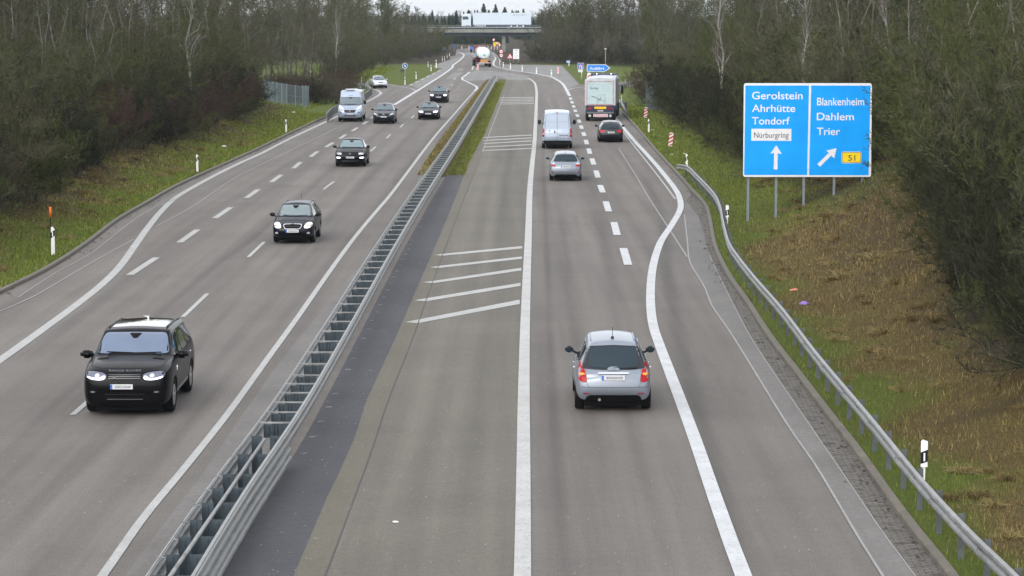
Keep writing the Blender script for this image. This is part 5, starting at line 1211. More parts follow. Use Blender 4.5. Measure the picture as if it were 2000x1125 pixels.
# ---------------------------------------------------------------- cars seen from behind
def rear_car(name, lab, spec, mat, px, py, tl, win, plate_z, rail=None, refl=None, rimsp=5):
    r = empty(name, (0, 0, 0), 0, lab, 'car'); c = Car(**spec); c.body('body', mat, r); add_wheels(c, r, spokes=rimsp); windscreen(c, r, M['glass_ws'])
    H, hc = c.H, c.hc; y0 = c.L/2; fr, rr = y0-c.yc-.02, y0-c.yr+.10; tp = H-.15; b0 = c.belt+.06; ym = (y0-c.yt+rr)/2-.1
    side_glass(c, r, [[(fr-.12, b0), (y0-c.yt-.15, tp), (ym+.04, tp+.03), (ym+.04, b0)], [(ym-.04, b0), (ym-.04, tp+.03), (rr, tp-.01), (rr-.10, b0+.04)]])
    w0, w1, z0, z1 = win
    c.patch('rear_glass_surround', [(-w0-.03, z0-.02), (w0+.03, z0-.02), (w1+.03, z1+.02), (0, z1+.035), (-w1-.03, z1+.02)], 'R', M['trim'], r, off=.006)
    c.patch('rear_window', [(-w0, z0), (0, z0-.01), (w0, z0), (w1, z1), (0, z1+.012), (-w1, z1)], 'R', M['glass_rear'], r, off=.014)
    wiper(c, r, [(0, z0+.0), (w0*.45, z0+.03), (w0*.7, z0-.01)], 'R')
    duo(c, r, 'tail_light', tl, 'R', M['red'])
    c.line('tailgate_gap', [(-w0, z0-.06), (-w0*.95, plate_z-.15), (w0*.95, plate_z-.15), (w0, z0-.06)], .010, 'R', MATS['panel_gap'], r)
    plate(c, r, 0, plate_z, 'R'); c.patch('rear_diffuser', [(-.55, .36), (.55, .36), (.66, .25), (-.66, .25)], 'R', M['trim'], r, off=.010, smooth_it=1)
    if refl: duo(c, r, 'rear_reflector', refl, 'R', M['red_deep'])
    mirrors(c, r, mat, hc+.01, fr-.12); handles(c, r, [ym+.25, ym-.75], c.belt-.08, mat); car_lines(c, r, [fr-.05, ym], .36, c.belt)
    if rail: rails(c, r, rail[1], y0-c.yt-.2, -y0+.5, c.roofw-.02, lift=rail[0])
    MB().box((0, -y0+.75, H+.02), (.025, .12, .05), bev=.008).build('roof_fin', M['black_plastic'], r)
    park(r, px, py, False, L=c.L); return r, c
r, c = rear_car('hatchback', 'silver hatchback with pale lamp tops driving behind the white panel van', dict(L=4.24, W=1.77, H=1.51, hf=.76, hc=.96, yc=.9, yt=1.7, yr=3.7, yb=4.1, hb=.98, roofw=.54, wheel=.32, fa=.86, ra=3.46, rearw=.70, tail=.12), PS, 1104.5, 352.5,
    [(.52, .88), (.53, .80), (.80, .78), (.84, .86), (.80, .90)], (.62, .52, 1.06, 1.38), .80, refl=[(.66, .46), (.66, .52), (.76, .53), (.76, .46)])
duo(c, r, 'lamp_top', [(.56, .90), (.58, .98), (.68, 1.0), (.78, .91)], 'R', M['lampglass'])
r, c = rear_car('estate_car', 'dark grey estate with bright red tail lamps just behind the box trailer', dict(L=4.7, W=1.77, H=1.45, hf=.72, hc=.93, yc=1.25, yt=2.0, yr=4.0, yb=4.6, hb=.94, roofw=.53, wheel=.33, fa=.88, ra=3.55, rearw=.68), PG, 1192.5, 277.5,
    [(.40, .74), (.40, .84), (.62, .88), (.82, .86), (.80, .72), (.66, .68)], (.60, .50, .99, 1.31), .70, rail=(.035, M['steel']))
# ---------------------------------------------------------------- vans
def van(name, lab, L, H, mat, px, py, front, low=M['trim']):
    r = empty(name, (0, 0, 0), 0, lab, 'van')
    c = Car(L, 2.05, H, hf=1.05, hc=1.36, yc=.85, yt=1.62, yr=L-.14, yb=L-.04, hb=1.3, zb=.28, belt=1.32, roofw=.84, wheel=.35, fa=.95, ra=L-1.0, rearw=.93, crease=.75, cham=.09, crown=.02, tail=.03, nose=.10, hre=H-.03)
    # keep the tail upright and the roof high
    st = []
    for s in c.st:
        st.append(s)
    c.st = st; c.body('body', mat, r); add_wheels(c, r, M['sign_back'] if not front else M['alloy'], spokes=8); return r, c
r, c = van('panel_van', 'white panel van seen from behind in the left lane of the right carriageway', 5.4, 2.50, PWV, 0, 0, False)
c2z = 2.34
c.line('door_split', [(0, .52), (0, c2z)], .022, 'R', MATS['panel_gap'], r, off=.006)
c.line('door_edge', [(-.80, .58), (-.80, 1.5), (-.72, c2z-.02), (.72, c2z-.02), (.80, 1.5), (.80, .58)], .022, 'R', MATS['panel_gap'], r, off=.006)
c.line('door_crease', [(-.78, 1.80), (.78, 1.80)], .018, 'R', pm('crease_shade_fitting_grey', (.28, .32, .38), .5), r, off=.006); c.line('door_crease', [(-.78, 1.02), (.78, 1.02)], .014, 'R', MATS['crease_shade_fitting_grey'], r, off=.006)  # grey lines paint in the crease shade; hinges and lettering reuse the grey
duo(c, r, 'tail_light', [(.84, .78), (.84, 1.36), (.96, 1.36), (.985, .78)], 'R', M['red_deep'], [('clear_strip', [(.86, .95), (.86, 1.04), (.96, 1.04), (.96, .95)], M['lampglass'])])
c.patch('brake_light', [(-.12, 2.37), (.12, 2.37), (.11, 2.41), (-.11, 2.41)], 'R', M['red_deep'], r, off=.02)
c.patch('rear_bumper', [(-.93, .30), (-.95, .55), (.95, .55), (.93, .30)], 'R', M['black_plastic'], r, off=.03, smooth_it=1)
c.patch('door_handle', [(.10, 1.05), (.10, 1.22), (.20, 1.22), (.20, 1.05)], 'R', M['black_plastic'], r, off=.03) if False else c.patch('door_handle', [(-.20, 1.05), (-.20, 1.22), (-.11, 1.22), (-.11, 1.05)][::-1], 'R', M['black_plastic'], r, off=.03)
plate(c, r, .42, .80, 'R', w_=.46); c.line('plate_lamp', [(.12, .91), (.74, .91)], .04, 'R', M['trim'], r, off=.03)
p, d = c.hit(-.5, 1.16, 'R'); MB().cyl((-.5, p.y-.02, 1.17), .04, .012, 'Y', 16).build('round_badge', M['sign_ink'], r)
c.line('model_script', [(.28, 1.16), (.62, 1.16)], .03, 'R', MATS['crease_shade_fitting_grey'], r)
for s_ in (-1, 1):
    for z in (1.72, .70): MB().box((s_*.86, -2.70, z), (.05, .05, .12), bev=.01).build('hinge', MATS['crease_shade_fitting_grey'], r)
mirrors(c, r, M['black_plastic'], 1.42, 1.62, 1.15, out=.26, hgt=.34, wd=.20); windscreen(c, r, M['glass_ws'], hw=.82, z0=1.42, z1=2.05, tw=.76)
side_glass(c, r, [[(1.75, 1.42), (1.25, 1.95), (.75, 1.98), (.75, 1.42)]])
park(r, 1088, 290, False, L=5.4)
r, c = van('camper_van', 'tall silver blue camper van with roof boxes, front towards the camera on the left', 6.0, 2.58, PWV, 0, 0, True)
windscreen(c, r, M['glass_ws'], hw=.85, z0=1.36, z1=1.98, tw=.80)
duo(c, r, 'headlight', [(.55, 1.02), (.80, 1.12), (.92, 1.30), (.84, 1.30), (.62, 1.14)], 'F', M['lamp_on'])
g = c.patch('grille', [(-.50, .98), (-.42, .76), (.42, .76), (.50, .98)], 'F', M['trim'], r, off=.014); c.line('grille_bar', [(-.40, .90), (.40, .90)], .02, 'F', MATS['dark_chrome'], g, off=.022); c.line('grille_bar', [(-.38, .82), (.38, .82)], .02, 'F', MATS['dark_chrome'], g, off=.022)
p, d = c.hit(0, .90, 'F'); MB().cyl((0, p.y+.03, .90), .07, .014, 'Y', 18).build('round_badge', M['chrome'], r)
duo(c, r, 'fog_recess', [(.60, .78), (.66, .68), (.86, .74), (.84, .86)], 'F', pm('recess_blue_grey', (.10, .13, .17), .5), None)
plate(c, r, 0, .62, 'F'); c.patch('bumper_intake', [(-.5, .54), (-.5, .47), (.5, .47), (.5, .54)], 'F', M['trim'], r, off=.01)
c.line('bonnet_edge', [(-.8, 1.30), (-.4, 1.16), (.4, 1.16), (.8, 1.30)], .014, 'F', MATS['crease_shade_fitting_grey'], r)
c.line('bow_lettering', [(-.18, 2.12), (.18, 2.12)], .035, 'F', pm('script_blue', (.08, .12, .35), .4), r)
mirrors(c, r, M['black_plastic'], 1.40, 1.95, 1.15, out=.26, hgt=.36, wd=.20)
side_glass(c, r, [[(2.05, 1.42), (1.55, 1.95), (1.05, 1.98), (1.05, 1.42)], [(.3, 1.45), (.3, 1.9), (-.9, 1.9), (-.9, 1.45)], [(-1.3, 1.45), (-1.3, 1.85), (-2.3, 1.85), (-2.3, 1.45)]])
car_lines(c, r, [.95, -1.1], .45, 2.1)
mb = MB(); mb.box((.05, 1.2, 2.62), (.75, .6, .12), bev=.03); mb.build('roof_hatch', PW, r); mb = MB(); mb.box((-.2, -.6, 2.60), (.5, .5, .09), bev=.02); mb.build('roof_hatch', PW, r)
mb = MB(); mb.box((-.88, -.3, 2.46), (.16, 3.6, .14), bev=.03); mb.build('awning', PW, r) if False else (mb.build('awning', PW, r))
mb = MB(); mb.box((.55, -.2, 2.60), (.35, 1.2, .03)); mb.build('solar_panel', M['trim'], r)
park(r, 683.5, 237.5, True, L=6.0, extra=math.radians(1))
# ================================================================ trucks
def truck_wheels(root, specs, r_=.5, w_=.30, rim=None):
    t, ri, d = make_wheel(r_, w_, rim or M['sign_back'], 8)
    for x, y in specs:
        wo = empty('wheel'); wo.parent = root; wo.location = (x, y, r_); wo.rotation_euler = (0, 0, 0 if x > 0 else math.pi); link('tyre', t, wo); link('rim', ri, wo); link('brake_disc', d, wo)
# box trailer ahead on the exit lane
r = empty('box_trailer_truck', (0, 0, 0), 0, 'articulated truck with a pale box trailer marked Eu-Rec on the exit lane', 'truck')
Lt = 13.0; yb = -6.5; H0, H1 = 1.30, 3.56
# origin: middle of trailer; rear face at y = -6.5
mb = MB()
mb.prism([(-1.275, H0), (1.275, H0), (1.275, H1-.14), (.9, H1-.03), (0, H1+.03), (-.9, H1-.03), (-1.275, H1-.14)], 10.2, 'XZ', yb); box_ = mb.build('trailer_box', M['alu'], r)
mb = MB(); mb.prism([(-1.06, H0+.10), (1.06, H0+.10), (1.06, H1-.30), (-1.06, H1-.30)], .03, 'XZ', yb-.03); door = mb.build('rear_door', pm('trailer_door', (.44, .56, .58), .4, var=.05), r)
mb = MB()
for a, b_, c_, d_ in ((-1.12, H0+.04, 1.12, H0+.075), (-1.12, H1-.27, 1.12, H1-.235), (-1.12, H0+.04, -1.085, H1-.235), (1.085, H0+.04, 1.12, H1-.235)): mb.prism([(a, b_), (c_, b_), (c_, d_), (a, d_)], .012, 'XZ', yb-.036)
mb.build('red_outline', pm('outline_red', (.50, .10, .13), .5), door)
mb = MB()
for a, b_ in ((-.62, -.34), (.30, .62)): mb.prism([(a, H1-.36), (b_, H1-.36), (b_, H1-.33), (a, H1-.33)], .004, 'XZ', yb-.034)
mb.build('red_tape', pm('tape_pink', (.75, .42, .46), .5), door)
ink = pm('trailer_print', (.10, .16, .18), .5)
mb = MB(); text_into(mb, 'Eu-Rec', -.82, -.12, 2.65, .19, yb-.034, bold=.03); mb.build('lettering', ink, door)
mb = MB()
for k in range(12):
    a = math.pi*k/6; cx, cz = -.47+.34*math.cos(a), 2.73+.34*math.sin(a)
    if abs(math.sin(a)) < .3: continue
    P = []
    for j in range(10): rr = .035 if j % 2 == 0 else .015; t_2 = math.pi/2+math.pi*j/5; P.append((cx+rr*math.cos(t_2), yb-.034, cz+rr*math.sin(t_2)))
    mb.face(P)
mb.build('star_ring', ink, door)
mb = MB(); rg = random.Random(3)
for k, ww in enumerate((.55, .72, .52, .68, .60)): mb.prism([(.10, 2.95-k*.115), (.10+ww, 2.95-k*.115), (.10+ww, 2.98-k*.115), (.10, 2.98-k*.115)], .003, 'XZ', yb-.033)
mb.build('small_print', pm('trailer_small_print', (.38, .50, .54), .5), door)
mb = MB(); mb.tube([(-.72, yb-.05, 2.05), (-.4, yb-.05, 2.0), (-.1, yb-.05, 1.82), (.05, yb-.05, 1.78)], .02, 5); mb.box((-.66, yb-.05, 2.06), (.10, .03, .06)); mb.box((-.12, yb-.05, 1.84), (.12, .04, .08)); mb.box((.04, yb-.05, 1.92), (.04, .04, .18)); mb.build('door_lever', ink, door)
mb = MB()
for P in ([(-.2, 1.44), (-.2, 2.15)], [(.32, 1.44), (.32, 2.2)], [(-.2, 2.2), (.42, 2.2)], [(.42, 1.5), (.42, 2.2)], [(-.2, 1.7), (.32, 1.7)]): mb.tube([(P[0][0], yb-.045, P[0][1]), (P[1][0], yb-.045, P[1][1])], .014, 4)
mb.build('ladder', M['alu'], door)
mb = MB(); [mb.tube([(s_*.95, yb-.045, H1-.52), (s_*.72, yb-.045, H1-.30)], .02, 5) for s_ in (-1, 1)]; mb.tube([(-.7, yb-.045, H1-.26), (.7, yb-.045, H1-.26)], .025, 5); [mb.box((s_*1.07, yb-.05, 2.05), (.16, .05, .06)) for s_ in (-1, 1)]; mb.build('door_latch', M['alu'], door)
mb = MB(); mb.box((0, 3.9, H1+.02), (2.35, .3, .30), bev=.05); mb.build('headboard', M['truck_blue'], r)
mb = MB(); [mb.cyl((x, 3.72, H1+.12), .05, .04, 'Y', 12) for x in (-.65, .60)]; mb.build('work_light', M['lamp_on'], r)
mb = MB(); mb.cyl((1.15, -3, H1-.02), .13, 6.8, 'Y', 14); mb.build('rolled_tarpaulin', M['truck_white'], r)
mb = MB(); mb.box((-1.34, 3.6, H1-.05), (.30, .04, .5), ry=.2); hb_ = mb.build('marker_board', M['sign_white'], r)
mb = MB(); mb.prism([(-1.45, H1-.2), (-1.2, H1-.02), (-1.2, H1+.1), (-1.45, H1-.08)], .01, 'XZ', 3.56); mb.build('red_stripes', M['sign_red'], hb_)
mb = MB(); mb.box((0, 0, 1.10), (1.1, 12.6, .28)); mb.box((0, yb+.35, .88), (2.35, .6, .62)); mb.build('chassis', M['truck_blue'], r)
mb = MB(); mb.prism([(-1.0, .98), (-1.0, 1.28), (1.0, 1.28), (1.0, .98)], .06, 'XZ', yb-.02); mb.build('lamp_carrier', M['truck_blue'], r)
for s_ in (-1, 1):
    mb = MB(); mb.box((s_*.86, yb-.05, 1.05), (.30, .05, .13), bev=.01); o = mb.build('tail_light', M['red'], r)
mb = MB(); mb.box((0.02, yb-.09, 1.10), (.98, .05, .19), bev=.02); mb.build('yellow_tube', pm('yellow_box', (.88, .50, .01), .4), r)
mb = MB(); mb.box((.03, yb-.07, .86), (.45, .03, .11)); o = mb.build('number_plate', M['plate'], r); mb = MB(); mb.box((.03, yb-.088, .86), (.34, .006, .06)); mb.build('blurred_characters', M['plate_grey'], o)
mb = MB(); mb.box((0, yb-.03, .68), (2.2, .10, .10), bev=.01); mb.build('bumper_beam', pm('beam_grey', (.16, .18, .19), .5, .3), r)
mb = MB(); mb.box((0, yb-.02, .43), (2.25, .03, .38)); fl_ = mb.build('mud_flap', M['rubber'], r)
mb = MB(); mb.box((0.05, yb-.05, .46), (1.22, .02, .24)); bn = mb.build('banner', pm('banner_pink', (.70, .58, .60), .5), fl_)
mb = MB(); text_into(mb, 'REIMANN', -.50, .60, .37, .17, yb-.062); mb.build('lettering', pm('banner_ink', (.35, .06, .12), .5), bn)
for s_, mm in ((-1, 'alu'), (1, 'alu')):
    mb = MB()
    for k in range(6): a = math.pi*k/3; mb.cyl((s_*.86+.08*math.cos(a), yb-.045, .44+.08*math.sin(a)), .035, .01, 'Y', 8)
    mb.cyl((s_*.86, yb-.045, .44), .04, .01, 'Y', 8); mb.build('flower_mark', M['sign_white'], fl_)
mb = MB(); [mb.box((s_*1.20, -1.5, .95), (.04, 8.0, .5)) for s_ in (-1, 1)]; mb.build('side_guard', pm('side_guard_blue', (.06, .08, .2), .5, .2), r)
truck_wheels(r, [(s_*1.08, y) for s_ in (-1, 1) for y in (-5.6, -4.3, -3.0, 3.4, 7.2)])
mb = MB(); mb.box((0, 6.9, 2.1), (2.4, 2.2, 2.7), bev=.12, taper=(.94, .9)); mb.box((0, 4.0, .95), (.9, 5.0, .3)); mb.build('cab', M['truck_blue'], r)
for s_ in (-1, 1):
    mb = MB(); mb.box((s_*1.48, 7.5, 2.2), (.22, .10, .75), bev=.03); mb.box((s_*1.33, 7.5, 2.5), (.3, .04, .04)); mb.build('wing_mirror', M['black_plastic'], r)
x, y, _ = G(1172.5, 236); a = math.radians(4.0); r.location = (x+math.sin(a)*5.8, y+math.cos(a)*5.8, .016); r.rotation_euler = (0, 0, -a)
# tanker by the bridge
r = empty('tanker_truck', (0, 0, 0), 0, 'white tanker truck with red cab driving away under the bridge', 'truck'); yb = -5.5
mb = MB(); mb.cyl((.03, 0, 2.28), .98, 10.4, 'Y', 32); bm2 = bmesh.new(); bmesh.ops.create_uvsphere(bm2, u_segments=32, v_segments=16, radius=.98)
for f in bm2.faces: f.smooth = True
mb._merge(bm2, Matrix.Translation((.03, -5.2, 2.28)) @ Matrix.Diagonal((1, .32, 1, 1))); tank = mb.build('tank', pm('tank_white', (.68, .76, .78), .3, 0, .5), r)
mb = MB(); mb.cyl((.05, -5.52, 1.98), .26, .02, 'Y', 20); o = mb.build('green_emblem', pm('emblem_green', (.12, .42, .28), .5), tank); o.scale = (1, 1, .55); o.location = (0, 0, .90)
mb = MB(); [mb.box((x, -5.50, 2.42), (.07, .02, .07)) for x in (-.28, -.02, .22)]; mb.build('lettering', pm('tank_print', (.15, .2, .25), .5), tank)
mb = MB(); [mb.box((0, y, 3.32), (.9, .06, .06)) for y in (-4.8, -4, -3, -2)]; [mb.tube([(s_*.42, -5.0, 3.45), (s_*.42, 4.5, 3.45)], .03, 5) for s_ in (-1, 1)]; [mb.tube([(.95+.1*k, -5.2, 1.2), (.95+.1*k, -5.2, 3.3)], .025, 5) for k in (0, 1.5)]; mb.build('catwalk', M['steel'], r)
mb = MB(); mb.box((0, .5, 1.15), (1.0, 12, .3)); mb.box((0, -5.3, .95), (2.2, .3, .2)); mb.build('chassis', M['trim'], r)
mb = MB(); mb.box((.0, -5.75, 1.05), (1.25, .05, .42)); mb.build('orange_board', pm('orange_board', (.50, .24, .06), .6), r)
mb = MB(); mb.box((0, -5.7, .70), (2.3, .12, .16)); mb.build('rear_bumper', pm('bumper_pink', (.55, .40, .42), .5), r)
for s_ in (-1, 1): mb = MB(); mb.box((s_*.98, -5.78, .78), (.34, .06, .14)); mb.build('tail_light', M['red_deep'], r)
mb = MB(); mb.box((0, 6.9, 2.0), (2.0, 2.1, 2.8), bev=.12, taper=(.94, .9)); mb.build('cab', pm('cab_red', (.16, .012, .015), .5, 0, .2), r)
for s_ in (-1, 1): mb = MB(); mb.box((s_*1.45, 7.4, 2.5), (.2, .1, .6), bev=.02); mb.box((s_*1.3, 7.4, 2.6), (.3, .04, .04)); mb.build('wing_mirror', M['black_plastic'], r)
mb = MB(); mb.cyl((-1.16, 2.5, 1.75), .36, 1.6, 'Y', 16); mb.build('side_tank', pm('side_tank_grey', (.30, .36, .42), .4, .3), r)
truck_wheels(r, [(s_*1.05, y) for s_ in (-1, 1) for y in (-4.9, -3.6, -2.3, 3.6, 7.2)])
x, y, _ = G(945, 131); a = math.radians(-4.2); r.location = (x+math.sin(a)*5, y+math.cos(a)*5, .016); r.rotation_euler = (0, 0, -a)
# truck on the bridge, side on, heading left
r = empty('articulated_lorry', (0, 0, 0), 0, 'long white articulated lorry crossing the bridge', 'truck')
# +y is forward; rear at 0
x0, _, _ = AT(1038.5, 57, BDm+3.2); x1, _, zt = AT(900.5, 57, BDm+3.2); TL = x0-x1; r.location = (x0, BDm+3.2, BRZ+.01); r.rotation_euler = (0, 0, math.radians(90))
# after the turn the far-left side (-x) faces the camera
mb = MB(); mb.box((0, TL*.42, 2.45), (2.5, TL*.82, 2.75), bev=.02); tb = mb.build('trailer_box', M['truck_white'], r)
mb = MB(); mb.box((0, TL*.40, .98), (1.6, TL*.78, .22)); mb.box((-1.15, TL*.43, .80), (.06, TL*.22, .34)); mb.build('chassis', M['truck_blue'], r)
mb = MB(); mb.box((0, TL-1.25, 2.05), (2.45, 2.2, 2.7), bev=.15); mb.box((0, TL-1.45, 3.35), (2.2, 1.7, .5), bev=.2); cab = mb.build('cab', M['truck_white'], r)
mb = MB(); mb.prism([(TL-1.75, 2.30), (TL-.45, 2.22), (TL-.35, 2.95), (TL-1.35, 3.0), (TL-1.75, 2.85)], .02, 'YZ', -1.25); mb.build('side_window', M['glass'], cab)
mb = MB(); mb.box((0, TL-.13, 2.6), (2.1, .04, .8)); mb.build('windscreen', M['glass_ws'], cab)
mb = MB(); mb.box((-1.32, TL-.02, 2.75), (.15, .2, .7)); mb.build('wing_mirror', M['black_plastic'], r)
mb = MB(); [mb.box((-1.2, TL-3.35-.55*k, .85), (.08, .42, .38), bev=.02) for k in range(5)]; mb.build('fuel_tank', M['alu'], r)
mb = MB(); mb.box((0, TL-2.5, 1.6), (2.0, .3, 1.9)); mb.build('coupling', M['trim'], r)
mb = MB(); [mb.box((-1.2, y, .75), (.05, .5, .35)) for y in (2.0, 3.4, 4.8)]; mb.build('mudguard', M['truck_white'], r)
mb = MB(); text_into(mb, 'Leon Baltica', 0, 2.3, 0, .24, 0); o = mb.build('lettering', pm('lorry_print', (.12, .15, .18), .5), tb); o.rotation_euler = (0, 0, math.radians(-90)); o.location = (-1.262, 1.4+2.3-.1, 3.22)
mb = MB(); star(mb, 0, 0, .22, 0, k=5, th=.03); o = mb.build('round_emblem', MATS['lorry_print'], tb); o.rotation_euler = (0, 0, math.radians(-90)); o.location = (-1.262, 4.05, 3.30)
truck_wheels(r, [(s_*1.08, y) for s_ in (-1, 1) for y in (2.7, 4.0, 5.3, TL-4.9, TL-1.55)])
# ================================================================ bare winter trees, bushes and conifers
def unit(v): return v/np.maximum(np.linalg.norm(v, axis=-1, keepdims=True), 1e-9)
def grow_children(rg, A, B, L, wA, n, lmin, lmax, ang, up, umin=.25, umax=1.0, wr=.5):
    """n children along every parent segment A->B; returns starts, ends, lengths, widths"""
    m = len(A); u = rg.uniform(umin, umax, (m, n)); P = A[:, None]+(B-A)[:, None]*u[..., None]
    d = unit(B-A)[:, None]; r = unit(rg.normal(size=(m, n, 3))); r = unit(r-(r*d).sum(-1, keepdims=True)*d)
    a = rg.uniform(ang[0], ang[1], (m, n, 1)); D = d*np.cos(a)+r*np.sin(a); D[..., 2] += up; D = unit(D)
    l = L[:, None]*rg.uniform(lmin, lmax, (m, n))*(1.15-.55*u); E = P+D*l[..., None]
    w = np.repeat(wA[:, None]*wr, n, 1)
    return P.reshape(-1, 3), E.reshape(-1, 3), l.ravel(), w.ravel()
def bend(rg, A, B, k, droop):
    """split each segment in two with a kink"""
    L = np.linalg.norm(B-A, axis=1, keepdims=True); Mm = (A+B)/2+rg.normal(size=A.shape)*L*k+np.array([0, 0, 1.0])*L*droop
    return Mm
def ribbons(rg, A, B, wa, wb):
    d = unit(B-A); s = unit(np.cross(d, unit(rg.normal(size=A.shape)))); n = len(A)
    V = np.stack([A-s*wa[:, None]/2, A+s*wa[:, None]/2, B+s*wb[:, None]/2, B-s*wb[:, None]/2], 1).reshape(-1, 3)
    return V, np.arange(n*4).reshape(n, 4)
def prisms(rg, A, B, wa, wb):
    d = unit(B-A); s = unit(np.cross(d, np.array([.31, .22, .93]))); t = np.cross(d, s); n = len(A); V = []
    for P, w_ in ((A, wa), (B, wb)):
        for k in range(4):
            a = math.pi/2*k; V.append(P+(s*math.cos(a)+t*math.sin(a))*w_[:, None]/2)
    V = np.stack(V, 1).reshape(-1, 3); o = (np.arange(n)*8)[:, None]
    F = np.concatenate([o+np.array([k, (k+1) % 4, 4+(k+1) % 4, 4+k]) for k in range(4)], 0); return V, F
def cat(parts):
    Vs, Fs, o = [], [], 0
    for V, F in parts: Vs.append(V); Fs.append(F+o); o += len(V)
    return np.concatenate(Vs), np.concatenate(Fs)
def tree_geo(seed, H, spread, stems=1, n1=22, n2=6, n3=5, n4=3, base=.18, tw=.018, upb=.25, lean=.08, trunk_w=.22, bushy=False):
    rg = np.random.default_rng(seed); trunk, twigs = [], []
    T = []
    for s_ in range(stems):
        if bushy: a = rg.uniform(0, 6.28); el = rg.uniform(.35, 1.35); h = H*rg.uniform(.7, 1.05); top = np.array([math.cos(a)*math.cos(el)*spread*1.1, math.sin(a)*math.cos(el)*spread*1.1, h*math.sin(el)]); b0 = np.array([math.cos(a)*.2, math.sin(a)*.2, 0])
        else: a = rg.uniform(0, 6.28); top = np.array([math.cos(a)*lean*H, math.sin(a)*lean*H, H*rg.uniform(.85, 1)]); b0 = np.array([math.cos(a)*.25*(stems > 1), math.sin(a)*.25*(stems > 1), -.15])
        k = 6 if not bushy else 3; pts = [b0+(top-b0)*i/k+(rg.normal(size=3)*np.array([.035, .035, .01])*H*(0 < i)*(.4 if not bushy else 1)) for i in range(k+1)]
        w_ = trunk_w/(stems**.4); ws = [w_*(1-.88*i/k) for i in range(k+1)]
        T += [(pts[i], pts[i+1], ws[i], ws[i+1], (i+.5)/k) for i in range(k)]
    A = np.array([t[0] for t in T]); B = np.array([t[1] for t in T]); wa = np.array([t[2] for t in T]); wb = np.array([t[3] for t in T]); uu = np.array([t[4] for t in T])
    trunk.append(prisms(rg, A, B, wa, wb))
    # first order limbs
    per = max(1, int(round(n1/max(1, (uu > base).sum())*stems))) if not bushy else max(2, n1//len(A))
    if not bushy: per = max(1, round(n1*stems/((uu > base).sum())))
    sel = uu > base if not bushy else uu > -1
    A1, B1, L1, W1 = grow_children(rg, A[sel], B[sel], np.full(sel.sum(), spread)*(1.0-.55*uu[sel] if not bushy else .55), wa[sel], per, .6, 1.1, (.6, 1.25) if not bushy else (.3, .9), upb, 0, 1, .42)
    M1 = bend(rg, A1, B1, .07, .03); c1, c2 = (A1, M1, W1, W1*.7), (M1, B1, W1*.7, W1*.25)
    trunk.append(prisms(rg, *c1)); trunk.append(prisms(rg, *c2))
    segA = np.concatenate([A1, M1]); segB = np.concatenate([M1, B1]); LL = np.concatenate([L1, L1]); WW = np.concatenate([W1*.8, W1*.5])
    A2, B2, L2, W2 = grow_children(rg, segA, segB, LL, WW, max(1, n2//2), .35, .62, (.35, .95), .12, .1, 1, .5)
    W2 = np.maximum(W2, tw*1.3); M2 = bend(rg, A2, B2, .08, .04); twigs.append(ribbons(rg, A2, M2, W2, W2*.8)); twigs.append(ribbons(rg, M2, B2, W2*.8, W2*.5))
    segA = np.concatenate([A2, M2]); segB = np.concatenate([M2, B2]); LL = np.concatenate([L2, L2]); WW = np.concatenate([W2, W2*.7])
    A3, B3, L3_, W3 = grow_children(rg, segA, segB, LL, WW, max(1, n3//2), .40, .70, (.3, .9), .08, .1, 1, .55)
    W3 = np.maximum(W3*.6, tw); M3 = bend(rg, A3, B3, .09, .04); twigs.append(ribbons(rg, A3, M3, W3, W3*.8)); twigs.append(ribbons(rg, M3, B3, W3*.8, W3*.5))
    A4, B4, L4, W4 = grow_children(rg, A3, B3, L3_, W3, n4, .35, .75, (.25, .85), .05, .15, 1, .6)
    W4 = np.maximum(W4*.8, tw*.85); twigs.append(ribbons(rg, A4, B4, W4, W4*.45))
    return cat(trunk), cat(twigs)
def conifer_geo(seed, H, R):
    rg = np.random.default_rng(seed); A = np.array([[0, 0, 0.]]); B = np.array([[0, 0, H]]); tr = prisms(rg, A, B, np.array([.3]), np.array([.03]))
    n = 760; u = rg.uniform(.06, 1, n)**.85; z = H*u; a = rg.uniform(0, 6.28, n); r_ = R*(1-u)**.8*rg.uniform(.75, 1.15, n)+.15
    P = np.stack([np.zeros(n), np.zeros(n), z], 1); E = np.stack([np.cos(a)*r_, np.sin(a)*r_, z-.22*r_+.05], 1)
    t1 = ribbons(rg, P, E, np.full(n, .12), np.full(n, .05))
    S, E2, l, w_ = grow_children(rg, P, E, r_, np.full(n, .1), 10, .16, .38, (.4, 1.1), -.1, .15, 1, 1)
    t2 = ribbons(rg, S, E2, np.full(len(S), .20), np.full(len(S), .06)); return tr, cat([t1, t2])
def twig_mat(name, c0, c1, c2, rough=.9):
    m, nt, b = new_mat(name); o = mapping(nt); n1 = noise(nt, o, 1.1, 4, .6); n2 = noise(nt, o, 9, 3, .6)
    oi = nd(nt, 'ShaderNodeObjectInfo'); at = nd(nt, 'ShaderNodeAttribute', attribute_name='tint'); ad = nd(nt, 'ShaderNodeMath', operation='ADD'); fr = nd(nt, 'ShaderNodeMath', operation='FRACT')
    nt.links.new(oi.outputs['Random'], ad.inputs[0]); nt.links.new(at.outputs['Fac'], ad.inputs[1]); nt.links.new(ad.outputs[0], fr.inputs[0])
    mx = nd(nt, 'ShaderNodeMath', operation='MULTIPLY_ADD'); nt.links.new(fr.outputs[0], mx.inputs[0]); mx.inputs[1].default_value = .5; nt.links.new(mrange(nt, n1, .3, .7, 0, .5), mx.inputs[2])
    c = ramp(nt, mx.outputs[0], [(.12, c0), (.5, c1), (.88, c2)]); c = mixc(nt, 1, c, mrange(nt, n2, .3, .7, .65, 1.35), 'MULTIPLY')
    nt.links.new(c, b.inputs['Base Color']); b.inputs['Roughness'].default_value = rough; b.inputs['Specular IOR Level'].default_value = .2; return m
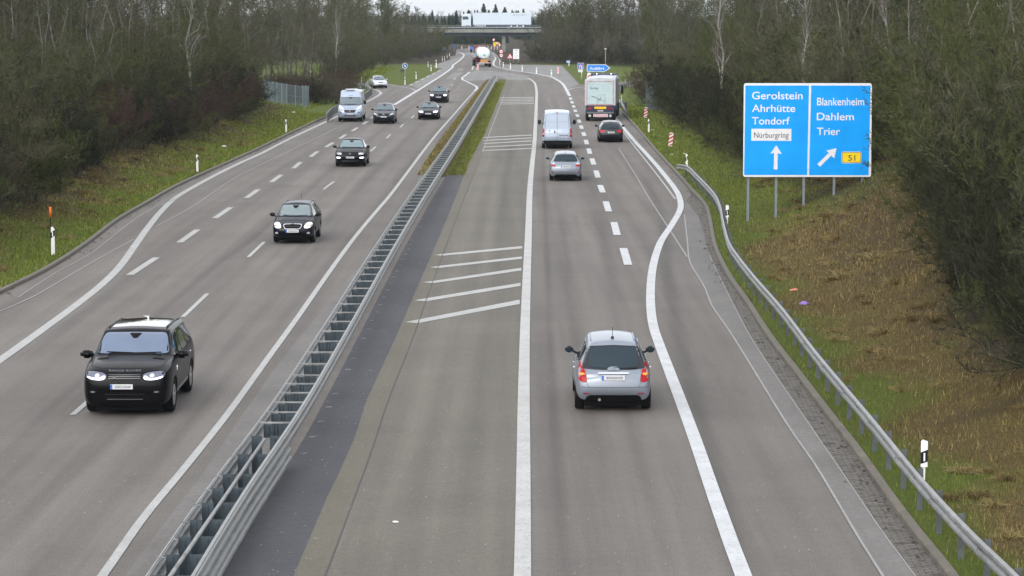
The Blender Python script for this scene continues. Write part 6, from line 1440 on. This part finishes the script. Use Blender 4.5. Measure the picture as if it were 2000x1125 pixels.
TW = {'grey': twig_mat('twigs_grey_olive', (.050, .048, .030), (.072, .076, .038), (.105, .098, .070)),
      'brown': twig_mat('twigs_brown', (.052, .040, .029), (.070, .058, .038), (.070, .070, .038)),
      'red': twig_mat('twigs_reddish', (.046, .025, .021), (.060, .034, .028), (.048, .040, .028)),
      'green': twig_mat('twigs_mossy', (.040, .050, .016), (.062, .074, .021), (.072, .074, .034)),
      'dark': twig_mat('twigs_dark', (.017, .019, .010), (.025, .028, .014), (.030, .034, .016)),
      'pale': twig_mat('twigs_pale', (.12, .112, .09), (.14, .132, .108), (.16, .148, .125)),
      'con': twig_mat('conifer_needles', (.016, .034, .022), (.024, .046, .030), (.032, .052, .034))}
BK = {'grey': twig_mat('bark_grey', (.075, .070, .058), (.10, .097, .078), (.13, .125, .10)), 'pale': twig_mat('bark_pale', (.095, .093, .076), (.135, .132, .11), (.19, .182, .155)), 'birchbark': twig_mat('bark_birch', (.20, .195, .175), (.27, .262, .235), (.34, .325, .295)),
      'dark': twig_mat('bark_dark', (.045, .040, .032), (.06, .055, .042), (.05, .055, .035))}
PROTO = {}; GEO = {}
def proto(key, name, geo, tm, bm_, crown='crown', trunk='trunk'):
    tr, tg = geo; r = bpy.data.objects.new(name, None); GEO[key] = (tr, tg, tm, bm_)
    PROTO[key] = dict(name=name, trunk=npmesh(trunk, *tr, BK[bm_]), crown=npmesh(crown, *tg, TW[tm]), tn=trunk, cn=crown, made=None)
    bpy.data.objects.remove(r)
def add_tree(key, x, y, s, rz, label, cat_, group=None, z=None, sink=.1, name=None, tilt=(0, 0)):
    p = PROTO[key]; nm = name or p['name']; o = empty(nm, (0, 0, 0), 0, label, cat_, group)
    link(p['tn'], p['trunk'], o); link(p['cn'], p['crown'], o)
    zz = float(height(x, y)) if z is None else z; o.location = (x, y, max(zz, -.03)-sink); o.rotation_euler = (tilt[0], tilt[1], rz); o.scale = s if hasattr(s, '__len__') else (s, s, s); return o
for i in range(4): proto('tall%d' % i, 'bare_tree', tree_geo(100+i, 10.5, 3.2, 1 if i < 2 else 2, n1=26, n2=6, n3=6, n4=3, base=.22, tw=.020, trunk_w=.24, lean=.06), ('grey', 'brown', 'grey', 'green')[i], 'grey')
for i in range(3): proto('slim%d' % i, 'slender_tree', tree_geo(130+i, 10.0, 1.7, 1, n1=18, n2=6, n3=4, n4=2, base=.35, tw=.016, trunk_w=.15, lean=.09), 'grey', 'pale')
for i in range(5): proto('bush%d' % i, 'bare_bush', tree_geo(160+i, 3.6, 2.3, 15, n1=90, n2=6, n3=6, n4=4, tw=.014, bushy=True, trunk_w=.10), ('dark', 'brown', 'red', 'green', 'dark')[i], 'grey')
for i in range(2): proto('bigbush%d' % i, 'bare_bush', tree_geo(180+i, 6.2, 3.6, 18, n1=110, n2=6, n3=6, n4=4, tw=.020, bushy=True, trunk_w=.14), ('green', 'grey')[i], 'grey')
proto('birch', 'birch_tree', tree_geo(200, 11.5, 2.7, 1, n1=26, n2=8, n3=4, n4=2, base=.28, tw=.020, trunk_w=.30, lean=.03, upb=.6), 'pale', 'birchbark')
proto('con0', 'conifer', conifer_geo(210, 12, 2.6), 'con', 'dark'); proto('con1', 'conifer', conifer_geo(211, 14, 2.4), 'con', 'dark')
rg = np.random.default_rng(33); rr = random.Random(33)
gN = ['bush of the dense dark hedge at the foot of the wood']
def L_at(D, t): return float(Lx(D))-t
def R_at(D, t): return float(Rx(D))+t
# ---- left hedge row
for D in np.arange(84, 199, 2.8):
    t = 4.6+rr.uniform(-.5, .9)+np.interp(D, [84, 100, 150, 215], [.1, .0, .3, .6]); x = L_at(D, t)
    X = x; px = 1000+X/D*FPX
    k = 'bush2' if 118 < D < 190 and rr.random() < .45 else rr.choice(['bush0', 'bush1', 'bush4', 'bush0', 'bush3'])
    if 110 < D < 132: k = rr.choice(['bush3', 'bush0'])
    s = rr.uniform(.8, 1.12)*(1.25 if D < 112 else 1)
    add_tree(k, x, D, (s, s, s*rr.uniform(.85, 1.15)), rr.uniform(0, 6.28), 'reddish brown bare bush of the hedge along the left grass slope' if k == 'bush2' else ('mossy green twiggy bush of the hedge along the left grass slope' if k == 'bush3' else 'dark bare bush of the hedge along the left grass slope'), 'bush', 'bushes of the left hedge, '+{'bush2': 'reddish', 'bush3': 'mossy'}.get(k, 'dark'))
# ---- second row and taller trees, left
for D in np.arange(88, 214, 3.4):
    x = L_at(D, rr.uniform(7.6, 9.6)); s = rr.uniform(.8, 1.1)
    add_tree(rr.choice(['bigbush0', 'bigbush1']), x, D, (s, s, s), rr.uniform(0, 6.28), 'tall rounded bare shrub standing behind the left hedge', 'shrub', 'tall shrubs behind the left hedge')
for D in np.arange(92, 236, 3.3):
    x = L_at(D, rr.uniform(9.5, 15)); s = rr.uniform(.8, 1.15)
    add_tree('tall%d' % rr.randrange(4), x, D, (s, s, s), rr.uniform(0, 6.28), 'bare grey brown tree in the wood above the left hedge', 'tree', 'bare trees of the left wood')
def at_px(px, D): return (px-1000)/FPX*D*1.0
for px, t, s in ((172, 7.6, .98), (205, 8.2, 1.0), (232, 7.4, 1.05), (262, 8.0, .95), (290, 7.6, .9), (150, 8.5, .85), (130, 8.2, .9), (248, 9.2, .9), (320, 8.4, .9), (95, 8.0, .9), (430, 8.5, .9), (400, 9.0, .95)):
    D = next(d for d in np.arange(80, 240, .5) if float(Lx(d))-at_px(px, d) > t)
    add_tree('slim%d' % (px % 3), at_px(px, D), D, (s*.8, s*.8, s), px, 'slender pale trunk standing among the left hedge and the wood', 'tree', 'slender pale trunks of the left wood')
add_tree('birch', at_px(372, 172), 172, (.9, .9, 1.08), 1.0, 'white birch standing out before the left wood', 'birch')
add_tree('birch', at_px(655, 300), 300, (.8, .8, .85), 2.0, 'pale thin birch far back on the left above the camper van', 'birch')
# ---- right side
for D in np.arange(49, 100, 2.1):
    t = np.interp(D, [49, 60, 80, 100], [4.9, 5.0, 6.3, 9.2])+rr.uniform(-.3, .6); x = R_at(D, t); s = rr.uniform(.85, 1.15); x = max(x, .1475*D+2.95) if D > 66 else x
    k = rr.choice(['bush3', 'bush3', 'bush4', 'bush0'])
    add_tree(k, x, D, (s, s, s*rr.uniform(.9, 1.15)), rr.uniform(0, 6.28), ('mossy' if k == 'bush3' else 'dark')+' bare bush on the brown slope right of the direction sign', 'bush', 'bushes on the right slope near the camera, '+('mossy' if k == 'bush3' else 'dark'))
for D in np.arange(52, 112, 3.0):
    t = np.interp(D, [49, 60, 80, 112], [7.3, 7.6, 8.6, 12.0])+rr.uniform(-.4, .8); x = R_at(D, t); s = rr.uniform(.8, 1.12); x = max(x, .1475*D+4.2) if 64 < D < 108.5 else x
    add_tree(rr.choice(['bigbush0', 'bigbush0', 'bigbush1']), x, D, (s, s, s), rr.uniform(0, 6.28), 'tall olive green twiggy shrub filling the right edge of the view', 'shrub', 'tall shrubs on the right slope near the camera')
for D in np.arange(56, 118, 3.4):
    x = R_at(D, np.interp(D, [56, 118], [9.5, 14])+rr.uniform(0, 4)); s = rr.uniform(.75, 1.05); x = max(x, .1475*D+3.2) if D < 108.5 else x
    add_tree('tall%d' % rr.choice([0, 3, 3, 2]), x, D, (s, s, s), rr.uniform(0, 6.28), 'bare tree of the wood behind the shrubs at the right edge', 'tree', 'bare trees at the right edge')
for D in np.arange(114, 226, 2.8):
    t = np.interp(D, [114, 125, 150, 190, 226], [6.0, 4.3, 3.9, 3.8, 4.2])+rr.uniform(-.4, .7); x = R_at(D, t); s = rr.uniform(.85, 1.15)
    k = rr.choice(['bush0', 'bush4', 'bush0', 'bush3'])
    add_tree(k, x, D, (s, s, s*rr.uniform(.9, 1.2)), rr.uniform(0, 6.28), 'dark bare bush of the hedge between direction sign and exit ramp', 'bush', 'dark bushes of the right hedge')
for D in np.arange(112, 236, 3.6):
    x = R_at(D, rr.uniform(7.2, 9.2)); s = rr.uniform(.8, 1.15)
    add_tree(rr.choice(['bigbush0', 'bigbush1']), x, D, (s, s, s), rr.uniform(0, 6.28), 'tall bare shrub standing behind the right hedge beyond the direction sign', 'shrub', 'tall shrubs behind the right hedge')
for D in np.arange(112, 240, 3.2):
    x = R_at(D, rr.uniform(9.2, 15)); s = rr.uniform(.9, 1.2)
    add_tree('tall%d' % rr.randrange(4), x, D, (s, s, s), rr.uniform(0, 6.28), 'bare tree of the wood left of and behind the direction sign', 'tree', 'bare trees of the right wood')
for px, D, s, lab in ((1412, 160, 1.05, 'thick pale trunk rising left of the direction sign'), (1560, 128, .95, 'pale trunk directly behind the left half of the direction sign'), (1732, 118, .95, 'pale forked trunk above the right corner of the direction sign')):
    add_tree('birch', at_px(px, D), D, (.8, .8, s), px, lab, 'tree', name='pale_tree')
for D, t, k in ((252, 3.3, 'bush2'), (246, 4.5, 'bush1'), (258, 5.6, 'bush2'), (240, 3.0, 'bush1'), (236, 5.0, 'bush0'), (262, 8.2, 'bigbush1'), (268, 6.2, 'bush1'), (262, 4.4, 'bush1'), (242, 6.8, 'bush0'), (272, 9, 'bush1')):
    x = at_px(1262+(t-3)*24, D); add_tree(k, x, D, 1.1, D, 'reddish bush beside the grey wire fence right of the trailer' if k == 'bush2' else 'brown bush beside the grey wire fence right of the trailer', 'bush', 'bushes around the right wire fence, '+('reddish' if k == 'bush2' else 'brown'))
for D in np.arange(60, 200, 4.6):
    x = R_at(D, rr.uniform(7.6, 10.5)); s = rr.uniform(.85, 1.1); x = max(x, .1475*D+2.6) if D < 108.5 else x
    add_tree('slim%d' % rr.randrange(3), x, D, (s, s, s*rr.uniform(1, 1.15)), rr.uniform(0, 6.28), 'slender grey trunk standing between the shrubs of the right wood', 'tree', 'slender grey trunks of the right wood')
for D in np.arange(96, 236, 5.2):
    x = L_at(D, rr.uniform(7.6, 10.5)); s = rr.uniform(.85, 1.1)
    add_tree('slim%d' % rr.randrange(3), x, D, (s, s, s*rr.uniform(1, 1.15)), rr.uniform(0, 6.28), 'slender pale trunk standing among the left hedge and the wood', 'tree', 'slender pale trunks of the left wood')
# ---- left of the slip road and behind the green field
for px, D in ((610, 244), (632, 246), (652, 250), (668, 256), (592, 243), (575, 243), (556, 243), (640, 262), (676, 268), (615, 258), (590, 262), (560, 255), (538, 243), (660, 274), (690, 300), (520, 243), (505, 240)):
    s = rr.uniform(.8, 1.05); k = rr.choice(['bush1', 'bush0', 'bush2', 'bush1']); add_tree(k, at_px(px, D), D, (s*1.1, s*1.1, s*.85), rr.uniform(0, 6.28), 'low brownish bare bush beside the slip road and left wire fence', 'bush', 'low bushes left of the slip road')
pts = [(700, 340), (718, 362), (742, 390), (765, 415), (790, 440), (815, 460), (838, 480), (855, 500), (868, 520), (680, 318), (668, 300)]
for px, D in pts:
    s = rr.uniform(.9, 1.2); add_tree(rr.choice(['bigbush0', 'bigbush1']), at_px(px-14, D), D, s, rr.uniform(0, 6.28), 'rounded bare shrub at the wood edge above the left grass', 'shrub', 'shrubs at the wood edge above the left grass', z=0)
def scatter(n, pxr, Dr, keys, lab, cat_, grp, sr=(.9, 1.25), z=0, seed=1):
    r2 = random.Random(seed)
    for _ in range(n):
        D = r2.uniform(*Dr); px = r2.uniform(*pxr); s = r2.uniform(*sr); add_tree(r2.choice(keys), at_px(px, D), D, s, r2.uniform(0, 6.28), lab, cat_, grp, z=z)
TT = ['tall0', 'tall1', 'tall2', 'tall3']
for k in range(34):
    D = 238+k*7.2; px = np.interp(D, [238, 300, 360, 430, 500], [455, 600, 665, 730, 810])+rr.uniform(-70, 6); s = rr.uniform(.92, 1.08)*np.interp(D, [238, 300, 430, 500], [1.0, 1.1, 1.2, 1.15])
    add_tree(rr.choice(TT), at_px(px, D), D, (s*1.15, s*1.15, s), rr.uniform(0, 6.28), 'bare round crowned tree of the distant wood left of the bridge', 'tree', 'trees of the distant left wood')
for k in range(44):
    px = 1050+k*6.4+rr.uniform(-4, 4); D = np.interp(px, [1010, 1100, 1260, 1330], [500, 450, 425, 400])+rr.uniform(0, 22); s = rr.uniform(.95, 1.12)*np.interp(px, [1020, 1060, 1120, 1300], [.85, .95, 1.12, 1.2])
    add_tree(rr.choice(TT), at_px(px, D), D, (s*1.1, s*1.1, s*np.interp(px, [1010, 1120, 1300], [.95, 1.0, 1.12])), rr.uniform(0, 6.28), 'bare tree of the wood beyond the green field right of the bridge', 'tree', 'trees beyond the right green field', z=0)
for k in range(22):
    px = 1040+k*12.6; D = np.interp(px, [1010, 1100, 1260, 1330], [470, 440, 412, 392]); add_tree(rr.choice(['bush0', 'bush1', 'bush4', 'bigbush1']), at_px(px, D), D, rr.uniform(.9, 1.2), rr.uniform(0, 6.28), 'low bare bush along the far edge of the right green field', 'bush', 'bushes along the far edge of the right green field', z=0)
scatter(14, (752, 834), (500, 556), TT+['bigbush1'], 'bare tree hiding the left end of the bridge', 'tree', 'trees at the left end of the bridge', (.85, 1.05), 0, 3)
scatter(8, (838, 872), (600, 640), ['bigbush0', 'bigbush1'], 'bare shrub under the left part of the bridge', 'shrub', 'shrubs under the bridge', (.8, 1.0), 0, 4)
# ---- masses of wood behind, one object each
def mass(name, items, label, cat_, mats=('grey', 'dark')):
    by = {}
    for key, x, y, z, s, rz, sz in items:
        tr, tg, tm, bm_ = GEO[key]
        for (V, F), mt in ((tr, BK[bm_]), (tg, TW[tm])):
            c, s_ = math.cos(rz), math.sin(rz); W = np.stack([(V[:, 0]*c-V[:, 1]*s_)*s+x, (V[:, 0]*s_+V[:, 1]*c)*s+y, V[:, 2]*s*sz+z], 1)
            by.setdefault(mt.name, [mt, [], [], [], 0]); e = by[mt.name]; e[1].append(W); e[2].append(F+e[4]); e[3].append(np.full(len(W), (x*.37+y*.73) % 1.0)); e[4] += len(W)
    Vs, Fs, Ts, mi, mats_, o = [], [], [], [], [], 0
    for i, e in enumerate(by.values()):
        Vs += e[1]; Fs += [f+o for f in e[2]]; Ts += e[3]; mi += [i]*sum(len(f) for f in e[2]); mats_.append(e[0]); o += e[4]
    me = npmesh(name, np.concatenate(Vs), np.concatenate(Fs), None, {'tint': np.concatenate(Ts)})
    for m_ in mats_: me.materials.append(m_)
    me.polygons.foreach_set('material_index', np.array(mi, dtype=np.int32)); link(name, me, None, kind='stuff', label=label, cat=cat_)
r2 = random.Random(9); items = []
for _ in range(60):
    D = r2.uniform(112, 250); x = L_at(D, r2.uniform(17, 30)); items.append((r2.choice(TT), x, D, float(height(x, D)), r2.uniform(1.1, 1.35), r2.uniform(0, 6), 1.0))
mass('woodland', items, 'dense bare wood on the rise behind the left trees', 'woodland')
items = []
for _ in range(60):
    D = r2.uniform(80, 250); x = R_at(D, r2.uniform(18, 28)); items.append((r2.choice(TT), x, D, float(height(x, D)), r2.uniform(1.1, 1.35), r2.uniform(0, 6), 1.0))
mass('woodland', items, 'dense bare wood on the rise behind the right trees', 'woodland')
items = []
for _ in range(75):
    D = r2.uniform(262, 640); pxm = np.interp(D, [238, 300, 360, 430, 500, 640], [455, 590, 655, 715, 790, 840]); px = r2.uniform(pxm-260, pxm-10); items.append((r2.choice(TT), at_px(px, D), D, 0, r2.uniform(1.0, 1.2)*np.interp(px, [400, 780, 840], [1.15, 1.1, .95]), r2.uniform(0, 6), 1.0))
mass('woodland', items, 'distant bare wood left of the bridge', 'woodland')
items = []
for _ in range(70):
    px = r2.uniform(1064, 1560); D = r2.uniform(455, 620) if px < 1280 else r2.uniform(270, 500); items.append((r2.choice(TT), at_px(px, D), D, 0, r2.uniform(1.0, 1.2)*np.interp(px, [1030, 1120, 1300], [.85, 1.1, 1.15]), r2.uniform(0, 6), 1.0))
mass('woodland', items, 'distant bare wood right of the bridge', 'woodland')
items = []
for k in range(70):
    px = 800+k*4.2+r2.uniform(-3, 3); D = r2.uniform(760, 1000); items.append((r2.choice(['con0', 'con1', 'con0', 'tall1']), at_px(px, D), D, -1, r2.uniform(.5, .8), r2.uniform(0, 6), 1.0))
for k in range(16):
    px = 868+k*8+r2.uniform(-3, 3); D = r2.uniform(700, 740); items.append((r2.choice(['con0', 'con1']), at_px(px, D), D, -1, r2.uniform(.45, .68), r2.uniform(0, 6), 1.0))
mass('conifer_wood', items, 'dark conifer wood beyond the bridge', 'woodland')
for k, (px, s, D) in enumerate(((916, .95, 860), (945, 1.0, 880), (955, .95, 870), (968, .98, 890), (986, 1.05, 900), (892, .8, 850), (1002, .9, 880), (1012, .8, 900), (930, .85, 880), (1022, .85, 890))):
    add_tree('con%d' % (k % 2), at_px(px, D), D, (s*1.2, s*1.2, s*.88), k, 'dark pointed conifer rising above the lorry on the bridge', 'conifer', 'conifers on the skyline behind the bridge', z=-1)
items = []
for k in range(150):
    px = 560+k*5.2+r2.uniform(-3, 3); D = r2.uniform(1500, 1900); items.append((r2.choice(['tall0', 'tall2', 'bigbush1', 'tall1']), at_px(px, D), D, -1, r2.uniform(1.0, 1.45), r2.uniform(0, 6), .8))
mass('far_wood', items, 'pale far wooded ridge on the horizon', 'woodland')
# clumps of matted dead grass, brambles and tussocks on both verges
def tussock(seed):
    rg = np.random.default_rng(seed); n = 150; a = rg.uniform(0, 6.28, n); r0 = rg.uniform(0, .16, n); L_ = rg.uniform(.18, .48, n); el = rg.uniform(.15, 1.3, n)
    A = np.stack([np.cos(a)*r0, np.sin(a)*r0, np.zeros(n)], 1); B = A+np.stack([np.cos(a)*np.cos(el), np.sin(a)*np.cos(el), np.sin(el)], 1)*L_[:, None]; Mm = (A+B)/2+np.array([0, 0, .06]); B[:, 2] *= .75
    return cat([ribbons(rg, A, Mm, np.full(n, .014), np.full(n, .011)), ribbons(rg, Mm, B, np.full(n, .011), np.full(n, .003))])
TWS = twig_mat('dead_grass', (.10, .075, .03), (.20, .155, .065), (.30, .25, .12))
tp = [npmesh('grass_tussock', *tussock(300+i), TWS) for i in range(4)]
for k in range(230):
    if k % 3: D = 40+88*rr.random()**1.3; x = R_at(D, 1.0+rr.random()**.8*7.5)
    else: D = 78+100*rr.random(); x = L_at(D, .9+rr.random()*4.2)
    o = link('grass_tussock', tp[k % 4], None); tag(o, 'small straw coloured tuft of dead grass on the '+('brown right slope' if k % 3 else 'left grass slope'), 'grass tuft', 'dead grass tufts, '+('right slope' if k % 3 else 'left slope'))
    s = rr.uniform(.6, 1.25); place(o, (x, D, float(height(x, D))-.02), rr.uniform(0, 6.28), (s, s, s*rr.uniform(.6, 1)))
# ================================================================ grass blades and fallen leaves
def blades(name, n, sampler, hmin, hmax, wid, mat, seed, lean=.5):
    rg = np.random.default_rng(seed); X, D = sampler(rg, n); Z = height(X, D); dry, lit = zones(X, D)
    keep = rg.uniform(size=len(X)) > lit*.85; X, D, Z, dry, lit = X[keep], D[keep], Z[keep], dry[keep], lit[keep]; n = len(X)
    a = rg.uniform(0, 6.28, n); h = rg.uniform(hmin, hmax, n)*(1+vnoise(X, D, 1.4, 4)*.8); w_ = wid*np.clip(D/60, .8, 3); b_ = rg.uniform(0, 6.28, n); l = rg.uniform(.1, lean, n)*h*1.4
    c, s_ = np.cos(a)*w_/2, np.sin(a)*w_/2
    V = np.stack([np.stack([X-c, D-s_, Z-.01], 1), np.stack([X+c, D+s_, Z-.01], 1), np.stack([X+np.cos(b_)*l, D+np.sin(b_)*l, Z+h], 1)], 1).reshape(-1, 3)
    me = npmesh(name, V, np.arange(n*3).reshape(n, 3), mat, {'dry': np.repeat(dry, 3), 'litter': np.zeros(n*3), 'tint': np.repeat(rg.uniform(0, 1, n), 3)}); link(name, me, None, kind='stuff')
m, nt, b = new_mat('grass_blades')
at = nd(nt, 'ShaderNodeAttribute', attribute_name='tint'); ad = nd(nt, 'ShaderNodeAttribute', attribute_name='dry')
g_ = ramp(nt, at.outputs['Fac'], [(0, (.045, .068, .009)), (.45, (.115, .165, .016)), (.8, (.19, .235, .034)), (1, (.28, .25, .10))]); d_ = ramp(nt, at.outputs['Fac'], [(0, (.035, .022, .008)), (.45, (.15, .108, .036)), (.8, (.28, .21, .08)), (1, (.46, .37, .18))])
c = mixc(nt, ad.outputs['Fac'], g_, d_); nt.links.new(c, b.inputs['Base Color']); b.inputs['Roughness'].default_value = .8; b.inputs['Specular IOR Level'].default_value = .2
GB = m
def sideL(rg, n): D = 70+150*rg.uniform(size=n)**1.3; t = .12+rg.uniform(size=n)*7; return Lx(D)-t, D
def sideR(rg, n): D = 37+95*rg.uniform(size=n)**1.5; t = .14+rg.uniform(size=n)**.8*8.5; return Rx(D)+t, D
def sideRf(rg, n): D = 125+115*rg.uniform(size=n); t = .14+rg.uniform(size=n)*7; return Rx(D)+t, D
def field(rg, n): D = 228+180*rg.uniform(size=n); s_ = rg.uniform(size=n) > .5; X = np.where(s_, np.interp(D, [228, 330, 410], [10.5, 26, 28])+rg.uniform(0, 9, n), -19-rg.uniform(0, 7, n)); return X, D
blades('grass', 70000, sideL, .05, .12, .022, GB, 1); blades('grass', 90000, sideR, .04, .12, .014, GB, 2); blades('grass', 30000, field, .10, .22, .03, GB, 4); blades('grass', 26000, sideRf, .05, .12, .022, GB, 3)
def med(side):
    def f(rg, n):
        D = 137+180*rg.uniform(size=n); u = rg.uniform(size=n)
        if side: a = np.interp(D, [p[1] for p in mdL], [p[0] for p in mdL]); b_ = Bx(D)-.35
        else: a = Bx(D)+.35; b_ = np.interp(D, [p[1] for p in MDR], [p[0] for p in MDR])
        return a+(b_-a)*u, D
    return f
def mblades(n, smp, seed, dr):
    rg = np.random.default_rng(seed); X, D = smp(rg, n); a = rg.uniform(0, 6.28, n); h = rg.uniform(.06, .17, n); w_ = .05; b_ = rg.uniform(0, 6.28, n); l = .4*h; c, s_ = np.cos(a)*w_/2, np.sin(a)*w_/2; Z = np.full(n, .03)
    V = np.stack([np.stack([X-c, D-s_, Z], 1), np.stack([X+c, D+s_, Z], 1), np.stack([X+np.cos(b_)*l, D+np.sin(b_)*l, Z+h], 1)], 1).reshape(-1, 3)
    dv = np.clip(dr+.5*vnoise(X, D, 1.5, 8)-.2, 0, 1)
    link('grass', npmesh('grass', V, np.arange(n*3).reshape(n, 3), GB, {'dry': np.repeat(dv, 3), 'tint': np.repeat(rg.uniform(0, 1, n), 3)}), None, kind='stuff')
mblades(14000, med(True), 5, .75); mblades(22000, med(False), 6, .12)
LM = twig_mat('fallen_leaves', (.060, .032, .014), (.13, .075, .034), (.20, .14, .09))
def leaves(n, smp, seed, k0=.0):
    rg = np.random.default_rng(seed); X, D = smp(rg, n); dry, lit = zones(X, D); keep = rg.uniform(size=n) < k0+np.clip(dry*.35+lit, 0, 1); X, D = X[keep], D[keep]; n = len(X); Z = height(X, D)+.03
    r_ = rg.uniform(.025, .055, n)*np.clip(D/70, .8, 2); a = rg.uniform(0, 6.28, n); tl = rg.normal(0, .5, (n, 2)); P = []
    for k in range(4):
        dx, dy = np.cos(a+k*1.57)*r_*(1 if k % 2 else .6), np.sin(a+k*1.57)*r_*(1 if k % 2 else .6); P.append(np.stack([X+dx, D+dy, Z+np.abs(dx*tl[:, 0]+dy*tl[:, 1])], 1))
    V = np.stack(P, 1).reshape(-1, 3); link('fallen_leaves', npmesh('fallen_leaves', V, np.arange(n*4).reshape(n, 4), LM, {'tint': np.repeat(rg.uniform(0, 1, n), 4)}), None, kind='stuff')
leaves(34000, sideR, 11, .05); leaves(26000, sideL, 12, .03); leaves(7000, sideRf, 13)
# ================================================================ camera, light, sky
cam = bpy.data.cameras.new('camera'); co = bpy.data.objects.new('camera', cam); COL.objects.link(co); SC.camera = co
cam.sensor_width = 36; cam.lens = FPX/2000*36; cam.clip_end = 20000; cam.clip_start = .5
co.location = (0, 0, HC); co.rotation_euler = (math.pi/2-PITCH, 0, 0)
w = bpy.data.worlds.new('World'); SC.world = w; w.use_nodes = True; nt = w.node_tree
bg = nt.nodes['Background']; sky = nt.nodes.new('ShaderNodeTexSky'); sky.sky_type = 'NISHITA'; sky.sun_disc = False
CLOUD = 6.9
EL, AZ = math.radians(38), math.radians(200)
sky.sun_elevation = EL; sky.sun_rotation = AZ; sky.air_density = 1.0; sky.dust_density = 4.0; sky.ozone_density = 1.0
hs = nt.nodes.new('ShaderNodeHueSaturation'); hs.inputs['Saturation'].default_value = .30
nt.links.new(sky.outputs[0], hs.inputs['Color'])
# pale overcast cloud layer over the clear-sky gradient
tc = nt.nodes.new('ShaderNodeTexCoord'); cn = nt.nodes.new('ShaderNodeTexNoise'); cn.inputs['Scale'].default_value = 2.2; cn.inputs['Detail'].default_value = 5
nt.links.new(tc.outputs['Generated'], cn.inputs['Vector'])
cl = ramp(nt, cn.outputs['Fac'], [(.3, (.90, .94, 1.0)), (.7, (1.0, 1.0, 1.0))])
sc_ = nt.nodes.new('ShaderNodeVectorMath'); sc_.operation = 'SCALE'; nt.links.new(cl, sc_.inputs[0]); sc_.inputs['Scale'].default_value = CLOUD
ad_ = nt.nodes.new('ShaderNodeVectorMath'); ad_.operation = 'ADD'; nt.links.new(hs.outputs[0], ad_.inputs[0]); nt.links.new(sc_.outputs[0], ad_.inputs[1])
nt.links.new(ad_.outputs[0], bg.inputs['Color']); bg.inputs['Strength'].default_value = .15
sl = bpy.data.lights.new('sun', 'SUN'); so = bpy.data.objects.new('sun', sl); COL.objects.link(so)
sl.energy = .5; sl.angle = math.radians(30); sl.color = (1, .97, .93)
dv = Vector((math.sin(AZ)*math.cos(EL), math.cos(AZ)*math.cos(EL), math.sin(EL)))
so.rotation_euler = dv.to_track_quat('Z', 'Y').to_euler(); so.location = (0, -20, 60)
vs = SC.view_settings; vs.view_transform = 'Standard'; vs.look = 'None'; vs.exposure = -0.10; vs.gamma = 1.0; vs.use_curve_mapping = False
SC.cycles.use_denoising = True; SC.cycles.denoiser = 'OPENIMAGEDENOISE'; SC.cycles.denoising_input_passes = 'RGB_ALBEDO_NORMAL'; SC.cycles.denoising_prefilter = 'ACCURATE'; SC.cycles.max_bounces = 6; SC.cycles.diffuse_bounces = 3; SC.cycles.use_adaptive_sampling = True

# ---------------------------------------------------------------- thin winter haze
m = bpy.data.materials.new('haze_air'); m.use_nodes = True; nt = m.node_tree; nt.nodes.clear()
ou = nt.nodes.new('ShaderNodeOutputMaterial'); pv = nt.nodes.new('ShaderNodeVolumePrincipled'); pv.inputs['Color'].default_value = (.80, .88, .97, 1); pv.inputs['Density'].default_value = .00009
nt.links.new(pv.outputs[0], ou.inputs['Volume'])
mb = MB(); mb.box((0, 2500, 11.5), (4200, 5600, 27)); mb.build('haze', m, None, kind='stuff'); SC.cycles.volume_bounces = 0
